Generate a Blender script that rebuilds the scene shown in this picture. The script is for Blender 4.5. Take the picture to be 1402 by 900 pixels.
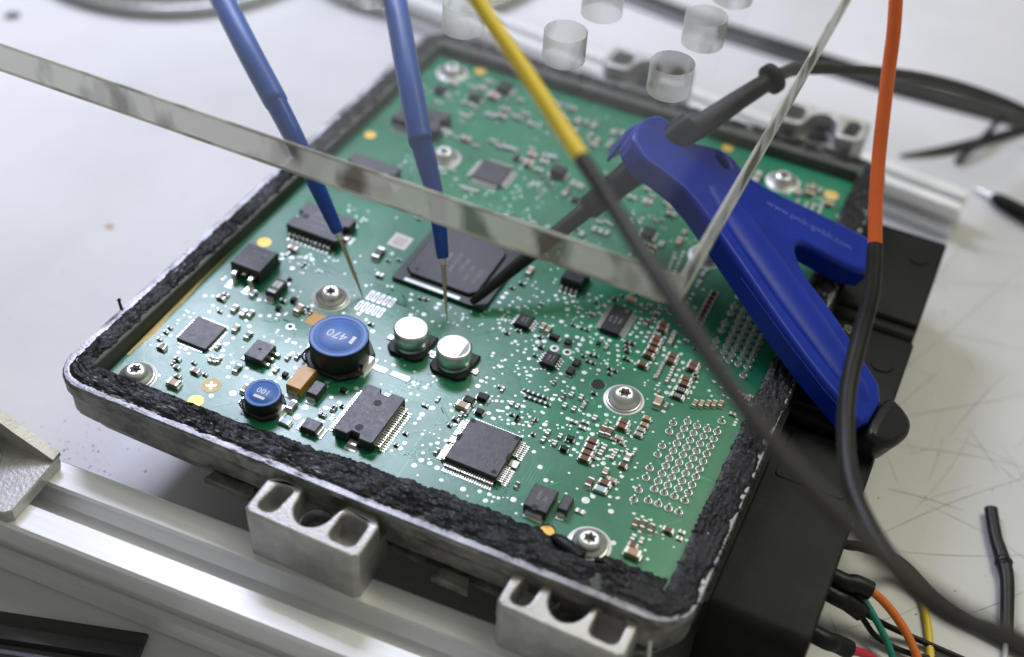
import bpy, bmesh, math, random
from mathutils import Vector, Matrix, noise
from mathutils.geometry import tessellate_polygon

random.seed(11)
scene = bpy.context.scene
COL = scene.collection
for o in list(bpy.data.objects):
    bpy.data.objects.remove(o, do_unlink=True)

# Lengths below are in millimetres on the circuit board: x along its front edge,
# y towards the back, z up from the board's top face. The bench is 35 mm lower.
BENCH = -35.0
def V(x, y, z):
    return Vector((x * .001, y * .001, (z - BENCH) * .001))

# ------------------------------------------------------------------ camera
cam_data = bpy.data.cameras.new('camera')
cam = bpy.data.objects.new('camera', cam_data)
COL.objects.link(cam)
cam.location = V(166.3, -152.48, 224.22)
cam.rotation_euler = (0.7998, -0.0526, 0.4421)
cam_data.sensor_fit = 'HORIZONTAL'
cam_data.sensor_width = 36.0
cam_data.lens = 44.99
cam_data.clip_start = 0.005
cam_data.clip_end = 50.0
cam_data.dof.use_dof = True
cam_data.dof.focus_distance = 0.298
cam_data.dof.aperture_fstop = 6.9
scene.camera = cam

# ------------------------------------------------------------------ room light
world = bpy.data.worlds.new('World')
scene.world = world
world.use_nodes = True
bg = world.node_tree.nodes['Background']
bg.inputs[0].default_value = (0.98, 1.0, 0.90, 1)
bg.inputs[1].default_value = 0.23

def area(name, loc, target, sx, sy, watts, col):
    l = bpy.data.lights.new(name, 'AREA')
    l.shape = 'RECTANGLE'; l.size = sx; l.size_y = sy
    l.energy = watts; l.color = col
    o = bpy.data.objects.new(name, l)
    COL.objects.link(o)
    o.location = loc
    o.rotation_euler = (Vector(target) - Vector(loc)).to_track_quat('-Z', 'Y').to_euler()
    return o
area('bench_lamp', V(-170, 288, 350), V(-170, 288.5, 0), .24, .11, 2.75, (0.75, 0.77, 1.0))
area('left_soft_box', V(-1650, 1650, 1500), V(-1650, 1650.5, 0), 2.6, 2.6, 9.0, (0.86, 0.87, 1.0))  # unseen soft-box, added for the broad soft reflection over the left side
area('right_fill', V(520, 900, 1500), V(150, 100, -35), 1.2, .5, 12.0, (1.0, 0.99, 0.78))  # warm fill added overhead for the right side of the bench

vs = scene.view_settings
vs.view_transform = 'Standard'; vs.look = 'None'; vs.gamma = 1.0; vs.use_curve_mapping = False
vs.exposure = 0.0
scene.render.engine = 'CYCLES'

# ------------------------------------------------------------------ measured positions (mm)
COMPS = [
    (6.23,14.37,'brown','x',2.2,1.2,0.9), (6.1,15.28,'dark','x',1.6,0.9,0.7), (15.97,5.91,'tan','x',3.0,2.0,1.3), (15.29,8.35,'dark','x',1.6,0.9,0.7),
    (17.98,11.62,'brown','x',2.2,1.2,0.9), (11.79,13.08,'dark','x',1.6,0.9,0.7), (13.3,10.69,'dark','x',1.6,0.9,0.7),
    (11.53,11.68,'dark','y',1.2,0.7,0.5), (19.02,16.72,'grey','y',1.6,0.9,0.7), (20.06,16.94,'grey','y',1.6,0.9,0.7),
    (17.8,21.09,'grey','y',1.6,0.9,0.7), (8.69,35.83,'brown','x',2.2,1.2,0.9), (8.91,37.47,'dark','x',1.6,0.9,0.7),
    (11.04,31.78,'dark','x',1.2,0.7,0.5), (3.68,21.16,'dark','x',1.2,0.7,0.5), (3.81,19.4,'dark','x',1.2,0.7,0.5),
    (3.92,16.63,'dark','x',1.2,0.7,0.5), (15.86,14.01,'dark','x',1.2,0.7,0.5), (20.41,12.04,'dark','x',1.2,0.7,0.5),
    (28.04,41.5,'tan','y',2.9,1.7,1.2), (29.57,42.66,'dark','y',1.6,0.9,0.7), (13.87,34.16,'grey','y',2.2,1.2,0.9),
    (16.67,33.91,'white','y',2.2,1.2,0.9), (18.32,34.43,'grey','y',2.2,1.2,0.9), (14.85,40.99,'grey','y',2.2,1.2,0.9),
    (14.23,60.61,'tan','x',2.6,1.6,1.1), (23.27,39.65,'black','x',1.5,1.2,0.9), (24.98,43.9,'black','x',1.7,1.3,1.0),
    (22.76,42.51,'dark','x',1.6,0.9,0.7), (19.83,50.15,'black','x',1.2,0.9,0.7), (18.1,28.37,'grey','y',2.2,1.2,0.9),
    (22.09,27.78,'dark','y',2.3,1.3,0.8), (20.58,17.44,'grey','y',1.6,0.9,0.7), (18.62,17.03,'grey','y',1.6,0.9,0.7),
    (26.09,17.09,'dark','y',2.6,1.3,0.8), (36.51,27.36,'grey','y',1.6,0.9,0.7), (31.66,12.37,'tan','y',2.5,1.6,1.0),
    (44.14,12.87,'grey','y',2.9,1.5,1.2), (45.39,7.98,'blue','x',2.8,1.6,0.9), (51.61,14.0,'white','x',1.6,0.9,0.7),
    (52.81,16.94,'grey','y',1.6,0.9,0.7), (37.24,20.76,'black','x',1.6,1.2,0.9), (34.62,25.99,'white','y',1.6,0.9,0.7),
    (34.4,21.17,'white','y',1.6,0.9,0.7), (51.67,14.06,'white','x',1.6,0.9,0.7), (53.04,16.96,'grey','y',1.6,0.9,0.7),
    (52.0,23.03,'black','x',1.9,1.1,0.8), (54.3,18.54,'dark','x',1.2,0.7,0.5), (35.07,69.58,'choc','y',4.2,2.0,1.3),
    (39.4,62.61,'white','x',1.8,1.3,0.8), (38.39,68.88,'dark','x',1.2,0.7,0.5), (40.8,70.5,'dark','x',1.2,0.7,0.5),
    (52.81,60.1,'dark','x',1.2,0.7,0.5), (54.35,60.38,'dark','x',1.2,0.7,0.5), (71.4,18.09,'dark','x',1.2,0.7,0.5),
    (71.27,14.02,'dark','x',1.2,0.7,0.5), (54.34,18.61,'dark','x',1.2,0.7,0.5), (79.84,33.84,'black','x',3.0,1.9,1.2),
    (82.31,36.34,'black','x',3.0,1.8,1.2), (79.32,31.68,'tan','x',3.3,1.9,1.2), (83.67,31.87,'black','x',2.2,1.6,1.0),
    (80.12,29.13,'grey','y',1.6,0.9,0.7), (79.69,27.29,'dark','x',1.6,0.9,0.7), (81.12,29.86,'dark','y',1.2,0.7,0.5),
    (92.27,34.44,'grey','y',1.6,0.9,0.7), (90.68,34.96,'dark','x',1.2,0.7,0.5), (80.23,16.65,'grey','y',1.6,0.9,0.7),
    (100.65,16.62,'dark','y',1.2,0.7,0.5), (84.86,65.2,'gold','y',2.2,1.2,0.9), (86.54,65.05,'gold','y',2.2,1.2,0.9),
    (88.94,63.26,'black','x',3.0,1.3,1.0), (92.73,63.11,'black','y',2.0,1.6,1.0), (97.46,57.45,'black','y',2.6,1.7,1.0),
    (97.28,54.25,'black','y',2.6,1.7,1.0), (87.42,58.77,'dark','x',1.6,0.9,0.7), (73.32,77.56,'dark','x',1.6,0.9,0.7),
    (87.39,55.38,'dark','x',1.2,0.7,0.5), (99.56,66.62,'black','y',1.6,0.9,0.7), (101.81,66.27,'grey','y',1.6,0.9,0.7),
    (91.3,69.8,'dark','x',1.2,0.7,0.5), (93.86,69.69,'dark','x',1.2,0.7,0.5), (95.24,69.79,'dark','x',1.2,0.7,0.5),
    (93.28,80.48,'dark','x',1.2,0.7,0.5), (94.01,75.65,'grey','x',1.6,0.9,0.7), (99.64,66.9,'dark','y',1.2,0.7,0.5),
    (99.51,62.17,'dark','x',1.2,0.7,0.5), (100.82,62.36,'dark','x',1.2,0.7,0.5), (99.67,59.71,'dark','x',1.2,0.7,0.5),
    (101.07,59.7,'dark','x',1.2,0.7,0.5), (105.28,59.95,'dark','x',1.2,0.7,0.5), (106.89,59.81,'dark','x',1.2,0.7,0.5),
    (105.95,58.31,'dark','x',1.2,0.7,0.5), (97.98,60.83,'dark','x',1.2,0.7,0.5), (80.02,61.29,'dark','x',1.2,0.7,0.5),
    (71.75,74.95,'dark','x',1.2,0.7,0.5), (101.03,85.36,'tan','x',2.9,1.5,1.1), (107.56,79.22,'brown','y',2.2,1.2,0.9),
    (111.74,80.44,'brown','x',2.9,1.5,1.1), (112.0,78.6,'brown','x',2.9,1.5,1.1), (111.31,76.54,'grey','x',1.8,1.2,0.8),
    (112.16,74.64,'brown','x',2.9,1.5,1.1), (112.22,72.9,'brown','x',2.9,1.5,1.1), (112.35,70.73,'brown','x',2.9,1.5,1.1),
    (112.23,68.5,'brown','x',2.9,1.5,1.1), (117.79,70.93,'brown','x',2.9,1.5,1.1), (117.84,69.22,'brown','x',2.9,1.5,1.1),
    (112.11,64.62,'brown','x',2.9,1.5,1.1), (123.38,70.88,'brown','x',2.9,1.5,1.1), (123.4,69.28,'brown','x',2.9,1.5,1.1),
    (123.34,65.0,'brown','x',2.9,1.5,1.1), (123.47,63.25,'brown','x',2.9,1.5,1.1), (115.21,78.54,'grey','y',2.2,1.2,0.9),
    (115.37,75.72,'tan','y',2.2,1.2,0.9), (116.41,66.97,'grey','y',1.6,0.9,0.7), (116.47,64.98,'grey','y',1.6,0.9,0.7),
    (116.56,62.94,'grey','y',1.6,0.9,0.7), (119.15,66.93,'white','y',1.6,0.9,0.7), (119.31,64.91,'white','y',1.6,0.9,0.7),
    (119.32,62.78,'white','y',1.6,0.9,0.7), (105.8,70.25,'dark','x',1.6,0.9,0.7), (107.04,70.66,'dark','x',1.6,0.9,0.7),
    (106.39,68.75,'dark','x',1.6,0.9,0.7), (107.04,67.54,'dark','x',1.6,0.9,0.7), (107.54,64.99,'dark','x',1.6,0.9,0.7),
    (108.3,64.86,'dark','x',1.2,0.7,0.5), (97.18,83.76,'dark','x',1.6,0.9,0.7), (98.54,85.87,'dark','x',1.2,0.7,0.5),
    (118.88,78.1,'white','x',1.6,0.9,0.7), (124.95,67.29,'dark','x',1.6,0.9,0.7), (113.68,89.65,'brown','x',1.6,0.9,0.7),
    (108.63,83.97,'white','x',1.6,0.9,0.7), (105.74,85.97,'white','x',1.2,0.7,0.5), (108.75,86.1,'white','x',1.2,0.7,0.5),
    (121.81,76.77,'dark','x',1.2,0.7,0.5), (119.3,98.41,'brown','x',2.0,1.0,0.8), (119.31,96.55,'brown','x',2.0,1.0,0.8),
    (119.31,94.7,'brown','x',2.0,1.0,0.8), (119.32,92.87,'brown','x',2.0,1.0,0.8), (119.33,91.05,'brown','x',2.0,1.0,0.8),
    (119.34,89.24,'brown','x',2.0,1.0,0.8), (119.34,87.45,'brown','x',2.0,1.0,0.8), (119.35,85.66,'brown','x',2.0,1.0,0.8),
    (119.36,83.9,'brown','x',2.0,1.0,0.8), (119.93,54.68,'tan','y',3.2,1.9,1.3), (121.99,54.73,'grey','y',1.6,0.9,0.7),
    (127.84,58.61,'gold','y',2.1,1.1,0.8), (129.34,59.22,'tan','y',2.1,1.1,0.8), (130.79,59.99,'gold','y',2.1,1.1,0.8),
    (132.12,60.7,'gold','y',2.1,1.1,0.8), (133.51,61.44,'gold','y',2.1,1.1,0.8), (115.04,44.92,'brown','x',2.9,1.5,1.1),
    (115.13,43.31,'brown','x',2.9,1.5,1.1), (119.42,48.57,'gold','x',2.0,1.2,0.8), (119.58,46.44,'gold','x',2.0,1.2,0.8),
    (119.44,44.67,'grey','x',2.0,1.2,0.8), (119.44,42.99,'grey','x',2.0,1.2,0.8), (111.62,40.18,'brown','y',2.5,1.5,1.0),
    (113.18,40.37,'brown','y',2.5,1.5,1.0), (115.82,39.8,'tan','x',2.0,1.2,0.8), (119.84,35.09,'white','y',2.5,1.5,1.0),
    (119.7,32.51,'brown','x',2.0,1.2,0.8), (116.93,29.11,'tan','y',2.0,1.2,0.9), (119.21,27.43,'tan','x',2.0,1.2,0.8),
    (116.58,33.97,'white','y',1.4,1.1,0.6), (116.66,35.76,'white','y',1.4,1.1,0.6), (118.83,37.23,'white','y',1.2,0.8,0.5),
    (120.45,37.2,'white','y',1.2,0.8,0.5), (124.67,67.35,'dark','y',1.6,0.9,0.7), (116.15,62.5,'grey','y',1.2,0.7,0.5),
    (110.81,35.87,'brown','x',2.9,1.5,1.1), (110.98,33.91,'brown','x',2.9,1.5,1.1), (111.07,32.02,'brown','x',2.9,1.5,1.1),
    (111.19,30.2,'brown','x',2.9,1.5,1.1), (105.85,34.32,'black','x',2.0,1.3,1.0), (105.81,30.83,'black','x',2.0,1.3,1.0),
    (113.72,33.67,'white','y',1.5,1.2,0.7), (113.84,35.72,'white','y',1.5,1.2,0.7), (103.42,34.1,'white','y',1.3,1.0,0.6),
    (103.18,31.51,'white','y',1.3,1.0,0.6), (100.39,33.84,'white','y',1.5,1.0,0.6), (100.36,31.35,'white','y',1.5,1.0,0.6),
    (108.33,43.1,'white','y',1.5,1.2,0.6), (102.84,43.44,'white','y',1.4,1.0,0.6), (102.86,47.72,'white','y',1.5,1.1,0.6),
    (100.54,47.44,'white','y',1.4,1.0,0.6), (99.0,46.03,'dark','y',1.6,0.9,0.7), (100.48,43.46,'white','y',1.4,1.0,0.6),
    (104.46,45.14,'grey','y',1.6,0.9,0.7), (104.6,46.84,'dark','y',1.2,0.7,0.5), (106.96,40.86,'white','x',1.8,0.9,0.5),
    (106.95,38.93,'white','x',1.8,0.9,0.5), (104.45,39.75,'white','x',1.8,0.9,0.5), (111.35,42.99,'grey','y',1.6,0.9,0.7),
    (90.61,37.96,'white','y',1.2,0.9,0.5), (89.12,38.11,'white','y',1.2,0.9,0.5), (95.89,34.97,'dark','y',1.2,0.7,0.5),
    (92.26,34.44,'grey','y',1.6,0.9,0.7), (90.25,43.44,'dark','x',1.3,0.8,0.5), (91.54,43.45,'dark','x',1.3,0.8,0.5),
    (92.84,43.47,'dark','x',1.3,0.8,0.5), (94.13,43.49,'dark','x',1.3,0.8,0.5), (95.41,43.51,'dark','x',1.3,0.8,0.5),
    (91.42,41.71,'dark','x',1.3,0.8,0.5), (92.77,41.76,'dark','x',1.3,0.8,0.5), (94.11,41.81,'dark','x',1.3,0.8,0.5),
    (95.44,41.86,'dark','x',1.3,0.8,0.5), (96.78,41.91,'dark','x',1.3,0.8,0.5), (114.9,24.39,'brown','y',2.6,1.5,1.0),
    (117.96,25.75,'brown','x',2.9,1.5,1.1), (117.8,23.75,'blue','x',2.9,1.6,0.9), (116.83,29.02,'tan','y',2.0,1.2,0.9),
    (100.64,16.24,'dark','y',1.6,0.9,0.7), (116.03,16.18,'white','x',1.8,1.2,0.4), (128.25,18.74,'brown','y',2.2,1.2,0.9),
    (129.93,19.14,'brown','y',2.2,1.2,0.9), (131.82,18.95,'brown','y',2.2,1.2,0.9), (135.31,20.14,'brown','x',2.4,1.3,0.9),
    (138.11,21.35,'white','x',1.4,1.0,0.4), (139.67,22.48,'white','x',1.4,1.0,0.4), (138.2,19.44,'white','x',1.4,1.0,0.4),
    (139.67,20.79,'white','x',1.4,1.0,0.4), (129.9,12.76,'brown','x',2.2,1.3,0.9), (130.64,10.71,'tan','x',3.6,1.9,1.4),
    (129.17,14.95,'white','y',1.6,1.1,0.6), (131.05,15.04,'white','y',1.6,1.0,0.5), (127.07,150.8,'tan','y',2.7,1.6,1.2),
    (130.0,155.06,'tan','y',2.5,1.5,1.2), (130.02,151.97,'tan','x',2.7,1.5,1.2), (132.16,154.83,'white','y',2.0,1.3,1.0),
    (122.53,144.58,'tan','y',2.7,1.6,1.2), (120.07,142.54,'tan','y',2.5,1.5,1.2), (128.39,154.89,'white','y',2.0,1.0,0.8),
    (136.26,150.01,'tan','x',2.5,1.5,1.1), (114.17,151.21,'white','y',5,2.0,1.6), (114.43,145.43,'white','y',4,2.0,1.6),
    (127.85,147.19,'white','y',1.5,1.0,0.6), (127.92,144.98,'white','y',1.5,1.0,0.6), (127.98,142.79,'white','y',1.5,1.0,0.6),
    (128.05,140.61,'white','y',1.5,1.0,0.6), (130.5,147.32,'white','y',1.5,1.0,0.6), (130.5,145.3,'white','y',1.5,1.0,0.6),
    (130.5,143.3,'white','y',1.5,1.0,0.6), (130.5,141.31,'white','y',1.5,1.0,0.6), (130.5,139.34,'white','y',1.5,1.0,0.6),
    (132.4,147.37,'white','y',1.5,1.0,0.6), (132.46,145.52,'white','y',1.5,1.0,0.6), (132.52,143.69,'white','y',1.5,1.0,0.6),
    (132.58,141.87,'white','y',1.5,1.0,0.6), (132.64,140.07,'white','y',1.5,1.0,0.6), (132.7,138.27,'white','y',1.5,1.0,0.6),
    (134.54,149.57,'white','y',1.5,1.0,0.6), (134.62,147.59,'white','y',1.5,1.0,0.6), (134.69,145.63,'white','y',1.5,1.0,0.6),
    (134.76,143.68,'white','y',1.5,1.0,0.6), (134.83,141.74,'white','y',1.5,1.0,0.6), (134.9,139.82,'white','y',1.5,1.0,0.6),
    (134.97,137.92,'white','y',1.5,1.0,0.6), (13.74,145.84,'black','x',4,3,1.5), (24.74,147.61,'black','x',4.5,2.6,1.3),
    (30.53,156.26,'black','x',5,4.5,2.0), (29.36,150.89,'pink','x',4,2.4,1.4), (32.06,126.94,'tan','x',3.0,1.6,1.2),
    (15.22,150.86,'tan','x',2.2,1.4,1.0), (16.25,150.66,'white','x',1.6,1.0,0.6), (24.45,157.78,'white','x',2.4,1.6,0.8),
    (24.29,153.52,'white','x',2.6,1.8,0.8), (21.43,152.47,'white','x',2.0,1.4,0.7), (24.01,143.78,'white','x',4,1.1,0.7),
    (25.54,137.71,'white','x',2,1.2,0.6), (27.02,137.38,'white','x',1.6,1.0,0.6), (31.85,141.76,'white','y',1.8,1.5,0.8),
    (33.84,141.72,'white','y',1.8,1.4,0.8), (36.19,142.72,'grey','x',3,2,1.0), (39.82,144.73,'white','x',2.5,1.4,0.8),
    (41.62,144.59,'white','x',2,1.2,0.8), (42.1,147.27,'grey','x',2.6,1.6,1.0), (45.5,143.7,'white','x',2.2,1.4,0.8),
    (37.53,153.35,'white','x',2.0,1.2,0.8), (33.75,155.25,'white','y',2.0,1.2,0.8), (39.08,130.06,'white','x',1.6,1.3,0.8),
    (41.82,128.8,'white','x',1.6,1.3,0.8), (43.77,129.16,'white','x',1.6,1.3,0.8), (45.21,129.24,'white','x',1.6,1.3,0.8),
    (46.65,129.32,'white','x',1.6,1.3,0.8), (41.79,130.63,'dark','x',2,1.2,0.8), (49.38,126.19,'dark','x',3,1.6,1.0),
    (52.36,129.68,'pink','x',2.6,1.8,1.0), (51.02,132.16,'white','x',1.6,1.2,0.8), (35.88,125.75,'white','x',1.6,0.9,0.6),
    (26.73,127.27,'white','x',1.4,0.9,0.6), (29.13,126.38,'white','x',1.4,0.9,0.6), (15.35,139.8,'white','x',1.4,1.0,0.6),
    (16.71,139.77,'white','x',1.4,1.0,0.6), (16.84,144.68,'white','x',2,1.2,0.6), (27.44,143.12,'white','y',1.4,1.0,0.6),
    (27.77,139.37,'white','y',1.4,1.0,0.6), (35.57,146.3,'grey','x',3,1.8,1.0), (62.83,124.98,'black','x',5,3.4,2.4),
    (56.33,130.58,'grey','x',2.4,1.6,1.0), (57.99,131.52,'blue','x',2.6,1.4,1.0), (56.93,128.35,'white','x',2.4,1.6,0.8),
    (56.85,123.98,'white','x',2.4,1.3,0.7), (53.06,125.87,'tan','x',2.8,1.8,1.0), (49.3,125.9,'dark','x',2.8,1.6,1.0),
    (53.34,124.39,'dark','x',2.2,1.4,0.9), (68.06,117.54,'white','y',1.8,1.3,0.8), (67.95,119.17,'dark','y',1.6,1.2,0.8),
    (57.59,100.71,'white','x',1.3,1.1,0.4), (65.59,101.79,'white','x',1.4,1.1,0.5), (65.51,99.84,'white','x',1.4,1.1,0.5),
    (67.3,100.2,'white','x',1.4,1.1,0.5), (35.29,111.89,'white','x',1.4,1.0,0.5), (33.83,109.46,'white','x',1.4,1.0,0.5),
    (40.77,106.46,'white','x',1.2,0.8,0.5), (41.84,105.97,'white','x',1.2,0.8,0.5), (42.37,106.54,'white','x',1.2,0.8,0.5),
    (43.44,106.06,'white','x',1.2,0.8,0.5), (43.98,106.63,'white','x',1.2,0.8,0.5), (45.04,106.14,'white','x',1.2,0.8,0.5),
    (45.57,106.71,'white','x',1.2,0.8,0.5), (46.57,157.16,'white','x',2.2,1.5,0.9), (49.12,155.58,'white','y',2,1.2,0.8),
    (50.68,151.55,'white','x',2,1.4,0.9), (53.59,150.3,'pink','x',2.4,1.6,1.0), (53.02,157.07,'grey','x',2.8,1.7,1.0),
    (51.15,149.57,'white','x',1.4,1.0,0.6), (49.1,158.14,'white','x',1.4,1.0,0.6), (57.4,151.92,'white','y',2.4,1.7,1.0),
    (59.86,152.71,'white','y',1.8,1.4,0.9), (62.53,151.9,'white','y',2.4,1.7,1.0), (58.69,146.66,'white','y',2.4,1.3,0.9),
    (63.49,147.11,'white','y',2.2,1.3,0.9), (69.14,151.82,'white','y',2.4,1.8,1.0), (71.56,152.59,'white','y',2.0,1.5,1.0),
    (70.28,146.96,'white','y',2.2,1.3,0.9), (70.03,144.74,'white','y',1.8,1.2,0.8), (66.34,145.32,'tan','y',2.4,1.5,1.0),
    (66.28,143.0,'white','x',2.4,1.4,0.8), (63.7,144.69,'white','x',1.4,1.0,0.6), (68.09,123.26,'white','y',1.9,1.3,0.8),
    (69.65,123.1,'white','y',1.9,1.3,0.8), (71.15,122.9,'white','y',1.9,1.3,0.8), (74.38,131.96,'white','y',1.4,1.0,0.6),
    (76.73,131.17,'white','x',1.6,1.0,0.6), (68.06,122.89,'white','y',1.9,1.3,0.8), (69.93,122.77,'white','y',1.9,1.3,0.8),
    (71.28,122.63,'white','y',1.9,1.3,0.8), (67.9,117.88,'white','y',1.8,1.3,0.8), (68.39,119.52,'dark','y',1.6,1.2,0.8),
    (71.9,116.46,'black','x',3.0,1.6,1.0), (81.47,107.08,'white','y',1.7,1.3,0.8), (83.3,107.14,'white','y',1.7,1.3,0.8),
    (85.1,107.19,'white','y',1.7,1.3,0.8), (79.29,103.54,'white','y',1.7,1.3,0.8), (81.41,110.84,'white','x',1.6,1.0,0.6),
    (83.15,111.8,'white','x',1.6,1.0,0.6), (84.85,111.46,'white','x',1.4,0.9,0.6), (85.38,125.27,'white','x',2.6,1.4,0.8),
    (90.04,126.0,'white','x',2.4,2.0,0.7), (65.43,101.67,'white','x',1.4,1.1,0.5), (65.57,100.09,'white','x',1.4,1.1,0.5),
    (67.21,100.36,'white','x',1.4,1.1,0.5), (73.2,82.61,'pink','y',3.0,1.4,1.1), (94.12,102.17,'white','y',1.2,0.9,0.5),
    (95.28,112.25,'black','x',4.2,4.0,1.5), (103.94,113.37,'tan','y',2.9,1.5,1.2), (103.83,118.07,'white','y',1.6,1.0,0.7),
    (100.0,110.04,'white','y',2.0,1.5,0.9), (98.04,107.72,'gold','x',2.4,1.4,0.9), (98.03,105.27,'gold','x',2.4,1.4,0.9),
    (96.56,107.66,'dark','x',2,1.0,0.8), (97.79,123.67,'grey','x',2.6,1.8,1.0), (96.63,126.41,'white','x',1.6,1.1,0.7),
    (95.05,127.53,'white','x',1.6,1.1,0.7), (90.22,128.87,'white','x',1.6,1.1,0.7), (88.0,131.04,'white','x',2.2,1.1,0.7),
    (114.13,103.99,'white','y',1.5,1.1,0.6), (114.45,106.23,'white','y',1.5,1.1,0.6), (114.39,100.61,'white','y',1.5,1.1,0.6),
    (137.78,66.8,'grey','x',1.5,1.0,0.6), (139.39,67.28,'white','x',1.4,1.0,0.5), (139.57,65.82,'tan','x',1.4,1.0,0.6),
    (137.09,59.9,'white','x',1.6,1.0,0.5), (138.6,65.79,'pink','x',1.5,1.0,0.6),
]
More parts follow.
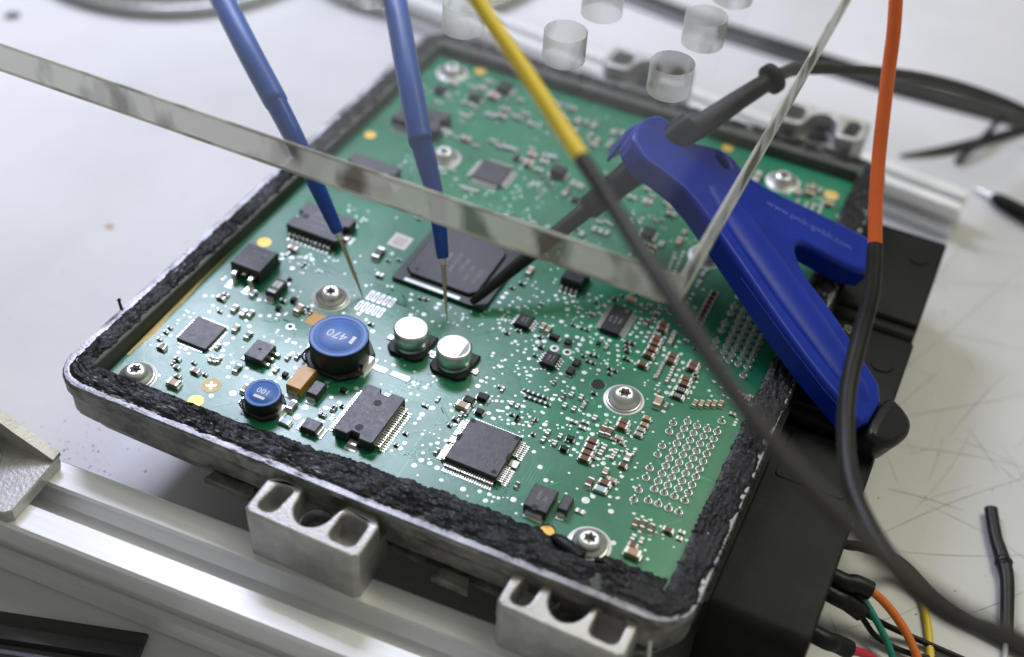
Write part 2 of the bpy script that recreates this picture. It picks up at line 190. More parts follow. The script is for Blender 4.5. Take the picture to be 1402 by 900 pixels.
PADS = [
    (9.69,17.0,0.75), (10.32,15.32,0.75), (11.17,17.04,0.75), (12.77,16.14,0.75), (17.03,17.83,0.75), (18.65,23.11,0.75), (19.38,20.96,0.75),
    (20.11,19.34,0.75), (5.23,19.2,0.75), (3.7,24.49,0.75), (10.72,6.8,0.9), (25.5,7.17,0.85), (4.07,28.05,0.6), (5.61,28.35,0.6), (5.59,26.74,0.6),
    (3.91,26.63,0.6), (23.71,16.8,0.75), (23.67,18.51,0.75), (25.54,14.12,0.75), (29.08,10.27,1.0), (12.81,9.97,0.6), (11.96,10.98,0.5),
    (4.16,23.32,0.4), (3.0,14.15,0.5), (3.02,17.23,0.5), (3.3,18.41,0.5), (3.31,20.5,0.5), (4.27,34.97,0.75), (6.03,35.82,0.75), (12.65,57.91,1.0),
    (13.58,56.46,0.8), (15.58,58.03,1.0), (17.84,54.45,0.9), (22.55,47.32,0.8), (20.3,49.02,0.7), (17.01,40.24,0.8), (20.53,35.47,0.8),
    (22.51,36.54,0.8), (24.24,38.02,0.8), (25.74,39.26,0.6), (25.76,38.63,0.5), (18.7,59.74,0.8), (20.6,59.9,0.8), (19.05,61.42,0.7),
    (29.92,44.79,0.8), (24.55,47.85,0.5), (24.97,45.95,0.4), (23.84,61.08,0.5), (24.14,64.52,0.7), (4.55,42.39,0.6), (4.7,43.33,0.6),
    (4.28,34.79,0.7), (6.05,35.92,0.7), (13.81,31.71,0.7), (21.37,54.18,0.4), (20.88,56.23,0.4), (20.52,54.29,0.4), (23.91,56.44,0.4),
    (24.23,57.2,0.4), (25.32,57.04,0.4), (20.8,57.65,0.4), (31.24,30.91,0.9), (20.24,31.0,0.8), (18.77,23.05,0.8), (19.36,20.82,0.8),
    (20.18,19.35,0.8), (23.79,18.6,0.75), (23.69,16.67,0.8), (27.81,18.79,0.8), (29.04,16.12,0.8), (25.62,13.95,0.8), (30.87,16.13,0.85),
    (25.53,7.08,0.85), (29.53,10.25,1.2), (27.33,32.32,0.6), (25.51,29.62,0.5), (35.18,30.88,0.6), (36.65,32.69,0.8), (33.89,19.6,0.8),
    (36.19,18.02,0.8), (38.15,16.67,0.8), (34.59,28.27,0.8), (50.58,19.99,0.8), (50.96,16.44,0.8), (53.95,14.12,0.7), (46.99,23.56,0.8),
    (34.56,25.99,1.2), (34.09,21.27,1.2), (46.63,10.91,1.1), (46.59,14.35,1.1), (37.85,24.28,0.9), (36.44,19.6,0.7), (31.08,19.41,0.4),
    (30.56,19.38,0.4), (33.97,17.79,0.4), (32.05,16.28,0.4), (16.96,17.77,0.8), (21.35,17.39,0.5), (30.78,35.5,0.5), (53.89,14.21,0.8),
    (51.06,16.39,0.8), (52.89,19.38,0.8), (50.48,19.97,0.8), (54.13,25.21,0.8), (52.82,12.51,0.6), (51.02,12.6,0.6), (47.06,23.74,0.8),
    (46.7,11.07,1.2), (46.77,14.34,1.2), (38.05,57.84,0.8), (39.07,58.74,0.5), (30.94,64.38,0.5), (37.77,72.06,0.8), (30.88,67.19,0.5),
    (49.92,60.54,0.9), (50.72,58.58,0.9), (47.92,43.97,1.0), (30.91,59.1,0.5), (42.99,60.31,0.5), (44.09,60.74,0.5), (53.48,53.66,0.9),
    (52.65,56.21,0.5), (54.24,55.7,0.5), (56.25,55.43,1.1), (57.78,60.65,1.0), (57.88,59.04,0.9), (58.13,62.5,0.6), (59.35,54.14,0.8),
    (61.69,53.54,0.5), (61.27,57.89,0.5), (62.91,55.8,0.5), (52.4,39.64,0.5), (41.61,47.76,0.8), (44.4,46.84,0.8), (25.69,62.26,0.5),
    (23.97,62.8,0.5), (26.63,62.66,0.5), (24.06,64.64,0.7), (25.28,57.06,0.5), (49.79,53.56,0.3), (73.01,28.15,1.0), (71.96,25.27,0.9),
    (71.91,23.76,0.8), (71.8,22.06,0.8), (72.57,15.64,0.9), (72.45,13.72,0.9), (71.09,12.22,0.6), (68.61,33.15,0.9), (68.52,34.31,0.5),
    (68.21,30.3,0.6), (66.38,29.8,0.6), (65.1,31.51,0.5), (65.75,32.59,0.6), (65.2,33.26,0.6), (66.43,33.29,0.5), (68.59,37.52,0.6),
    (63.73,36.64,0.6), (54.11,25.25,0.9), (50.49,19.98,0.8), (60.65,37.37,0.5), (58.21,36.25,0.8), (52.35,39.57,0.5), (53.83,14.14,0.8),
    (52.95,19.41,0.8), (51.21,16.43,0.8), (69.8,36.55,0.5), (79.39,41.5,1.0), (79.35,39.62,1.0), (73.07,28.18,1.0), (71.88,25.22,0.9),
    (71.93,23.86,0.7), (88.72,36.66,0.9), (87.09,34.72,0.9), (87.22,32.0,0.9), (85.56,32.97,0.9), (77.49,29.61,0.85), (80.12,26.16,0.9),
    (80.54,20.75,0.9), (79.19,19.15,0.9), (92.09,32.76,0.9), (95.71,33.99,0.8), (99.88,27.1,0.9), (77.86,37.38,0.6), (80.04,43.17,0.6),
    (81.67,43.55,0.6), (80.63,41.62,0.5), (83.02,41.49,0.5), (84.4,42.23,0.6), (85.23,38.92,0.5), (85.46,37.38,0.6), (83.86,38.19,0.5),
    (89.08,48.76,0.9), (86.47,47.85,0.6), (87.69,49.5,0.6), (86.39,53.83,0.9), (86.39,57.67,0.8), (84.31,55.26,0.5), (84.3,56.44,0.5),
    (81.36,50.62,0.6), (80.8,49.96,0.6), (80.77,48.18,0.6), (81.71,48.28,0.6), (80.13,46.94,0.6), (76.62,44.55,0.6), (77.81,51.35,0.6),
    (77.96,50.31,0.6), (82.18,52.99,0.6), (84.71,51.91,0.5), (84.75,50.32,0.5), (88.65,38.61,0.8), (90.5,38.65,0.8), (91.81,38.78,0.9),
    (87.96,38.62,0.5), (92.29,37.02,0.5), (90.53,33.21,0.6), (91.05,32.11,0.6), (93.39,33.22,0.5), (94.32,33.39,0.5), (94.43,34.59,0.5),
    (94.57,36.47,0.6), (89.15,32.57,0.5), (88.39,33.09,0.5), (88.27,35.11,0.6), (83.61,35.21,0.5), (82.75,34.51,0.6), (81.99,32.24,0.6),
    (81.34,34.23,0.6), (69.84,36.62,0.6), (68.46,37.55,0.6), (68.13,30.26,0.6), (66.44,29.83,0.7), (65.22,33.37,0.8), (68.47,33.22,0.9),
    (68.58,34.34,0.6), (66.42,33.43,0.6), (65.8,32.62,0.6), (76.32,31.22,0.6), (78.34,12.88,0.9), (80.49,13.03,0.9), (77.64,10.79,0.95),
    (82.53,12.61,0.9), (85.03,9.91,0.9), (90.49,9.86,0.95), (94.04,11.02,0.85), (96.33,11.28,0.85), (96.33,9.31,0.85), (101.68,12.45,1.0),
    (102.9,23.7,0.8), (97.54,11.09,0.5), (98.52,11.4,0.5), (97.72,9.75,0.5), (88.13,69.75,0.9), (85.35,78.17,0.8), (83.95,76.73,0.85),
    (86.48,76.83,0.85), (87.77,78.08,0.8), (87.67,74.53,0.9), (82.87,77.94,0.8), (84.45,61.89,0.85), (87.21,61.17,0.9), (85.79,60.14,0.9),
    (86.4,57.62,0.9), (86.4,53.78,0.9), (89.14,48.74,0.9), (97.19,50.69,0.9), (100.05,49.88,0.8), (100.29,55.91,0.9), (103.05,58.39,0.8),
    (103.98,61.41,0.85), (95.48,59.02,0.8), (93.86,66.45,0.8), (95.51,66.18,0.85), (95.48,64.33,0.9), (95.54,62.55,0.85), (91.37,65.63,0.8),
    (95.39,52.84,0.9), (90.52,52.06,0.5), (92.75,51.52,0.5), (94.37,49.28,0.5), (95.13,51.07,0.5), (87.66,49.53,0.6), (86.55,47.8,0.6),
    (80.85,57.68,0.9), (80.35,56.69,0.6), (83.11,58.96,0.6), (82.16,53.02,0.6), (84.29,56.43,0.6), (84.4,55.2,0.6), (84.82,51.87,0.4),
    (84.68,50.28,0.6), (80.77,49.99,0.6), (81.48,50.72,0.6), (80.76,48.17,0.6), (81.77,48.27,0.6), (84.42,42.24,0.6), (76.18,69.16,1.0),
    (77.59,70.48,0.6), (78.5,70.1,0.6), (80.21,69.98,0.5), (72.74,66.31,0.9), (71.08,70.79,0.95), (71.21,72.61,0.95), (71.08,68.61,1.0),
    (74.67,66.37,0.6), (74.26,65.05,0.5), (74.18,64.08,0.5), (75.26,63.59,0.6), (74.44,61.63,0.6), (73.64,62.7,0.6), (73.92,68.88,0.5),
    (74.09,70.47,0.5), (74.62,72.49,0.5), (75.48,72.23,0.5), (75.89,78.58,0.5), (77.4,77.97,0.5), (79.32,77.59,0.5), (77.82,75.19,0.5),
    (78.76,75.14,0.5), (82.0,75.33,0.5), (83.7,69.52,0.5), (85.61,70.12,0.5), (95.35,71.78,0.8), (92.05,74.05,0.8), (91.39,80.33,0.8),
    (92.64,82.14,0.7), (95.35,77.38,0.8), (94.21,78.8,0.8), (95.47,80.6,0.8), (97.79,69.79,0.8), (99.48,69.12,0.8), (97.73,66.28,0.8),
    (101.54,69.28,0.8), (103.97,68.49,0.8), (104.76,66.95,0.8), (105.5,65.29,0.8), (92.49,70.07,0.8), (90.47,71.83,0.4), (90.77,72.81,0.4),
    (98.29,62.69,0.8), (97.75,67.76,0.5), (96.75,68.01,0.5), (92.46,75.64,0.4), (88.94,76.66,0.5), (88.91,78.42,0.5), (88.87,80.65,0.5),
    (77.9,61.26,0.6), (108.21,61.82,0.5), (106.97,63.17,0.4), (106.66,62.24,0.4), (103.08,62.09,0.5), (76.11,80.13,0.5), (73.74,80.4,0.5),
    (80.38,82.29,0.5), (80.31,83.7,0.5), (105.83,80.33,0.8), (105.82,78.69,0.8), (105.84,76.65,0.8), (105.39,73.73,0.8), (107.61,75.73,0.8),
    (109.31,74.79,0.8), (107.15,73.73,0.8), (109.28,73.04,0.8), (109.29,68.87,0.8), (109.27,76.64,0.8), (109.29,81.06,0.8), (103.7,85.36,0.85),
    (109.27,78.78,0.8), (113.48,76.94,0.8), (114.93,72.58,0.8), (115.43,70.78,0.8), (114.85,67.26,0.85), (113.44,66.9,0.7), (117.25,77.13,0.8),
    (117.13,75.07,0.8), (119.16,73.31,0.9), (120.54,70.72,0.9), (120.57,67.8,0.8), (120.51,65.82,0.8), (120.57,63.81,0.8), (120.48,61.3,0.8),
    (120.5,59.17,0.8), (116.54,90.94,0.85), (116.17,98.67,0.8), (114.34,87.8,0.8), (115.41,83.18,0.7), (103.96,68.49,0.8), (104.7,66.91,0.8),
    (105.49,65.28,0.8), (101.53,69.27,0.8), (104.06,61.35,0.8), (103.04,58.39,0.8), (98.23,62.81,0.7), (100.6,55.98,0.7), (107.3,88.71,0.6),
    (108.58,89.13,0.6), (111.24,85.84,0.6), (117.92,60.47,0.5), (117.94,61.32,0.5), (117.65,58.96,0.4), (105.58,84.7,0.7), (111.57,99.34,0.8),
    (111.64,97.64,0.8), (111.33,95.46,0.8), (111.48,93.54,0.8), (114.16,91.6,0.8), (114.32,93.67,0.8), (114.33,95.66,0.8), (114.29,99.38,0.9),
    (114.3,101.42,0.9), (118.55,99.11,0.6), (121.95,53.07,0.9), (110.42,45.61,0.9), (115.2,38.33,0.85), (115.4,31.51,0.85), (120.6,29.96,0.85),
    (122.34,33.75,0.6), (120.66,59.21,0.8), (120.52,61.43,0.8), (120.64,63.85,0.8), (120.56,65.9,0.8), (123.11,56.2,0.6), (117.78,50.52,0.6),
    (117.87,42.26,0.5), (118.48,44.04,0.5), (117.73,36.9,0.5), (117.78,35.17,0.5), (117.58,32.45,0.6), (117.84,38.65,0.6), (120.31,38.94,0.8),
    (117.56,40.16,0.5), (125.89,61.86,0.5), (125.91,59.94,0.5), (125.8,64.01,0.6), (125.92,66.04,0.5), (117.55,60.33,0.4), (117.88,61.24,0.4),
    (120.57,48.83,0.5), (107.92,47.24,0.6), (117.31,46.63,0.5), (112.33,45.84,0.5), (112.13,43.88,0.5), (129.67,68.3,0.6), (131.66,67.39,0.5),
    (134.38,64.71,0.6), (97.0,44.16,0.85), (96.96,42.34,0.85), (98.76,44.96,0.85), (104.29,44.12,0.85), (102.79,40.2,0.85), (106.71,43.54,0.9),
    (110.35,45.62,0.85), (109.71,41.53,0.8), (108.36,39.48,0.8), (109.73,38.49,0.85), (107.86,36.14,0.8), (107.9,34.14,0.8), (107.85,32.12,0.8),
    (107.88,30.16,0.8), (98.72,35.96,0.9), (103.05,23.7,1.0), (105.81,20.81,1.0), (99.93,27.18,0.9), (91.81,38.74,0.85), (88.7,36.66,0.85),
    (95.7,33.99,0.7), (94.87,34.7,0.5), (96.49,39.27,0.6), (98.32,34.47,0.5), (98.67,37.04,0.6), (102.82,37.09,0.6), (106.53,37.33,0.5),
    (108.02,47.39,0.7), (105.29,48.93,0.5), (105.3,50.52,0.5), (105.46,43.34,0.5), (98.48,49.73,0.5), (94.32,45.95,0.5), (115.37,31.41,0.9),
    (113.9,32.24,0.9), (115.31,38.3,0.8), (112.27,45.81,0.5), (117.72,35.14,0.6), (117.8,36.95,0.6), (117.66,32.49,0.6), (101.67,12.45,1.0),
    (116.95,21.5,0.95), (115.96,19.75,1.4), (122.14,19.52,1.0), (125.79,11.82,1.05), (122.03,23.63,0.6), (120.53,29.88,0.85), (115.36,16.38,1.0),
    (116.72,16.48,0.9), (98.58,11.24,0.6), (122.06,19.48,1.0), (125.79,11.82,1.05), (121.95,23.59,0.6), (126.89,21.33,0.6), (128.86,21.43,0.6),
    (130.84,21.46,0.6), (133.38,20.8,0.6), (133.05,18.85,0.5), (134.65,19.02,0.6), (131.87,17.57,0.6), (129.78,17.46,0.6), (132.49,16.33,0.6),
    (132.61,13.26,0.6), (133.96,11.3,0.6), (139.74,19.92,0.6), (126.1,156.4,0.8), (124.6,149.52,0.7), (133.16,152.03,0.6), (116.13,145.96,0.8),
    (139.77,146.64,0.7), (133.85,156.54,0.6), (131.41,151.4,0.6), (126.2,144.09,0.5), (104.44,109.06,0.75), (104.62,107.63,0.75),
    (104.79,106.21,0.75), (104.97,104.8,0.75), (105.14,103.39,0.75), (105.31,101.99,0.75), (105.48,100.6,0.75), (105.65,99.22,0.75),
    (106.38,110.44,0.75), (106.51,108.76,0.75), (106.63,107.09,0.75), (106.75,105.44,0.75), (106.88,103.79,0.75), (107.0,102.15,0.75),
    (107.12,100.53,0.75), (107.24,98.92,0.75), (109.22,107.74,0.75), (109.31,106.22,0.75), (109.41,104.72,0.75), (109.5,103.22,0.75),
    (109.59,101.73,0.75), (109.69,100.26,0.75), (111.51,105.99,0.75), (111.49,104.34,0.75), (111.47,102.7,0.75), (111.45,101.08,0.75),
    (111.44,99.46,0.75), (135.93,67.75,0.7), (139.33,64.88,0.6), (140.3,64.92,0.5), (129.75,68.27,0.7), (131.94,67.23,0.5), (134.46,64.68,0.6),
    (138.46,58.98,0.6), (138.47,57.96,0.6), (138.47,56.99,0.7), (140.29,68.04,0.5),
]
VIAS = [
    (46.9,100.2,0.4), (49.3,111.0,0.55), (44.8,105.1,0.45), (44.9,101.7,0.45), (34.5,101.4,0.45), (40.2,105.2,0.35), (47.6,111.7,0.3),
    (41.8,105.5,0.55), (56.2,109.4,0.4), (33.4,97.7,0.45), (35.5,111.9,0.45), (39.7,109.5,0.35), (45.3,107.4,0.35), (38.4,101.7,0.45),
    (42.1,114.2,0.45), (36.8,101.2,0.4), (36.3,101.8,0.35), (50.6,113.2,0.3), (52.1,122.4,0.35), (40.0,107.2,0.55), (49.6,112.0,0.35),
    (25.0,106.1,0.4), (43.9,103.1,0.45), (56.1,106.8,0.45), (44.5,105.9,0.45), (41.1,114.1,0.3), (32.2,103.8,0.45), (40.6,107.7,0.4), (18.6,91.5,0.4),
    (47.0,106.6,0.55), (48.4,106.8,0.45), (43.8,101.0,0.3), (49.7,108.8,0.4), (56.9,115.1,0.45), (36.7,93.7,0.45), (35.7,105.9,0.55),
    (61.6,106.5,0.55), (45.2,98.5,0.35), (49.7,110.3,0.4), (34.7,100.7,0.3), (42.6,119.6,0.4), (53.5,109.4,0.35), (53.8,107.8,0.45), (38.1,92.6,0.55),
    (37.3,109.6,0.3), (26.2,102.0,0.3), (48.5,108.4,0.45), (43.5,98.1,0.35), (41.1,100.0,0.4), (45.4,109.2,0.45), (67.8,116.9,0.55),
    (57.6,118.7,0.55), (63.8,111.7,0.35), (58.5,110.8,0.3), (63.5,117.3,0.4), (56.9,119.0,0.35), (67.3,118.1,0.35), (61.9,122.2,0.35),
    (59.3,118.5,0.35), (59.0,109.2,0.55), (62.1,115.5,0.3), (59.4,121.5,0.35), (55.6,112.6,0.4), (53.7,112.8,0.4), (56.2,113.3,0.45),
    (59.8,117.3,0.55), (64.1,120.5,0.35), (64.7,119.3,0.55), (64.5,121.6,0.35), (62.7,126.4,0.4), (62.8,116.9,0.3), (63.7,123.9,0.35),
    (65.0,126.7,0.55), (64.9,118.9,0.3), (62.5,115.7,0.3), (54.5,115.5,0.55), (61.8,117.2,0.55), (52.1,112.2,0.4), (60.7,115.8,0.3),
    (65.8,113.8,0.35), (59.5,118.0,0.55), (60.0,118.9,0.4), (61.8,112.4,0.55), (55.8,113.0,0.3), (62.0,125.3,0.3), (61.1,117.1,0.3),
    (60.0,119.3,0.55), (56.9,115.8,0.3), (57.5,111.0,0.55), (59.5,114.0,0.4), (57.7,115.4,0.3), (56.9,120.5,0.3), (58.0,117.2,0.45),
    (51.3,117.9,0.45), (58.2,117.8,0.45), (66.2,119.1,0.4), (54.6,111.3,0.45), (62.7,118.9,0.4), (58.2,118.5,0.45), (60.7,115.7,0.3),
    (62.8,121.1,0.55), (59.0,120.8,0.45), (51.7,123.5,0.55), (58.8,123.8,0.4), (57.2,117.0,0.55), (56.5,121.0,0.35), (59.1,118.7,0.3),
    (52.3,116.2,0.45), (60.2,116.9,0.3), (61.8,118.4,0.45), (61.6,128.7,0.55), (59.5,115.6,0.55), (52.1,113.9,0.3), (57.2,116.9,0.55),
    (63.7,118.3,0.55), (60.8,116.5,0.35), (54.9,119.0,0.45), (61.6,112.4,0.4), (46.8,114.6,0.45), (47.3,110.7,0.45), (62.4,129.4,0.45),
    (54.0,121.8,0.55), (57.5,118.8,0.45), (60.9,119.9,0.3), (54.3,114.5,0.55), (64.5,122.2,0.35), (66.5,115.5,0.35), (55.3,117.2,0.35),
    (61.1,123.1,0.4), (52.2,121.6,0.55), (61.3,123.4,0.4), (61.5,121.2,0.4), (55.2,114.5,0.35), (55.9,116.9,0.45), (58.9,119.7,0.45),
    (57.4,119.3,0.55), (61.0,125.9,0.55), (74.3,123.2,0.3), (60.9,122.0,0.3), (56.5,115.1,0.35), (51.7,103.2,0.3), (67.3,108.6,0.35),
    (63.7,108.8,0.35), (63.5,99.5,0.3), (61.1,105.0,0.3), (58.0,98.2,0.3), (62.2,102.1,0.4), (64.2,104.2,0.4), (63.1,104.3,0.45), (57.6,100.4,0.55),
    (56.8,105.2,0.35), (56.1,101.1,0.4), (63.9,103.2,0.45), (64.9,110.7,0.3), (50.8,98.6,0.4), (57.7,104.5,0.4), (69.8,102.8,0.4), (54.3,103.6,0.3),
    (54.3,103.4,0.3), (55.2,105.5,0.55), (56.4,106.0,0.35), (65.6,99.1,0.45), (68.9,101.9,0.35), (63.9,107.4,0.55), (55.6,98.9,0.35),
    (54.9,99.1,0.35), (57.4,103.0,0.35), (57.1,105.7,0.45), (57.1,99.0,0.45), (61.4,102.9,0.45), (55.0,100.0,0.55), (57.0,98.5,0.45), (51.1,95.7,0.3),
    (55.1,94.5,0.3), (63.9,101.0,0.3), (47.6,99.0,0.3), (76.0,96.7,0.45), (69.9,99.5,0.35), (70.8,97.6,0.45), (74.0,103.1,0.35), (70.2,97.1,0.4),
    (71.7,94.2,0.45), (81.6,108.8,0.45), (72.2,88.8,0.4), (60.9,99.5,0.4), (78.7,104.5,0.3), (65.5,97.4,0.3), (82.3,98.2,0.35), (67.5,94.2,0.45),
    (79.2,93.9,0.35), (80.3,100.3,0.45), (77.9,97.9,0.35), (81.9,96.8,0.55), (74.7,98.8,0.55), (74.6,96.7,0.55), (78.8,100.2,0.4), (77.8,104.9,0.35),
    (84.0,99.6,0.3), (69.5,102.4,0.4), (77.4,99.9,0.3), (76.2,102.7,0.35), (71.3,96.4,0.3), (66.9,89.7,0.35), (70.3,93.0,0.3), (68.0,95.8,0.45),
    (73.4,93.3,0.45), (70.4,58.5,0.3), (72.7,65.5,0.4), (70.8,59.3,0.45), (75.3,62.7,0.35), (76.4,59.6,0.45), (71.9,61.6,0.3), (79.2,61.3,0.35),
    (72.6,63.2,0.55), (79.8,61.2,0.3), (76.8,67.3,0.4), (69.6,56.3,0.3), (75.7,62.0,0.45), (89.6,68.9,0.35), (77.0,59.8,0.35), (80.8,61.0,0.4),
    (80.3,68.6,0.4), (76.4,56.4,0.45), (74.6,73.1,0.45), (76.4,60.3,0.4), (70.7,63.2,0.3), (81.1,64.6,0.3), (74.7,62.8,0.3), (74.4,63.2,0.55),
    (77.0,63.6,0.55), (77.5,65.8,0.45), (73.4,57.9,0.4), (76.3,63.9,0.4), (73.0,67.6,0.45), (79.7,63.5,0.45), (80.2,62.9,0.4), (65.5,59.2,0.45),
    (81.4,60.2,0.45), (77.0,68.4,0.35), (72.8,58.3,0.35), (68.2,56.9,0.4), (75.7,60.7,0.55), (81.1,69.4,0.45), (78.6,64.1,0.3), (75.6,64.8,0.3),
    (74.0,57.2,0.3), (80.9,71.9,0.45), (65.3,55.8,0.4), (75.5,63.0,0.35), (66.8,52.3,0.3), (73.9,59.1,0.45), (83.0,64.2,0.35), (65.3,68.4,0.35),
    (74.3,62.8,0.35), (75.4,60.2,0.55), (68.7,59.8,0.55), (64.2,56.2,0.35), (61.2,57.8,0.3), (66.3,62.0,0.3), (66.6,62.0,0.4), (69.7,61.8,0.35),
    (67.2,64.3,0.3), (60.9,60.9,0.4), (62.2,57.2,0.3), (65.5,56.0,0.45), (66.3,62.4,0.55), (68.9,62.4,0.3), (65.0,59.3,0.3), (70.2,64.6,0.4),
    (61.8,57.3,0.55), (63.1,59.5,0.3), (64.6,58.4,0.3), (66.5,59.5,0.35), (63.1,63.5,0.55), (60.6,57.3,0.45), (64.7,59.2,0.55), (69.5,63.6,0.45),
    (61.4,57.9,0.3), (65.5,56.1,0.35), (66.4,61.5,0.35), (65.6,58.4,0.45), (71.9,63.3,0.4), (64.9,60.3,0.45), (64.2,63.3,0.4), (35.6,89.3,0.45),
    (31.9,88.5,0.45), (32.2,92.3,0.45), (37.9,92.8,0.4), (35.3,91.6,0.45), (25.1,84.0,0.35), (31.5,85.7,0.4), (35.7,90.7,0.4), (33.3,91.3,0.35),
    (35.5,92.0,0.3), (23.8,77.3,0.55), (28.9,82.4,0.3), (23.8,74.5,0.45), (16.7,69.0,0.4), (20.0,78.9,0.35), (20.7,76.0,0.4), (19.7,83.2,0.3),
    (16.7,76.0,0.45), (17.2,75.7,0.3), (20.2,78.7,0.35), (23.4,84.4,0.35), (24.3,83.0,0.45), (11.7,74.6,0.55), (19.8,78.1,0.3), (24.8,80.8,0.45),
    (14.1,74.3,0.55), (15.3,76.5,0.35), (19.4,76.9,0.35), (23.8,81.1,0.45), (17.8,81.8,0.4), (18.6,82.1,0.55), (22.2,77.2,0.55), (23.8,79.8,0.35),
    (19.6,86.7,0.55), (20.1,75.5,0.55), (14.3,77.0,0.4), (17.6,84.0,0.4), (25.2,78.1,0.4), (23.8,79.9,0.45), (25.6,73.7,0.35), (10.4,81.2,0.45),
    (19.1,75.4,0.3), (21.7,80.9,0.45), (18.0,78.0,0.45), (18.0,54.2,0.3), (6.0,53.6,0.3), (14.0,59.2,0.3), (9.1,58.4,0.3), (23.5,65.5,0.3),
    (6.8,51.5,0.45), (15.9,56.4,0.3), (18.1,58.1,0.35), (21.8,58.6,0.35), (12.5,59.6,0.45), (13.4,58.8,0.3), (18.6,57.9,0.4), (19.4,57.3,0.35),
    (24.8,62.4,0.55), (18.3,56.8,0.45), (8.8,51.1,0.4), (16.9,59.0,0.4), (18.2,59.0,0.55), (17.6,59.4,0.4), (25.4,64.5,0.35), (19.9,60.3,0.45),
    (22.0,59.9,0.45), (18.6,60.4,0.45), (10.9,57.5,0.55), (14.9,57.5,0.45), (15.7,60.4,0.55), (79.1,88.0,0.35), (78.7,86.8,0.35), (77.6,86.6,0.35),
    (95.8,99.7,0.45), (76.5,94.0,0.55), (91.5,100.1,0.45), (88.3,99.3,0.55), (77.2,95.8,0.45), (73.4,91.8,0.35), (75.8,93.6,0.45), (74.2,91.4,0.4),
    (71.1,92.7,0.4), (84.9,102.6,0.4), (84.3,97.3,0.35), (85.6,94.4,0.4), (78.2,96.2,0.45), (85.6,98.3,0.45), (76.7,87.0,0.35), (86.6,98.4,0.45),
    (81.6,95.3,0.45), (71.1,86.3,0.4), (91.1,97.8,0.45), (80.8,93.4,0.55), (82.9,91.5,0.3), (70.5,86.1,0.55), (77.5,90.6,0.55), (76.5,89.6,0.3),
    (76.6,93.6,0.35), (81.8,95.4,0.3), (81.6,94.1,0.4), (76.6,91.6,0.3), (66.5,89.0,0.55), (75.1,90.5,0.35), (72.4,88.2,0.3), (66.5,87.5,0.35),
    (68.3,86.8,0.4), (76.8,93.3,0.35), (77.4,93.9,0.3), (80.1,98.0,0.45), (80.8,97.0,0.4), (99.0,75.3,0.45), (80.9,77.7,0.4), (93.6,74.7,0.3),
    (107.5,78.0,0.4), (96.2,77.0,0.45), (100.4,84.7,0.3), (95.9,82.6,0.45), (97.2,81.2,0.4), (99.2,72.6,0.3), (102.6,78.2,0.55), (87.9,74.2,0.3),
    (103.4,70.1,0.55), (92.8,71.7,0.45), (89.4,80.8,0.35), (90.0,76.7,0.55), (102.0,74.3,0.55), (90.5,74.9,0.55), (98.2,87.2,0.35), (88.4,69.6,0.4),
    (89.0,79.3,0.35), (97.4,75.1,0.45), (107.5,73.4,0.45), (96.4,82.4,0.3), (95.0,72.2,0.3), (98.0,71.9,0.35), (98.8,74.2,0.4), (110.7,79.5,0.3),
    (98.5,73.1,0.35), (91.0,76.5,0.35), (100.4,69.9,0.55), (99.7,69.2,0.55), (91.9,69.8,0.55), (99.2,73.8,0.4), (105.8,78.5,0.45), (88.5,72.6,0.4),
    (89.5,74.6,0.45), (101.2,68.0,0.45), (91.6,57.1,0.45), (94.4,79.8,0.45), (93.9,66.9,0.55), (95.2,71.2,0.35), (97.0,84.1,0.55), (106.6,70.7,0.4),
    (88.4,72.7,0.35), (86.7,79.7,0.55), (87.7,77.7,0.4), (77.8,72.6,0.4), (99.4,82.4,0.55), (92.8,81.8,0.45), (94.1,73.1,0.4), (90.3,82.5,0.45),
    (92.3,81.1,0.35), (95.1,67.0,0.35), (88.8,75.3,0.45), (89.8,76.0,0.3), (95.1,66.5,0.35), (99.4,64.2,0.3), (99.8,65.1,0.45), (104.3,71.0,0.45),
    (103.2,60.8,0.4), (103.8,62.8,0.35), (106.3,69.6,0.45), (105.9,63.9,0.35), (104.2,58.5,0.35), (99.4,67.2,0.4), (101.4,72.8,0.3), (109.2,65.0,0.3),
    (104.6,61.7,0.3), (101.1,57.9,0.35), (107.6,67.0,0.55), (110.9,62.8,0.45), (100.0,70.2,0.55), (96.2,58.6,0.4), (102.3,62.0,0.45),
    (103.1,65.1,0.45), (99.3,66.6,0.35), (91.0,60.0,0.4), (104.1,60.0,0.55), (98.1,74.5,0.35), (105.2,64.9,0.3), (95.2,61.1,0.35), (106.1,64.8,0.55),
    (100.5,68.4,0.3), (93.1,67.8,0.35), (109.1,65.2,0.55), (99.5,60.8,0.55), (99.9,63.3,0.3), (109.2,66.3,0.45), (103.0,65.0,0.55), (97.8,72.4,0.4),
    (110.2,64.8,0.45), (107.7,68.2,0.4), (97.5,66.8,0.35), (102.0,69.7,0.35), (105.9,63.6,0.45), (87.7,50.3,0.55), (84.2,60.0,0.3), (89.0,58.2,0.4),
    (91.1,52.8,0.55), (90.7,48.9,0.55), (82.8,46.1,0.35), (81.8,55.5,0.4), (87.3,61.4,0.45), (85.2,56.5,0.55), (89.9,60.4,0.55), (108.0,51.5,0.35),
    (91.4,52.2,0.4), (94.0,56.0,0.45), (86.8,67.4,0.45), (88.8,58.2,0.55), (96.1,62.0,0.45), (88.6,59.4,0.4), (88.1,51.3,0.4), (85.2,68.0,0.4),
    (85.3,58.5,0.3), (95.9,56.0,0.35), (97.1,57.6,0.55), (83.8,66.1,0.35), (85.5,58.5,0.4), (73.7,51.5,0.3), (82.7,55.0,0.45), (91.5,62.9,0.4),
    (81.9,57.0,0.45), (85.4,44.4,0.4), (88.3,48.5,0.4), (85.9,67.3,0.35), (85.5,49.5,0.45), (92.8,62.5,0.35), (83.2,64.0,0.35), (89.0,50.0,0.45),
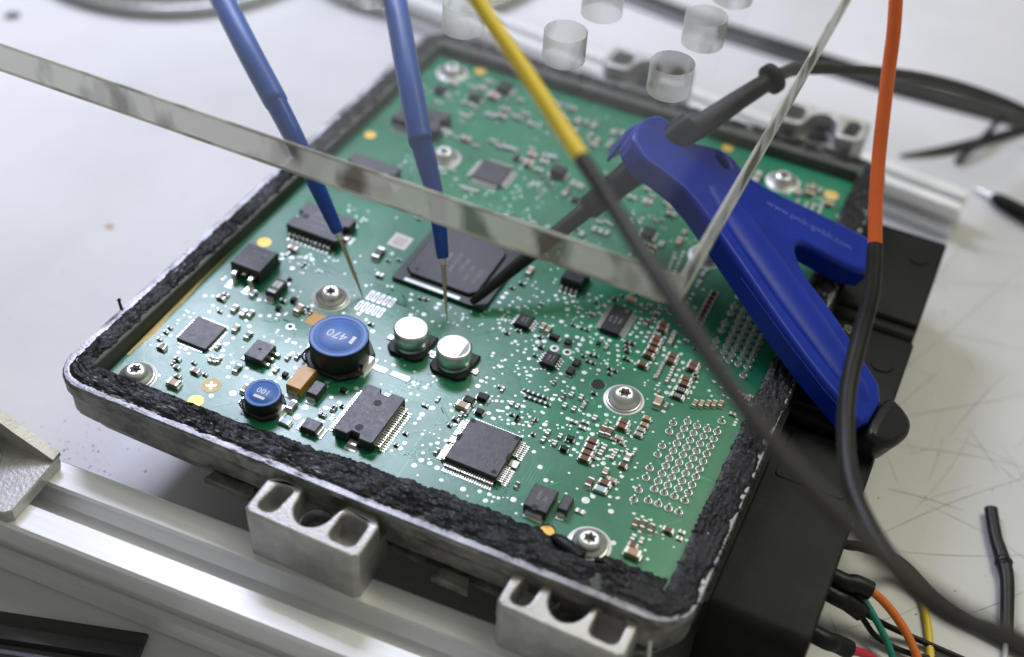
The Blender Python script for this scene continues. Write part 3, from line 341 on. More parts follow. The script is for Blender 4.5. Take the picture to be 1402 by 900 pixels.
    (88.7,47.4,0.3), (79.5,52.0,0.45), (90.2,42.8,0.55), (83.2,48.6,0.3), (84.4,42.2,0.45), (84.8,43.1,0.4), (85.2,48.2,0.35), (87.4,50.0,0.45),
    (86.7,50.5,0.45), (83.7,46.6,0.55), (81.3,47.8,0.45), (84.0,43.9,0.35), (89.6,51.6,0.3), (89.9,50.7,0.55), (89.0,51.1,0.55), (92.8,43.8,0.55),
    (91.0,57.7,0.45), (103.2,84.4,0.45), (95.9,80.2,0.55), (103.0,85.9,0.3), (97.4,83.7,0.55), (96.6,71.6,0.4), (102.9,80.8,0.45), (102.3,80.2,0.4),
    (105.6,74.8,0.4), (94.1,82.5,0.55), (105.2,77.4,0.3), (97.9,81.6,0.35), (105.6,89.1,0.55), (104.1,83.1,0.35), (101.7,78.9,0.35),
    (105.8,92.2,0.55), (100.0,88.2,0.4), (109.8,84.0,0.4), (93.4,83.5,0.55), (107.1,75.5,0.4), (100.7,81.1,0.45), (103.0,87.3,0.4), (100.0,91.3,0.35),
    (101.9,80.9,0.55), (103.4,82.2,0.4), (100.7,80.3,0.4), (108.0,84.2,0.55), (97.0,82.3,0.4), (100.2,83.0,0.45), (100.0,88.0,0.35), (99.3,81.8,0.35),
    (108.6,74.5,0.4), (108.9,78.8,0.45), (109.4,80.0,0.4), (104.3,98.0,0.4), (106.5,81.9,0.45), (111.9,85.7,0.4), (119.6,72.9,0.3), (108.1,87.4,0.4),
    (110.9,79.4,0.3), (110.7,96.7,0.3), (111.5,86.0,0.45), (115.6,79.6,0.55), (105.7,79.2,0.3), (115.9,88.1,0.55), (109.3,87.7,0.3), (107.9,87.7,0.3),
    (112.4,76.5,0.3), (110.1,87.0,0.45), (115.3,85.8,0.35), (110.6,78.7,0.55), (111.1,79.8,0.3), (111.5,94.0,0.3), (114.1,78.3,0.35),
    (107.5,89.6,0.55), (104.5,83.3,0.35), (101.1,90.5,0.4), (111.0,89.7,0.35), (108.0,92.4,0.4), (107.8,81.1,0.55), (112.8,91.0,0.4),
    (110.3,75.2,0.35), (110.8,82.7,0.45), (106.9,92.4,0.45), (114.2,88.8,0.35), (113.6,91.3,0.3), (106.4,86.7,0.3), (106.1,88.9,0.55),
    (114.6,73.4,0.55), (105.8,83.7,0.35), (111.8,106.8,0.3), (95.0,118.3,0.45), (93.9,121.0,0.35), (96.7,114.0,0.35), (104.0,124.5,0.4),
    (97.5,118.1,0.35), (91.0,117.1,0.55), (98.9,115.7,0.35), (95.1,123.7,0.3), (93.7,112.3,0.55), (103.5,119.0,0.4), (94.1,119.3,0.45),
    (88.5,116.1,0.55), (91.0,114.0,0.35), (89.5,115.2,0.55), (103.8,117.5,0.35), (97.4,117.4,0.3), (97.9,114.2,0.35), (88.9,112.5,0.55),
    (103.0,118.0,0.35), (91.3,118.6,0.55), (94.7,112.9,0.4), (91.5,116.2,0.45), (90.6,118.7,0.45), (101.4,124.8,0.55), (105.7,117.3,0.45),
    (94.3,114.0,0.35), (102.4,122.9,0.45), (92.7,120.4,0.45), (92.5,123.0,0.45), (98.5,117.6,0.4), (90.1,118.9,0.4), (87.9,127.3,0.35),
    (83.7,124.2,0.55), (88.7,116.8,0.45), (84.2,119.7,0.55), (87.8,121.3,0.3), (86.1,121.0,0.4), (88.0,120.1,0.45), (90.3,125.8,0.55),
    (79.2,122.2,0.35), (84.5,125.1,0.4), (90.5,125.5,0.45), (88.5,122.5,0.3), (88.3,119.0,0.55), (83.4,117.2,0.4), (85.4,116.2,0.45),
    (103.8,117.6,0.35), (105.2,116.2,0.4), (110.4,115.0,0.55), (107.3,116.8,0.35), (111.7,108.5,0.45), (106.6,115.2,0.35), (105.8,112.7,0.55),
    (109.2,110.4,0.3), (109.4,114.3,0.55), (108.7,113.9,0.55), (105.8,107.3,0.55), (101.8,113.2,0.4), (106.9,114.4,0.55), (114.2,109.0,0.35),
    (107.8,118.3,0.45), (109.3,110.5,0.55), (106.3,120.5,0.3), (110.4,110.4,0.55), (103.4,119.4,0.55), (105.3,107.1,0.55), (87.0,31.6,0.4),
    (86.8,25.7,0.45), (91.2,42.7,0.35), (93.8,37.0,0.3), (90.2,34.9,0.35), (84.6,36.9,0.35), (81.9,36.5,0.4), (90.2,38.4,0.3), (89.9,36.9,0.35),
    (82.1,38.7,0.3), (91.8,34.5,0.3), (101.3,29.4,0.45), (92.1,37.6,0.4), (95.6,30.3,0.45), (89.0,39.2,0.3), (85.0,41.5,0.4), (81.1,42.4,0.35),
    (87.9,35.0,0.4), (95.9,37.2,0.35), (93.1,35.4,0.45), (92.2,26.5,0.3), (91.3,40.4,0.4), (89.8,41.8,0.3), (86.7,37.8,0.55), (92.2,37.6,0.35),
    (93.8,47.0,0.35), (78.3,34.8,0.35), (83.8,35.8,0.3), (90.4,31.2,0.55), (87.4,34.8,0.55), (82.6,38.6,0.35), (95.5,28.2,0.55), (90.5,34.2,0.45),
    (94.9,38.6,0.35), (78.6,34.0,0.35), (102.0,36.3,0.3), (89.5,40.0,0.4), (89.8,46.8,0.4), (82.6,31.3,0.4), (101.4,37.2,0.4), (87.7,36.8,0.4),
    (89.6,34.7,0.4), (99.8,34.4,0.55), (96.5,41.0,0.45), (86.4,40.6,0.4), (87.8,26.6,0.4), (95.3,30.8,0.4), (88.7,41.0,0.45), (93.2,34.9,0.55),
    (94.4,31.0,0.3), (89.6,34.9,0.55), (100.9,53.3,0.55), (94.6,51.5,0.35), (100.8,41.1,0.45), (90.1,40.9,0.4), (96.7,53.8,0.35), (103.3,43.9,0.55),
    (100.0,47.6,0.45), (93.2,39.0,0.55), (97.4,53.2,0.55), (81.3,42.5,0.55), (90.3,34.9,0.3), (93.1,49.9,0.4), (98.0,47.8,0.45), (93.0,46.1,0.45),
    (97.0,31.0,0.45), (99.0,53.1,0.45), (98.8,45.2,0.45), (95.0,48.0,0.45), (96.9,39.1,0.55), (104.3,50.6,0.4), (104.0,47.1,0.35), (96.2,46.9,0.45),
    (89.6,42.8,0.45), (99.1,50.8,0.3), (97.3,45.8,0.45), (93.6,43.2,0.35), (94.7,46.5,0.55), (94.3,39.4,0.4), (92.8,46.5,0.3), (91.1,47.7,0.45),
    (96.8,45.6,0.45), (89.2,54.1,0.3), (103.3,56.8,0.3), (116.7,35.7,0.55), (101.8,31.9,0.45), (116.9,40.4,0.4), (96.2,25.6,0.55), (111.8,33.9,0.35),
    (102.6,30.7,0.3), (109.7,35.8,0.3), (108.8,31.7,0.45), (106.8,37.2,0.35), (110.8,39.3,0.45), (100.0,39.2,0.45), (114.5,30.4,0.4),
    (116.7,29.1,0.4), (105.2,31.1,0.3), (109.0,38.6,0.3), (106.3,32.4,0.35), (120.0,34.9,0.45), (99.5,34.3,0.55), (107.3,33.4,0.3), (113.6,29.7,0.55),
    (109.0,31.9,0.35), (117.7,28.2,0.55), (98.9,32.7,0.35), (111.9,30.9,0.4), (106.0,44.3,0.3), (104.5,37.3,0.3), (108.7,32.1,0.4), (112.9,37.0,0.4),
    (106.4,31.2,0.55), (93.4,21.4,0.3), (109.6,43.9,0.35), (104.3,38.4,0.45), (109.9,31.3,0.35), (97.3,44.6,0.3), (104.7,34.0,0.45),
    (103.4,38.3,0.35), (108.9,36.0,0.55), (109.6,25.2,0.4), (105.5,31.7,0.55), (104.9,33.5,0.35), (118.7,22.6,0.55), (115.2,35.9,0.4),
    (118.9,41.0,0.3), (117.1,39.9,0.55), (122.4,33.9,0.3), (118.2,42.0,0.45), (113.1,29.9,0.4), (120.3,32.4,0.3), (118.6,38.4,0.45),
    (122.3,35.2,0.35), (116.3,38.8,0.55), (115.7,34.0,0.55), (112.2,27.3,0.45), (119.7,32.1,0.55), (114.7,36.2,0.4), (124.0,31.1,0.3),
    (118.7,34.7,0.35), (116.4,43.0,0.3), (115.7,32.3,0.55), (116.7,39.8,0.4), (115.7,43.1,0.55), (117.5,33.1,0.35), (110.9,36.4,0.55),
    (114.9,32.8,0.55), (111.8,40.3,0.45), (115.2,33.8,0.4), (116.2,40.6,0.3), (119.9,30.8,0.4), (117.3,34.3,0.55), (115.7,36.2,0.55),
    (121.8,35.1,0.4), (116.7,35.0,0.4), (118.5,31.9,0.4), (122.1,45.8,0.4), (122.4,24.4,0.35), (119.0,25.4,0.3), (124.2,27.0,0.45), (121.1,21.1,0.45),
    (118.1,28.0,0.4), (116.4,22.0,0.3), (120.9,29.4,0.3), (122.2,23.9,0.4), (119.7,23.3,0.4), (114.8,22.8,0.4), (119.5,22.5,0.35), (120.9,25.9,0.45),
    (124.8,25.2,0.4), (120.7,29.5,0.3), (125.1,23.8,0.4), (120.5,27.9,0.35), (123.8,31.2,0.55), (124.1,28.3,0.45), (114.5,28.9,0.45),
    (120.4,23.2,0.55), (120.2,22.5,0.4), (117.2,28.5,0.35), (119.0,22.3,0.4), (123.0,30.1,0.4), (80.7,26.4,0.4), (76.2,21.1,0.3), (82.7,25.1,0.45),
    (74.9,19.9,0.55), (79.1,22.8,0.45), (78.8,20.6,0.35), (82.6,26.2,0.3), (85.5,26.2,0.45), (76.5,22.5,0.4), (89.9,29.0,0.35), (81.0,21.7,0.4),
    (86.1,28.4,0.35), (78.7,24.3,0.4), (82.0,26.3,0.45), (84.7,26.9,0.35), (74.8,21.1,0.35), (88.0,25.4,0.4), (80.7,26.5,0.35), (74.7,18.8,0.3),
    (76.5,16.9,0.45), (77.6,18.4,0.3), (77.2,21.2,0.35), (72.0,29.1,0.45), (80.1,17.4,0.3), (75.2,26.8,0.45), (77.8,23.1,0.3), (75.6,20.6,0.55),
    (79.7,14.0,0.4), (78.6,23.9,0.55), (77.7,15.0,0.55), (76.5,27.9,0.45), (78.0,18.1,0.55), (48.8,14.4,0.3), (54.7,9.5,0.4), (51.5,7.3,0.4),
    (53.2,7.9,0.55), (52.6,11.2,0.4), (53.8,15.4,0.55), (59.0,12.5,0.4), (53.5,15.7,0.35), (53.4,12.4,0.3), (52.1,16.8,0.55), (50.0,10.7,0.3),
    (55.0,13.5,0.35), (49.8,12.0,0.45), (50.9,14.1,0.35), (49.6,18.6,0.55), (51.7,7.3,0.45), (27.4,18.0,0.45), (21.8,20.6,0.4), (24.2,34.2,0.3),
    (29.2,32.0,0.3), (38.0,21.4,0.35), (32.9,22.8,0.4), (28.9,16.3,0.45), (18.4,32.4,0.55), (28.9,23.8,0.4), (27.2,33.2,0.45), (20.2,34.9,0.3),
    (39.3,28.2,0.3), (49.2,26.9,0.4), (26.5,24.5,0.55), (32.4,23.7,0.3), (41.0,34.1,0.55), (21.6,21.0,0.55), (31.3,31.9,0.45), (37.3,33.0,0.3),
    (32.7,31.3,0.45), (28.5,19.4,0.45), (28.2,29.2,0.55), (32.3,22.1,0.35), (33.4,31.4,0.55), (20.2,16.9,0.3), (19.1,23.7,0.4), (28.1,17.5,0.45),
    (22.9,24.1,0.35), (16.6,28.6,0.3), (14.9,24.8,0.55), (23.7,24.4,0.55), (25.1,25.8,0.45), (29.0,28.3,0.3), (21.6,27.3,0.55), (18.8,29.9,0.3),
    (27.8,20.7,0.55), (19.1,12.2,0.3), (27.2,24.2,0.4), (21.5,21.7,0.4), (15.9,27.0,0.4), (4.2,25.2,0.55), (12.7,35.6,0.45), (9.9,32.0,0.45),
    (8.6,30.7,0.55), (10.3,28.8,0.4), (11.0,34.2,0.3), (13.2,34.7,0.35), (8.1,33.0,0.55), (3.2,30.5,0.3), (3.3,28.3,0.4), (15.8,33.1,0.55),
    (15.8,28.1,0.45), (9.2,34.0,0.3), (7.1,27.5,0.4), (24.4,39.5,0.35), (9.6,32.8,0.35), (13.7,31.5,0.3), (19.1,25.6,0.55), (9.5,29.3,0.35),
    (38.2,46.2,0.55), (32.1,40.8,0.4), (30.5,39.0,0.4), (42.4,53.5,0.35), (35.8,50.5,0.55), (28.9,36.4,0.55), (32.1,48.2,0.45), (23.4,38.3,0.3),
    (30.2,41.2,0.45), (30.2,43.4,0.35), (27.4,41.9,0.4), (43.8,43.2,0.35), (24.5,36.5,0.45), (41.1,41.7,0.3), (45.1,42.7,0.45), (37.8,48.8,0.55),
    (42.0,48.6,0.35), (45.1,43.6,0.45), (36.8,43.0,0.4), (43.5,50.9,0.35), (40.6,48.8,0.3), (38.7,46.3,0.4), (37.3,53.2,0.35), (48.0,42.2,0.45),
    (44.8,50.6,0.55), (43.7,51.2,0.4), (61.0,33.2,0.3), (62.3,33.5,0.55), (61.5,44.9,0.55), (71.8,49.5,0.45), (55.8,36.5,0.35), (57.9,42.3,0.35),
    (58.7,29.2,0.35), (59.3,29.6,0.3), (66.6,27.4,0.45), (64.1,40.0,0.35), (69.3,35.7,0.35), (63.9,47.4,0.4), (62.0,28.2,0.35), (59.4,53.1,0.35),
    (73.9,41.2,0.4), (61.0,34.4,0.45), (67.2,43.5,0.35), (56.9,39.1,0.35), (33.2,153.0,0.55), (17.6,152.6,0.45), (17.7,136.7,0.4), (26.5,142.4,0.45),
    (13.9,136.5,0.4), (22.1,135.8,0.35), (18.4,147.7,0.55), (48.4,152.1,0.35), (27.9,143.0,0.35), (27.6,142.3,0.55), (39.4,157.6,0.4),
    (32.2,148.0,0.4), (17.9,158.2,0.4), (26.0,156.1,0.45), (27.2,158.1,0.4), (25.3,150.2,0.35), (37.9,157.2,0.35), (15.7,148.0,0.45),
    (27.5,154.0,0.35), (39.3,144.8,0.55), (25.7,135.9,0.45), (23.7,151.8,0.35), (23.9,156.2,0.3), (33.1,157.7,0.45), (18.0,144.0,0.4),
    (22.8,145.9,0.45), (16.6,143.8,0.4), (29.6,141.6,0.4), (22.8,150.4,0.35), (19.4,142.4,0.55), (26.4,159.0,0.35), (24.5,135.2,0.45),
    (35.9,147.3,0.3), (17.3,137.7,0.35), (30.8,136.3,0.35), (26.1,147.0,0.4), (34.5,148.1,0.3), (32.0,144.2,0.4), (30.1,155.0,0.55),
    (23.2,145.0,0.55), (35.9,139.7,0.3), (30.3,150.2,0.35), (24.3,146.4,0.35), (19.1,157.8,0.35), (23.9,156.2,0.4), (26.1,145.8,0.3),
    (39.4,150.4,0.35), (23.0,135.6,0.3), (23.4,147.9,0.45), (31.0,155.7,0.55), (11.2,147.9,0.35), (20.2,150.8,0.3), (24.9,159.2,0.3),
    (13.8,136.5,0.35), (24.2,152.4,0.4), (35.5,152.7,0.55), (27.0,135.4,0.45), (13.5,145.2,0.55), (28.1,155.8,0.45), (17.5,147.0,0.55),
    (35.0,155.6,0.45), (28.4,135.8,0.4), (19.1,148.3,0.35), (24.4,156.9,0.45), (18.2,142.8,0.3), (32.5,149.4,0.55), (12.8,153.0,0.3),
    (13.1,149.0,0.3), (23.1,140.1,0.4), (6.5,149.7,0.45), (8.1,155.0,0.35), (10.9,152.7,0.3), (18.1,155.2,0.55), (17.4,147.6,0.55), (7.7,145.8,0.55),
    (14.6,151.3,0.4), (19.6,143.6,0.4), (28.6,145.9,0.45), (13.3,152.8,0.45), (19.1,149.3,0.45), (16.1,152.8,0.35), (9.7,145.5,0.55),
    (18.3,155.5,0.45), (23.3,149.9,0.3), (10.7,143.8,0.45), (18.8,150.9,0.45), (18.3,157.6,0.35), (20.7,150.2,0.3), (14.4,143.9,0.35),
    (45.1,145.2,0.45), (47.1,136.9,0.3), (47.7,149.4,0.35), (47.9,144.7,0.45), (54.0,144.8,0.55), (55.5,155.1,0.3), (40.5,138.2,0.4),
    (58.5,149.9,0.4), (53.3,155.4,0.4), (51.2,142.2,0.45), (54.1,151.0,0.3), (47.4,143.4,0.4), (53.6,148.7,0.35), (49.0,145.7,0.45),
    (50.5,144.5,0.55), (51.8,150.5,0.55), (49.9,145.6,0.3), (49.1,143.6,0.3), (51.3,138.9,0.35), (55.3,142.2,0.35), (56.5,149.2,0.3),
    (47.6,146.1,0.55), (47.4,147.7,0.3), (49.5,138.3,0.45), (42.2,138.6,0.4), (47.0,144.5,0.4), (44.4,142.9,0.35), (54.7,144.3,0.55),
    (59.7,146.5,0.4), (50.1,158.2,0.45), (58.6,145.5,0.55), (43.9,145.8,0.45), (44.8,147.2,0.55), (53.4,150.7,0.35), (53.4,142.3,0.4),
    (54.8,151.0,0.35), (49.9,145.0,0.3), (54.8,149.2,0.55), (48.1,155.0,0.55), (51.6,143.0,0.45), (66.3,158.3,0.55), (61.4,155.8,0.35),
    (55.7,156.4,0.3), (51.4,154.2,0.45), (54.5,160.7,0.55), (64.0,159.4,0.45), (56.1,160.1,0.3), (64.1,158.5,0.3), (63.6,159.2,0.35),
    (62.1,157.2,0.4), (58.9,159.6,0.35), (59.1,161.8,0.35), (56.8,157.6,0.55), (32.6,106.7,0.3), (36.3,103.6,0.35), (38.2,109.2,0.35),
    (37.9,109.2,0.35), (34.8,105.0,0.3), (35.5,116.3,0.3), (37.7,108.8,0.35), (32.4,111.4,0.45), (33.5,108.9,0.3), (30.7,107.8,0.55),
    (24.6,107.8,0.3), (32.6,107.8,0.3), (30.9,109.4,0.4), (33.2,102.4,0.4), (31.8,111.5,0.45), (31.5,114.1,0.3), (38.2,105.9,0.3), (30.3,109.6,0.3),
    (30.8,109.8,0.3), (36.4,101.9,0.4), (20.6,111.6,0.35), (18.8,111.4,0.3), (21.1,106.8,0.4), (13.1,114.9,0.4), (25.2,112.5,0.4), (21.6,116.7,0.35),
    (21.3,109.1,0.55), (16.0,107.2,0.3), (23.0,113.7,0.45), (28.3,113.8,0.3), (22.8,110.3,0.3), (15.2,110.0,0.35), (22.5,114.2,0.3),
    (20.9,117.7,0.55), (103.0,153.8,0.45), (99.6,149.8,0.3), (101.5,154.4,0.35), (102.6,151.4,0.4), (102.5,152.7,0.4), (103.4,155.7,0.4),
    (104.7,155.6,0.4), (99.3,150.4,0.3), (98.1,149.2,0.4), (96.6,154.3,0.3), (100.2,146.3,0.35), (100.0,152.5,0.45), (130.5,152.4,0.4),
    (126.0,148.9,0.3), (134.1,151.8,0.45), (128.7,150.5,0.3), (128.3,148.5,0.4), (126.7,144.7,0.55), (131.1,150.2,0.35), (136.7,155.7,0.4),
    (133.4,148.8,0.55), (131.9,149.0,0.35), (131.8,151.8,0.55), (125.8,145.9,0.4), (132.4,149.5,0.3), (120.2,144.5,0.45), (125.4,154.7,0.4),
    (124.5,144.1,0.35), (120.1,144.0,0.3), (128.6,145.2,0.4), (126.2,145.5,0.55), (124.2,145.0,0.4), (131.1,142.2,0.3), (113.3,62.9,0.55),
    (115.6,46.2,0.35), (115.8,53.7,0.45), (115.1,60.9,0.3), (118.2,48.2,0.45), (114.7,59.8,0.4), (112.8,51.0,0.45), (112.7,53.0,0.3),
    (108.3,61.1,0.35), (111.7,54.8,0.55), (116.6,54.1,0.35), (117.2,55.0,0.3), (110.0,52.6,0.55), (118.4,57.4,0.55), (118.4,50.9,0.45),
    (116.4,52.5,0.4), (121.1,53.1,0.4), (116.2,54.0,0.35), (115.5,52.6,0.4), (115.0,58.9,0.35), (125.8,63.5,0.3), (130.6,63.3,0.45),
    (125.6,66.6,0.45), (125.5,62.4,0.55), (129.8,59.0,0.55), (124.4,67.4,0.4), (126.7,64.4,0.3), (127.7,58.6,0.35), (127.5,66.2,0.4),
    (126.8,71.6,0.4), (126.2,71.1,0.55), (133.1,65.0,0.4), (127.1,61.8,0.4), (129.5,64.7,0.55), (132.5,69.1,0.4), (129.3,68.4,0.4), (120.5,71.4,0.45),
    (131.0,72.2,0.55), (125.4,71.2,0.35), (121.5,68.9,0.55), (129.4,17.8,0.3), (135.0,17.9,0.3), (129.2,18.4,0.55), (131.6,18.2,0.35),
    (123.8,20.4,0.4), (134.7,18.9,0.3), (135.3,16.9,0.35), (132.2,17.6,0.45), (129.4,23.4,0.55), (131.5,17.9,0.35), (131.1,20.3,0.4),
    (137.9,16.9,0.3), (130.0,16.7,0.3), (111.3,19.5,0.4), (112.0,16.9,0.45), (110.8,16.6,0.35), (106.8,14.9,0.35), (113.0,21.9,0.4),
    (116.9,17.2,0.55), (109.6,17.0,0.35), (105.6,12.8,0.45), (100.3,12.3,0.3), (106.2,11.3,0.45), (104.0,12.2,0.4), (103.9,11.4,0.45),
    (104.6,11.6,0.3), (98.7,12.1,0.35), (103.8,9.3,0.4), (104.5,14.2,0.4),
]
PINS = [
    (125.36,50.64), (125.46,47.64), (125.51,42.67), (125.54,39.74), (125.33,35.09), (125.57,32.09), (125.41,27.99), (125.44,24.89), (128.39,26.16),
    (130.74,26.31), (133.22,26.25), (135.57,26.31), (135.43,56.51), (128.24,52.69), (128.26,50.15), (128.28,47.62), (128.3,45.08), (128.32,42.54),
    (128.35,40.01), (128.37,37.47), (128.39,34.93), (128.41,32.4), (128.43,29.86), (130.7,52.46), (130.71,49.95), (130.72,47.44), (130.72,44.94),
    (130.73,42.43), (130.74,39.92), (130.75,37.41), (130.75,34.91), (130.76,32.4), (130.77,29.89), (133.18,52.55), (133.18,50.05), (133.18,47.55),
    (133.18,45.05), (133.18,42.55), (133.19,40.05), (133.19,37.55), (133.19,35.05), (133.19,32.55), (133.19,30.05), (135.54,52.99), (135.55,50.43),
    (135.57,47.88), (135.58,45.32), (135.6,42.77), (135.61,40.21), (135.63,37.66), (135.64,35.1), (135.66,32.55), (135.67,29.99), (125.46,100.44),
    (125.48,96.33), (125.54,93.47), (125.41,89.11), (125.49,86.24), (125.49,81.81), (125.61,79.25), (135.4,73.52), (128.21,98.54), (128.24,96.11),
    (128.26,93.67), (128.29,91.24), (128.32,88.8), (128.34,86.37), (128.37,83.93), (128.4,81.5), (128.42,79.06), (128.45,76.63), (130.63,98.99),
    (130.63,96.51), (130.63,94.03), (130.63,91.56), (130.63,89.08), (130.63,86.6), (130.64,84.12), (130.64,81.64), (130.64,79.17), (130.64,76.69),
    (132.94,98.8), (132.94,96.36), (132.95,93.91), (132.96,91.46), (132.96,89.02), (132.97,86.57), (132.97,84.12), (132.98,81.67), (132.98,79.23),
    (132.99,76.78), (135.27,99.05), (135.28,96.58), (135.28,94.12), (135.29,91.65), (135.3,89.19), (135.3,86.72), (135.31,84.25), (135.32,81.79),
    (135.32,79.33), (135.33,76.86),
]
ICS = {
    'qfn': (11.9, 22.93, 8.4, 8.9),
    'qfp_mid': (46.03, 115.75, 9.07, 9.31),
    'qfp_big': (89.85, 21.42, 13.06, 13.72),
    'd2pak': (9.97, 49.49, 8.78, 8.82),
    'hsop_left': (16.68, 71.18, 15.66, 11.56),
    'hsop_front': (62.45, 17.49, 9.97, 15.96),
    'hsop_mid': (16.33, 95.7, 15.51, 14.31),
    'hsop_back': (16.71, 127.76, 15.14, 10.44),
    'diode_w': (19.58, 44.54, 2.99, 5.66),
    'dpak': (28.56, 23.4, 5.1, 6.17),
    'tant': (42.2, 20.28, 3.97, 7.35),
    'sma_l': (46.96, 19.24, 2.91, 4.4),
    'sqic': (51.76, 9.18, 3.99, 3.28),
    'so8a': (80.11, 64.45, 3.75, 4.38),
    'so8b': (91.47, 55.27, 3.44, 4.74),
    'dpak4': (85.49, 87.58, 5.9, 11.19),
    'tssop': (100.47, 76.04, 4.93, 10.09),
    'smc': (107.54, 13.94, 5.54, 6.85),
    'sma_r': (112.85, 15.5, 2.31, 4.28),
    'bga': (56.82, 72.11, 26.71, 18.18),
    'lid': (56.14, 74.8, 21.58, 19.76),
}
PT = {
    'ind_big': (45.42, 32.46),
    'ind_small': (38.14, 10.29),
    'can1': (58.87, 44.0),
    'can2': (70.97, 43.25),
    'gold1': (23.33, 4.14),
    'gold2': (5.84, 59.69),
    'gold3': (111.83, 7.77),
    'gold4': (19.19, 162.34),
    'gold5': (6.12, 115.6),
    'gold6': (101.79, 162.15),
    'fid': (23.58, 9.94),
    'fid2': (135.6, 155.1),
    'hole': (29.16, 35.67),
    'hole2': (90.45, 60.06),
    'hole3': (93.79, 60.32),
    'keyhole': (104.79, 53.78),
    'label': (37.27, 77.41),
    'orange': (33.48, 40.87),
    'netA': (43.97, 55.18),
    'netB': (43.36, 50.61),
    'r222a': (123.5, 61.2),
    'r222b': (123.32, 58.92),
    'slab1': (55.47, 33.44),
    'slab2': (61.49, 33.57),
}
SCREWS = [
    (6.6,4.1), (32.69,49.34), (12.0,156.81), (30.31,116.19), (121.36,154.16), (112.49,111.69), (112.23,52.03), (121.31,8.83),
]
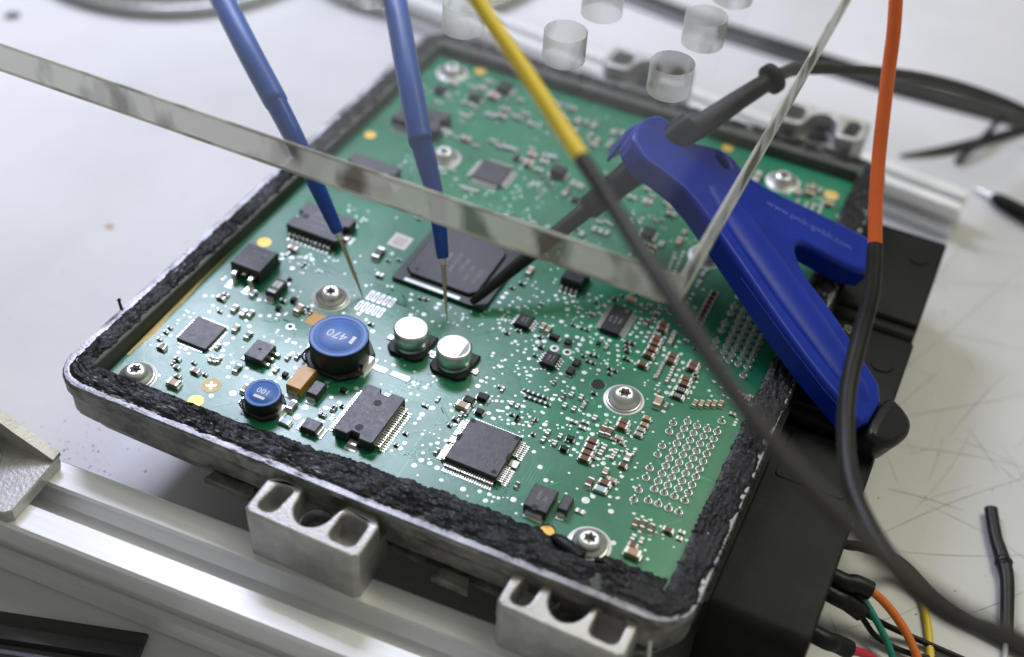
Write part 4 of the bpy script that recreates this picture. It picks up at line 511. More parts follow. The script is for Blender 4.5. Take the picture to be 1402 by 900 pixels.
PATHS = {
    'yellow': [(70.2, 45.7, 101.8), (76.2, 41.7, 98.9), (87.7, 33.9, 95.1), (97.3, 26.7, 92.3), (106.2, 19.5, 90.5)],
    'grey': [(106.2, 19.5, 90.5), (118.0, 9.0, 89.1), (132.5, -5.8, 89.5), (147.8, -20.3, 89.0), (159.2, -29.6, 88.8), (169.2, -35.8, 88.5), (177.2, -40.0, 88.0), (185.8, -42.7, 88.1), (195.1, -45.5, 88.8)],
    'orange': [(140.6, 114.1, 89.1), (143.4, 108.1, 81.4), (145.8, 101.2, 73.0), (149.1, 91.5, 62.8), (152.1, 83.0, 55.6), (155.4, 75.0, 49.5)],
    'black': [(155.4, 75.0, 49.5), (158.2, 65.8, 44.3), (159.3, 56.6, 39.6), (160.7, 44.9, 35.7), (163.8, 32.9, 33.5), (167.9, 21.4, 33.6), (173.8, 11.1, 35.3), (181.3, 0.2, 39.7), (189.7, -8.0, 44.2), (203.0, -15.0, 51.2)],
    'probe1': [(39.6, 53.5, 0.2), (29.9, 58.4, 14.5), (22.1, 61.5, 25.0), (15.3, 64.3, 33.5), (6.6, 68.6, 41.0), (-6.3, 76.5, 48.0), (-28.9, 94.2, 53.5)],
    'probe2': [(62.2, 56.5, 0.2), (56.9, 64.0, 13.0), (52.0, 69.6, 24.0), (47.5, 73.6, 31.0), (43.6, 76.6, 37.0), (33.1, 89.4, 46.0), (16.2, 112.2, 53.5)],
    'scope_axis': [(65.8, 62.8, 2.2), (95.8, 109.5, 31.0)],
    'bipod_outline': [(-3.0, -12.3), (-6.1, -8.2), (-7.9, -2.7), (-7.9, 2.5), (-5.0, 4.6), (1.6, 4.7), (4.6, 11.6), (8.9, 16.9), (16.0, 17.0), (23.4, 22.6), (33.0, 32.9), (47.3, 46.3), (54.3, 35.7), (50.2, 28.4), (42.2, 21.7), (39.0, 18.8), (38.8, 16.1), (41.1, 13.5), (47.4, 11.6), (56.3, 12.1), (69.0, 11.0), (82.4, 9.4), (87.2, -5.4), (79.6, -6.1), (69.2, -7.4), (54.4, -7.6), (34.8, -6.6), (16.1, -6.4), (8.2, -9.9), (3.8, -13.1)],
    'bipod_tip': [(82.0, 9.5), (86.1, 11.2), (90.7, 10.7), (93.0, 6.8), (93.3, 0.5), (91.7, -3.5), (87.0, -5.9)],
    'bipod_slot': [(8.6, 14.0), (10.9, 16.2), (15.8, 15.3), (17.9, 12.2), (15.4, 10.0), (11.4, 8.5), (8.7, 10.3)],
    'bipod_jaw': [(-5.4, -9.3), (-9.5, -4.2), (-11.0, 2.2), (-11.2, 7.6), (-8.7, 12.0), (-5.2, 11.9), (-3.9, 9.2), (-5.9, 5.1), (-7.5, 2.1), (-6.9, -3.5)],
    'bipod_ridge': [(41.2, -9.7), (59.4, -9.6), (73.8, -9.1), (83.9, -7.5)],
    'bipod_text': [(27.0, 18.2), (43.3, 32.3)],
    'bipod_frame': [(95.81, 109.52, 31.0), (0.8174, -0.4349, -0.3777), (0.3856, 0.9003, -0.2022), (0.428, 0.0196, 0.9036)],
    'relief': [(98.8, 114.2, 33.9), (102.9, 118.4, 35.5), (108.6, 129.4, 38.5), (114.2, 140.0, 41.0)],
    'probe_cable': [(114.2, 140.0, 41.0), (116.9, 151.7, 38.0), (122.6, 164.8, 33.0), (135.1, 187.7, 23.0), (148.3, 212.4, 11.0), (163.9, 236.7, -3.0), (179.7, 255.5, -16.0), (193.4, 265.8, -26.0)],
    'rear_strip': [(20.6, 288.7, -33.0), (64.8, 281.4, -33.0), (98.9, 279.7, -33.0), (135.7, 277.8, -32.5), (181.2, 279.7, -32.5), (191.0, 280.0, -32.5)],
    'tube_a': [(146.3, 235.7, -34.0), (160.9, 248.0, -33.5), (182.5, 273.7, -33.5), (188.6, 281.3, -33.5)],
    'tube_b': [(164.8, 241.4, -33.5), (169.5, 252.8, -31.0), (174.0, 269.8, -29.0)],
    'test_lead': [(172.9, 229.9, -34.0), (180.3, 226.3, -33.0), (190.4, 221.3, -32.0), (202.3, 216.8, -32.0)],
    'shrink': [(203.0, 91.6, -33.0), (205.7, 83.0, -33.0), (208.9, 75.9, -33.0), (210.9, 69.6, -33.0), (213.1, 55.6, -33.0)],
    'shrink_wire': [(213.0, 56.2, -33.0), (214.3, 48.1, -34.0)],
    'orange_wire': [(173.2, 44.2, -24.0), (176.9, 45.0, -24.0), (180.5, 45.6, -25.0), (185.3, 44.8, -27.0), (191.0, 42.1, -30.0), (195.9, 37.9, -33.0)],
    'green_wire': [(173.4, 44.6, -25.0), (176.2, 44.8, -26.0), (179.7, 43.9, -27.0), (184.0, 41.1, -29.0), (187.9, 37.9, -31.0), (190.6, 35.2, -33.0)],
    'black_wire': [(172.8, 41.0, -26.0), (176.4, 41.7, -27.0), (180.9, 41.9, -29.0), (186.9, 43.2, -32.0), (195.4, 43.9, -33.5), (207.3, 43.8, -34.0)],
    'black_wire_b': [(172.7, 41.0, -27.0), (176.3, 41.3, -28.0), (180.3, 41.5, -30.0), (185.4, 39.8, -33.0), (192.6, 39.2, -33.5), (200.9, 41.2, -34.0)],
    'red_wire': [(173.0, 27.0, -24.0), (177.0, 28.5, -26.0), (180.2, 29.7, -28.0), (183.2, 31.7, -30.0), (186.0, 32.8, -32.0)],
    'yellow_wire': [(189.5, 61.7, -34.0), (192.8, 56.7, -34.0), (195.7, 49.6, -34.0), (198.6, 40.0, -34.0)],
    'dark_wire': [(170.3, 55.3, -24.0), (175.2, 58.0, -26.0), (180.9, 60.2, -28.0), (186.9, 61.4, -31.0), (196.5, 56.9, -33.0), (206.9, 54.4, -33.6), (221.0, 52.3, -33.6)],
    'front_rail': [(-4.9, -16.2, -14.0), (49.7, -12.9, -14.0)],
    'rear_rail': [(-1.7, 232.2, -23.0), (40.2, 228.4, -23.0), (136.5, 213.1, -23.0), (171.9, 211.1, -23.0), (172.1, 200.1, -23.0)],
    'front_strip': [(2.3, -48.6, -33.0), (34.8, -38.4, -33.0), (1.6, -47.2, -31.0), (35.1, -37.7, -31.0), (8.1, -55.3, -33.0)],
    'marks': [(-172.3, 157.3, -35.0), (-64.6, 76.2, -35.0)],
}
SCRATCHES = [(195.2, 197.7, 164.9, 117.5), (204.3, 140.1, 171.4, 112.2), (175.9, 199.2, 170.3, 169.8), (196.6, 188.7, 173.2, 177.8), (209.4, 108.2, 178.4, 70.5), (186.7, 112.2, 186.4, 94.7), (167.9, 105.2, 181.1, 139.2), (201.4, 158.5, 170.9, 151.5), (199.1, 147.8, 188.4, 113.7), (185.0, 83.1, 193.4, 118.8), (177.3, 87.2, 197.1, 89.4), (215.4, 71.0, 200.4, 53.9), (178.6, 40.4, 193.1, 54.8), (173.6, 42.4, 178.1, 35.6), (216.9, 61.3, 209.5, 51.8), (184.5, 68.5, 213.6, 82.4), (173.8, 198.0, 194.6, 201.3), (177.1, 60.9, 181.0, 71.8), (175.5, 103.3, 208.8, 112.2)]

# ------------------------------------------------------------------ materials
def mat(name, col, rough=.5, metal=0.0, spec=.5, var=0.0, vscale=400, bump=0.0, bscale=1500, col2=None, trans=0.0, coat=0.0, stretch=None, rvar=0.0):
    m = bpy.data.materials.new(name); m.use_nodes = True
    nt = m.node_tree; n = nt.nodes; b = n['Principled BSDF']
    b.inputs['Base Color'].default_value = (*col, 1)
    b.inputs['Roughness'].default_value = rough
    b.inputs['Metallic'].default_value = metal
    b.inputs['Specular IOR Level'].default_value = spec
    if coat:
        b.inputs['Coat Weight'].default_value = coat; b.inputs['Coat Roughness'].default_value = .12
    tc = n.new('ShaderNodeTexCoord'); mp = n.new('ShaderNodeMapping')
    nt.links.new(tc.outputs['Object'], mp.inputs[0])
    if stretch: mp.inputs['Scale'].default_value = stretch
    if var or col2:
        tx = n.new('ShaderNodeTexNoise'); tx.inputs['Scale'].default_value = vscale; tx.inputs['Detail'].default_value = 6
        tx.inputs['Roughness'].default_value = .65
        nt.links.new(mp.outputs[0], tx.inputs['Vector'])
        rp = n.new('ShaderNodeValToRGB')
        a = col; c2 = col2 or tuple(min(1, v * (1 + var)) for v in col)
        a = col if col2 else tuple(v * (1 - var) for v in col)
        rp.color_ramp.elements[0].position = .35; rp.color_ramp.elements[1].position = .68
        rp.color_ramp.elements[0].color = (*a, 1); rp.color_ramp.elements[1].color = (*c2, 1)
        nt.links.new(tx.outputs['Fac'], rp.inputs[0]); nt.links.new(rp.outputs[0], b.inputs['Base Color'])
        if rvar:
            mr = n.new('ShaderNodeMapRange'); mr.inputs['From Min'].default_value = .3; mr.inputs['From Max'].default_value = .7
            mr.inputs['To Min'].default_value = rough - rvar; mr.inputs['To Max'].default_value = rough + rvar
            nt.links.new(tx.outputs['Fac'], mr.inputs['Value']); nt.links.new(mr.outputs[0], b.inputs['Roughness'])
    if bump:
        t2 = n.new('ShaderNodeTexNoise'); t2.inputs['Scale'].default_value = bscale; t2.inputs['Detail'].default_value = 4
        nt.links.new(mp.outputs[0], t2.inputs['Vector'])
        bp = n.new('ShaderNodeBump'); bp.inputs['Strength'].default_value = bump; bp.inputs['Distance'].default_value = .0003
        nt.links.new(t2.outputs['Fac'], bp.inputs['Height']); nt.links.new(bp.outputs[0], b.inputs['Normal'])
    return m

M = {}
M['bench'] = mat('bench_laminate', (.60, .595, .60), .34, 0, .5, .06, 11, .05, 900, rvar=.06)
M['scratch'] = mat('pencil_scratch', (.33, .33, .31), .6, 0, .3, .4, 300)
M['mask'] = mat('green_solder_mask', (.012, .165, .080), .30, 0, .62, 0, 55, .10, 700, col2=(.017, .20, .102), rvar=.05)
M['trace'] = mat('masked_copper_trace', (.050, .330, .185), .27, 0, .6, .12, 200)
M['pour'] = mat('masked_copper_area', (.016, .205, .095), .28, 0, .55, .10, 90)
M['solder'] = mat('solder', (.70, .70, .68), .36, .78, .5, .10, 1500)
M['pad'] = mat('tinned_pad', (.58, .63, .60), .40, .55, .5, .12, 1200)
M['pinmetal'] = mat('tinned_pin', (.74, .73, .68), .30, .85, .5, .12, 1800)
M['hole'] = mat('drilled_hole', (.012, .013, .012), .7)
M['gold'] = mat('gilded_pad', (.80, .50, .10), .38, .35, .5, .08, 500)
M['fr4'] = mat('bare_glass_fibre_edge', (.72, .52, .16), .5, 0, .5, .15, 250)
M['epoxy'] = mat('black_epoxy', (.028, .027, .033), .38, 0, .55, .22, 700, .22, 4000, rvar=.08)
M['epoxy2'] = mat('matt_black_epoxy', (.018, .018, .020), .50, 0, .30, .2, 900, .2, 4000)
M['substrate'] = mat('package_substrate', (.012, .030, .026), .35, 0, .5, .2, 600)
M['print'] = mat('grey_print', (.33, .33, .35), .55)
M['printw'] = mat('white_print', (.74, .75, .80), .55)
M['tan'] = mat('tan_ceramic', (.50, .33, .22), .42, 0, .5, .1, 900)
M['pink'] = mat('pink_ceramic', (.55, .34, .27), .42, 0, .5, .1, 900)
M['brown'] = mat('brown_ceramic', (.150, .062, .026), .35, 0, .5, .15, 900)
M['choc'] = mat('chocolate_ceramic', (.055, .032, .030), .4, 0, .5, .15, 900)
M['goldc'] = mat('ochre_ceramic', (.36, .24, .09), .4, 0, .5, .15, 900)
M['greyc'] = mat('grey_ceramic', (.33, .31, .29), .42, 0, .5, .15, 900)
M['darkc'] = mat('dark_ceramic', (.035, .033, .032), .4, 0, .5, .2, 900)
M['bluec'] = mat('pale_blue_resistor', (.42, .58, .66), .35, 0, .5, .1, 900)
M['tant'] = mat('ochre_tantalum', (.60, .31, .065), .40, 0, .5, .1, 500, .1, 3000)
M['ind_top'] = mat('blue_lacquer', (.055, .150, .47), .42, 0, .5, .12, 300, .05, 2000)
M['ferrite'] = mat('black_ferrite', (.022, .021, .022), .48, 0, .5, .25, 700, .3, 3000)
M['can'] = mat('brushed_can', (.80, .81, .81), .30, .88, .5, .06, 500, .04, 2500)
M['steel'] = mat('zinc_plated_steel', (.80, .79, .77), .36, .82, .5, .08, 500, .05, 2000)
M['washer'] = mat('tinned_ring', (.82, .84, .84), .45, .25, .5, .06, 300)
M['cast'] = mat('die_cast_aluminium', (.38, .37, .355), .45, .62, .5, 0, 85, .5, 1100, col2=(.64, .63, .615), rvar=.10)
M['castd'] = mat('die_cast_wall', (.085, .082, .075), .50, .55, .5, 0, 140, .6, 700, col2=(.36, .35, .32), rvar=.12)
M['inwall'] = mat('coated_inner_wall', (.085, .088, .075), .55, .15, .35, .2, 120, .15, 900)
M['worn'] = mat('bare_worn_rim', (.10, .10, .105), .42, .75, .5, 0, 130, .35, 1200, col2=(.42, .42, .44), rvar=.08)
M['rail'] = mat('anodised_aluminium', (.88, .88, .89), .40, .38, .5, .05, 30, .06, 60, stretch=(1, 25, 25), rvar=.06)
M['bracket'] = mat('cast_bracket', (.50, .49, .48), .45, .70, .5, .16, 200, .45, 1300, rvar=.08)
M['seal'] = mat('black_sealant', (.012, .012, .014), .44, 0, .24, .35, 500, .20, 1300, rvar=.10)
M['plastic'] = mat('black_plastic', (.009, .010, .009), .44, 0, .15, .2, 120, .20, 1800, rvar=.06)
M['rubber'] = mat('black_rubber', (.022, .022, .024), .36, 0, .42, .25, 90, .12, 1200, stretch=(.15, 1, 1), rvar=.08)
M['shrink'] = mat('black_heat_shrink', (.011, .011, .012), .40, 0, .32, .2, 300, .25, 900)
M['cable'] = mat('black_cable', (.013, .012, .011), .45, 0, .28, .2, 200, .12, 1200)
M['cableg'] = mat('dark_grey_cable', (.034, .031, .027), .48, 0, .35, .15, 200, .10, 1200)
M['blue'] = mat('blue_plastic', (.005, .027, .320), .36, 0, .28, .10, 60, .06, 1200, rvar=.05)
M['bluesl'] = mat('blue_heat_shrink', (.008, .060, .36), .30, 0, .55, .15, 250, .15, 700)
M['bluesl2'] = mat('blue_grey_sleeve', (.018, .085, .36), .42, 0, .5, .12, 120, .08, 700)
M['needle'] = mat('probe_needle', (.52, .46, .32), .28, .95, .5, .12, 600)
M['yellow'] = mat('yellow_insulation', (.80, .58, .03), .40, 0, .5, .06, 100)
M['orange'] = mat('orange_insulation', (.72, .130, .020), .40, 0, .5, .08, 100)
M['orange2'] = mat('bright_orange_insulation', (.85, .20, .030), .38, 0, .5, .05, 100)
M['green'] = mat('green_insulation', (.015, .25, .19), .38, 0, .5, .08, 100)
M['red'] = mat('red_insulation', (.70, .03, .07), .38, 0, .5, .08, 100)
M['clear'] = mat('clear_sleeve', (.62, .62, .60), .25, 0, .5)
M['chrome'] = mat('dish_steel', (.62, .61, .60), .22, .95, .5, .06, 40)
M['labelw'] = mat('white_label', (.78, .76, .76), .5, 0, .4, .05, 2500)
M['labelo'] = mat('orange_print', (.80, .46, .17), .5, 0, .4, .18, 2500)
M['stain'] = mat('brown_stain', (.40, .28, .17), .5, 0, .4, .2, 600)

def acrylic(name, haze, lo=(.13, .115, .08), hi=(.50, .49, .42)):
    m = bpy.data.materials.new(name); m.use_nodes = True
    nt = m.node_tree; n = nt.nodes
    for x in list(n):
        if x.type == 'BSDF_PRINCIPLED': n.remove(x)
    out = n['Material Output']
    tr = n.new('ShaderNodeBsdfTransparent'); gl = n.new('ShaderNodeBsdfGlossy'); gl.inputs['Roughness'].default_value = .02 + haze * .35
    # Schlick reflectance of a thin sheet, the same from both sides
    ly = n.new('ShaderNodeLayerWeight'); ly.inputs['Blend'].default_value = .5
    pw = n.new('ShaderNodeMath'); pw.operation = 'POWER'; pw.inputs[1].default_value = 5
    lw = n.new('ShaderNodeMath'); lw.operation = 'MULTIPLY_ADD'; lw.inputs[1].default_value = .95; lw.inputs[2].default_value = .040
    nt.links.new(ly.outputs['Facing'], pw.inputs[0]); nt.links.new(pw.outputs[0], lw.inputs[0])
    mx = n.new('ShaderNodeMixShader')
    tr.inputs['Color'].default_value = (.975, .98, .975, 1)
    nt.links.new(lw.outputs[0], mx.inputs[0]); nt.links.new(tr.outputs[0], mx.inputs[1]); nt.links.new(gl.outputs[0], mx.inputs[2])
    if haze:
        df = n.new('ShaderNodeBsdfDiffuse'); tl = n.new('ShaderNodeBsdfTranslucent')
        tc = n.new('ShaderNodeTexCoord'); tx = n.new('ShaderNodeTexNoise')
        mp = n.new('ShaderNodeMapping'); mp.inputs['Scale'].default_value = (1, 1, .45)
        tx.inputs['Scale'].default_value = 75; tx.inputs['Detail'].default_value = 3
        oi = n.new('ShaderNodeObjectInfo'); ad = n.new('ShaderNodeVectorMath'); ad.operation = 'ADD'
        nt.links.new(tc.outputs['Object'], mp.inputs[0]); nt.links.new(mp.outputs[0], ad.inputs[0]); nt.links.new(oi.outputs['Random'], ad.inputs[1]); nt.links.new(ad.outputs[0], tx.inputs['Vector'])
        rp = n.new('ShaderNodeValToRGB'); rp.color_ramp.elements[0].position = .41; rp.color_ramp.elements[1].position = .52
        rp.color_ramp.elements[0].color = (*lo, 1); rp.color_ramp.elements[1].color = (*hi, 1)
        nt.links.new(tx.outputs['Fac'], rp.inputs[0])
        for s in (df, tl): nt.links.new(rp.outputs[0], s.inputs['Color'])
        m1 = n.new('ShaderNodeMixShader'); m1.inputs[0].default_value = .5
        nt.links.new(df.outputs[0], m1.inputs[1]); nt.links.new(tl.outputs[0], m1.inputs[2])
        m2 = n.new('ShaderNodeMixShader'); m2.inputs[0].default_value = haze
        nt.links.new(mx.outputs[0], m2.inputs[1]); nt.links.new(m1.outputs[0], m2.inputs[2])
        nt.links.new(m2.outputs[0], out.inputs[0])
    else:
        nt.links.new(mx.outputs[0], out.inputs[0])
    return m
M['acrylic'] = acrylic('clear_acrylic', 0)
M['acrylic_edge'] = acrylic('sawn_acrylic_edge', .82)
M['arris_highlight'] = acrylic('painted_arris_highlight', .75, (.55, .54, .48), (.85, .85, .78))  # pale colour paints the highlight along the plate's cut edges
M['acrylic_hole'] = acrylic('drilled_acrylic', .62, (.16, .15, .12), (.78, .78, .72))

# ------------------------------------------------------------------ mesh helpers
class MB:
    """collects faces (millimetres, relative to the object's own origin)"""
    def __init__(s): s.v = []; s.f = []; s.m = []; s.mats = []; s.sm = []
    def mi(s, m):
        if m not in s.mats: s.mats.append(m)
        return s.mats.index(m)
    def add(s, verts, faces, m, smooth=False):
        o = len(s.v); k = s.mi(m)
        s.v.extend(verts)
        for f in faces:
            s.f.append([i + o for i in f]); s.m.append(k); s.sm.append(smooth)
    def box(s, x, y, z0, sx, sy, sz, m, ch=0.0):
        """box on z0, chamfered top edges"""
        a, b = sx / 2, sy / 2
        if ch:
            c = min(ch, a * .45, b * .45, sz * .45)
            r = [(a, b, z0), (a, b, z0 + sz - c), (a - c, b - c, z0 + sz)]
            vs_ = []
            for A, B, Z in r: vs_ += [(x - A, y - B, Z), (x + A, y - B, Z), (x + A, y + B, Z), (x - A, y + B, Z)]
            fs = [(3, 2, 1, 0), (8, 9, 10, 11)]
            for k in (0, 4):
                for i in range(4): fs.append((k + i, k + (i + 1) % 4, k + 4 + (i + 1) % 4, k + 4 + i))
            s.add(vs_, fs, m)
        else:
            vs_ = [(x + i * a, y + j * b, z0 + k * sz) for k in (0, 1) for i, j in ((-1, -1), (1, -1), (1, 1), (-1, 1))]
            s.add(vs_, [(3, 2, 1, 0), (4, 5, 6, 7), (0, 1, 5, 4), (1, 2, 6, 5), (2, 3, 7, 6), (3, 0, 4, 7)], m)
    def disc(s, x, y, z, r, m, n=10, dome=0.0, sq=1.0, inner=0.0):
        ring = [(x + r * math.cos(6.28319 * i / n), y + r * sq * math.sin(6.28319 * i / n), z) for i in range(n)]
        if inner:
            rin = [(x + inner * math.cos(6.28319 * i / n), y + inner * sq * math.sin(6.28319 * i / n), z + dome) for i in range(n)]
            s.add(ring + rin, [(i, (i + 1) % n, n + (i + 1) % n, n + i) for i in range(n)], m)
        else:
            s.add(ring + [(x, y, z + dome)], [(i, (i + 1) % n, n) for i in range(n)], m, bool(dome))
    def lathe(s, prof, m, n=32, smooth=True, x=0, y=0, cap=True):
        vs_ = []; fs = []
        for r, z in prof:
            for i in range(n): vs_.append((x + r * math.cos(6.283185 * i / n), y + r * math.sin(6.283185 * i / n), z))
        for k in range(len(prof) - 1):
            for i in range(n): fs.append((k * n + i, k * n + (i + 1) % n, (k + 1) * n + (i + 1) % n, (k + 1) * n + i))
        s.add(vs_, fs, m, smooth)
        if cap and prof[-1][0] > 0: s.add(vs_[-n:], [tuple(range(n))], m)
    def prism(s, outer, z0, z1, m, holes=(), ch=0.0, mtop=None):
        """vertical prism from a 2D outline, with holes; ch chamfers by insetting the top"""
        def area2(p): return sum(p[i][0] * p[(i + 1) % len(p)][1] - p[(i + 1) % len(p)][0] * p[i][1] for i in range(len(p)))
        loops = [list(outer) if area2(outer) > 0 else list(outer)[::-1]]
        for h in holes: loops.append(list(h) if area2(h) < 0 else list(h)[::-1])
        def inset(p, d):
            q = []
            for i in range(len(p)):
                a = Vector(p[i - 1]); b = Vector(p[i]); c = Vector(p[(i + 1) % len(p)])
                e1 = (b - a).normalized(); e2 = (c - b).normalized()
                n1 = Vector((-e1.y, e1.x)); n2 = Vector((-e2.y, e2.x)); nn = n1 + n2
                k = nn.length
                nn = nn / k if k > 1e-6 else n1
                q.append(tuple(b + nn * (d / max(.35, nn.dot(n1)))))
            return q
        tops = [inset(l, ch) for l in loops] if ch else loops
        tri = tessellate_polygon([[Vector((x, y, 0)) for x, y in l] for l in loops])
        flat = [p for l in tops for p in l]; flat0 = [p for l in loops for p in l]
        fix = []
        for t in tri:
            a, b, c = (Vector(flat0[i]) for i in t)
            fix.append(t if (b - a).cross(c - a) > 0 else t[::-1])
        s.add([(x, y, z1) for x, y in flat], fix, mtop or m)
        flatb = [p for l in loops for p in l]
        s.add([(x, y, z0) for x, y in flatb], [t[::-1] for t in fix], m)
        for l, tp in zip(loops, tops):
            n = len(l)
            if ch >= .4:
                st = 4; rings = [(0, z0), (0, z1 - ch)] + [(ch * (1 - math.cos(math.pi / 2 * j / st)), z1 - ch + ch * math.sin(math.pi / 2 * j / st)) for j in range(1, st + 1)]
                vs_ = [(x, y, zz) for dd_, zz in rings for x, y in (inset(l, dd_) if dd_ else l)]
                s.add(vs_, [(k * n + i, k * n + (i + 1) % n, (k + 1) * n + (i + 1) % n, (k + 1) * n + i) for k in range(1, st + 1) for i in range(n)], m, True)
                s.add(vs_[:2 * n], [(i, (i + 1) % n, n + (i + 1) % n, n + i) for i in range(n)], m)
            elif ch:
                vs_ = [(x, y, z0) for x, y in l] + [(x, y, z1 - ch) for x, y in l] + [(x, y, z1) for x, y in tp]
                s.add(vs_, [(k + i, k + (i + 1) % n, k + n + (i + 1) % n, k + n + i) for k in (0, n) for i in range(n)], m)
            else:
                vs_ = [(x, y, z0) for x, y in l] + [(x, y, z1) for x, y in l]
                s.add(vs_, [(i, (i + 1) % n, n + (i + 1) % n, n + i) for i in range(n)], m)
    def tube(s, pts, rad, m, n=12, flat=1.0, cap=True, sub=6):
        """round tube through pts (Catmull-Rom); rad a number or a list per point"""
        P = [Vector(p) for p in pts]
        rr = list(rad) if hasattr(rad, '__len__') else [rad] * len(P)
        if sub > 1 and len(P) > 2:
            Q = []; q = []
            for i in range(len(P) - 1):
                p0 = P[max(0, i - 1)]; p1 = P[i]; p2 = P[i + 1]; p3 = P[min(len(P) - 1, i + 2)]
                for k in range(sub):
                    t = k / sub
                    Q.append(.5 * ((2 * p1) + (p2 - p0) * t + (2 * p0 - 5 * p1 + 4 * p2 - p3) * t * t + (3 * p1 - p0 - 3 * p2 + p3) * t ** 3))
                    q.append(rr[i] + (rr[i + 1] - rr[i]) * t)
            Q.append(P[-1]); q.append(rr[-1]); P, rr = Q, q
        T0 = (P[1] - P[0]).normalized()
        up = Vector((0, 0, 1)) if abs(T0.z) < .9 else Vector((1, 0, 0))
        N = (up - T0 * up.dot(T0)).normalized(); vs_ = []; fs = []
        for i, p in enumerate(P):
            T = (P[min(i + 1, len(P) - 1)] - P[max(i - 1, 0)]).normalized()
            N = (N - T * N.dot(T)).normalized(); B = T.cross(N)
            for k in range(n):
                a = 6.283185 * k / n
                vs_.append(tuple(p + (N * math.cos(a) * flat + B * math.sin(a)) * rr[i]))
        for i in range(len(P) - 1):
            for k in range(n): fs.append((i * n + k, i * n + (k + 1) % n, (i + 1) * n + (k + 1) % n, (i + 1) * n + k))
        s.add(vs_, fs, m, True)
        if cap:
            s.add(vs_[:n], [tuple(range(n))[::-1]], m); s.add(vs_[-n:], [tuple(range(n))], m)
    def mesh(s, name):
        me = bpy.data.meshes.new(name)
        me.from_pydata([(a * .001, b * .001, c * .001) for a, b, c in s.v], [], s.f)
        for m in s.mats: me.materials.append(m)
        me.polygons.foreach_set('material_index', s.m)
        me.polygons.foreach_set('use_smooth', s.sm)
        me.update()
        return me

def link(name, me, parent=None, loc=(0, 0, 0), rz=0.0):
    """loc in mm; for children relative to the parent's origin"""
    o = bpy.data.objects.new(name, me)
    COL.objects.link(o)
    if parent is None: o.location = V(*loc)
    else:
        o.parent = parent; o.location = Vector(loc) * .001
    o.rotation_euler = (0, 0, rz)
    return o
def put(name, mb, parent=None, loc=(0, 0, 0), rz=0.0): return link(name, mb.mesh(name), parent, loc, rz)
def tag(o, label, cat, group=None, kind=None):
    if label: o['label'] = label
    if cat: o['category'] = cat
    if group: o['group'] = group
    if kind: o['kind'] = kind
    return o
def stuff(o): o['kind'] = 'stuff'; return o
def thing(name, label, cat, loc=(0, 0, 0), group=None, rz=0.0):
    o = link(name, None, None, loc, rz); o.empty_display_size = .005
    return tag(o, label, cat, group)

def text_mesh(txt, size, m, key=None):
    cu = bpy.data.curves.new('lettering', 'FONT'); cu.body = txt; cu.size = size * .001
    cu.align_x = 'CENTER'; cu.align_y = 'CENTER'; cu.resolution_u = 2
    to = bpy.data.objects.new('lettering_tmp', cu); COL.objects.link(to)
    dg = bpy.context.evaluated_depsgraph_get(); dg.update()
    me = bpy.data.meshes.new_from_object(to.evaluated_get(dg))
    bpy.data.objects.remove(to, do_unlink=True)
    me.materials.clear(); me.materials.append(m)
    return me
def lettering(txt, size, m, parent, loc, rz=0.0): return link('marking', text_mesh(txt, size, m), parent, loc, rz)

def rrect(x0, x1, y0, y1, r, n=6):
    p = []
    for cx_, cy_, a0 in ((x1 - r, y0 + r, -90), (x1 - r, y1 - r, 0), (x0 + r, y1 - r, 90), (x0 + r, y0 + r, 180)):
        for i in range(n + 1):
            a = math.radians(a0 + 90 * i / n); p.append((cx_ + r * math.cos(a), cy_ + r * math.sin(a)))
    return p

# ------------------------------------------------------------------ the bench
b = MB(); b.add([(-900, -900, 0), (1100, -900, 0), (1100, 1400, 0), (-900, 1400, 0)], [(0, 1, 2, 3)], M['bench'])
b.add([(-900, -900, -30), (1100, -900, -30), (1100, 1400, -30), (-900, 1400, -30)], [(3, 2, 1, 0)], M['bench'])
bench = put('workbench', b, None, (0, 0, BENCH)); bench['kind'] = 'structure'
b = MB()
def scr(x0, y0, x1, y1, w=.16, n=14):
    d = Vector((x1 - x0, y1 - y0)); nn = Vector((-d.y, d.x)).normalized(); bow = random.uniform(-.035, .035) * d.length
    prev = None
    for i in range(n + 1):
        t = i / n; p = Vector((x0, y0)) + d * t + nn * (bow * 4 * t * (1 - t))
        ww = w * (.35 + .65 * math.sin(math.pi * t)) * random.uniform(.6, 1.3)
        cur = ((p.x - nn.x * ww / 2, p.y - nn.y * ww / 2, 0), (p.x + nn.x * ww / 2, p.y + nn.y * ww / 2, 0))
        if prev: b.add([prev[0], cur[0], cur[1], prev[1]], [(0, 1, 2, 3)], M['scratch'])
        prev = cur
for s_ in SCRATCHES: scr(*s_, w=random.uniform(.12, .24))
for i in range(34):
    x, y = random.uniform(172, 235), random.uniform(10, 190); a = random.uniform(0, 3.14); l = random.uniform(3, 22)
    scr(x, y, x + l * math.cos(a), y + l * math.sin(a), w=random.uniform(.07, .14), n=6)
stuff(put('scratch_marks', b, bench, (0, 0, .05)))
b = MB()
def crumb(mb, x, y, z, r, m):
    k = [(1, 0, 0), (-.5, .87, 0), (-.5, -.87, 0), (0, 0, .9), (.1, .1, -.1)]
    a = random.uniform(0, 6.28); sx = random.uniform(.5, 1.6)
    vs_ = []
    for u, v_, w in k:
        u *= sx * random.uniform(.7, 1.3)
        vs_.append((x + r * (u * math.cos(a) - v_ * math.sin(a)), y + r * (u * math.sin(a) + v_ * math.cos(a)), z + r * w * random.uniform(.4, 1)))
    mb.add(vs_, [(0, 1, 3), (1, 2, 3), (2, 0, 3)], m)
for i in range(70): crumb(b, random.gauss(-14, 9), random.gauss(-2, 5), 0.02, random.uniform(.1, .35), M['seal'])
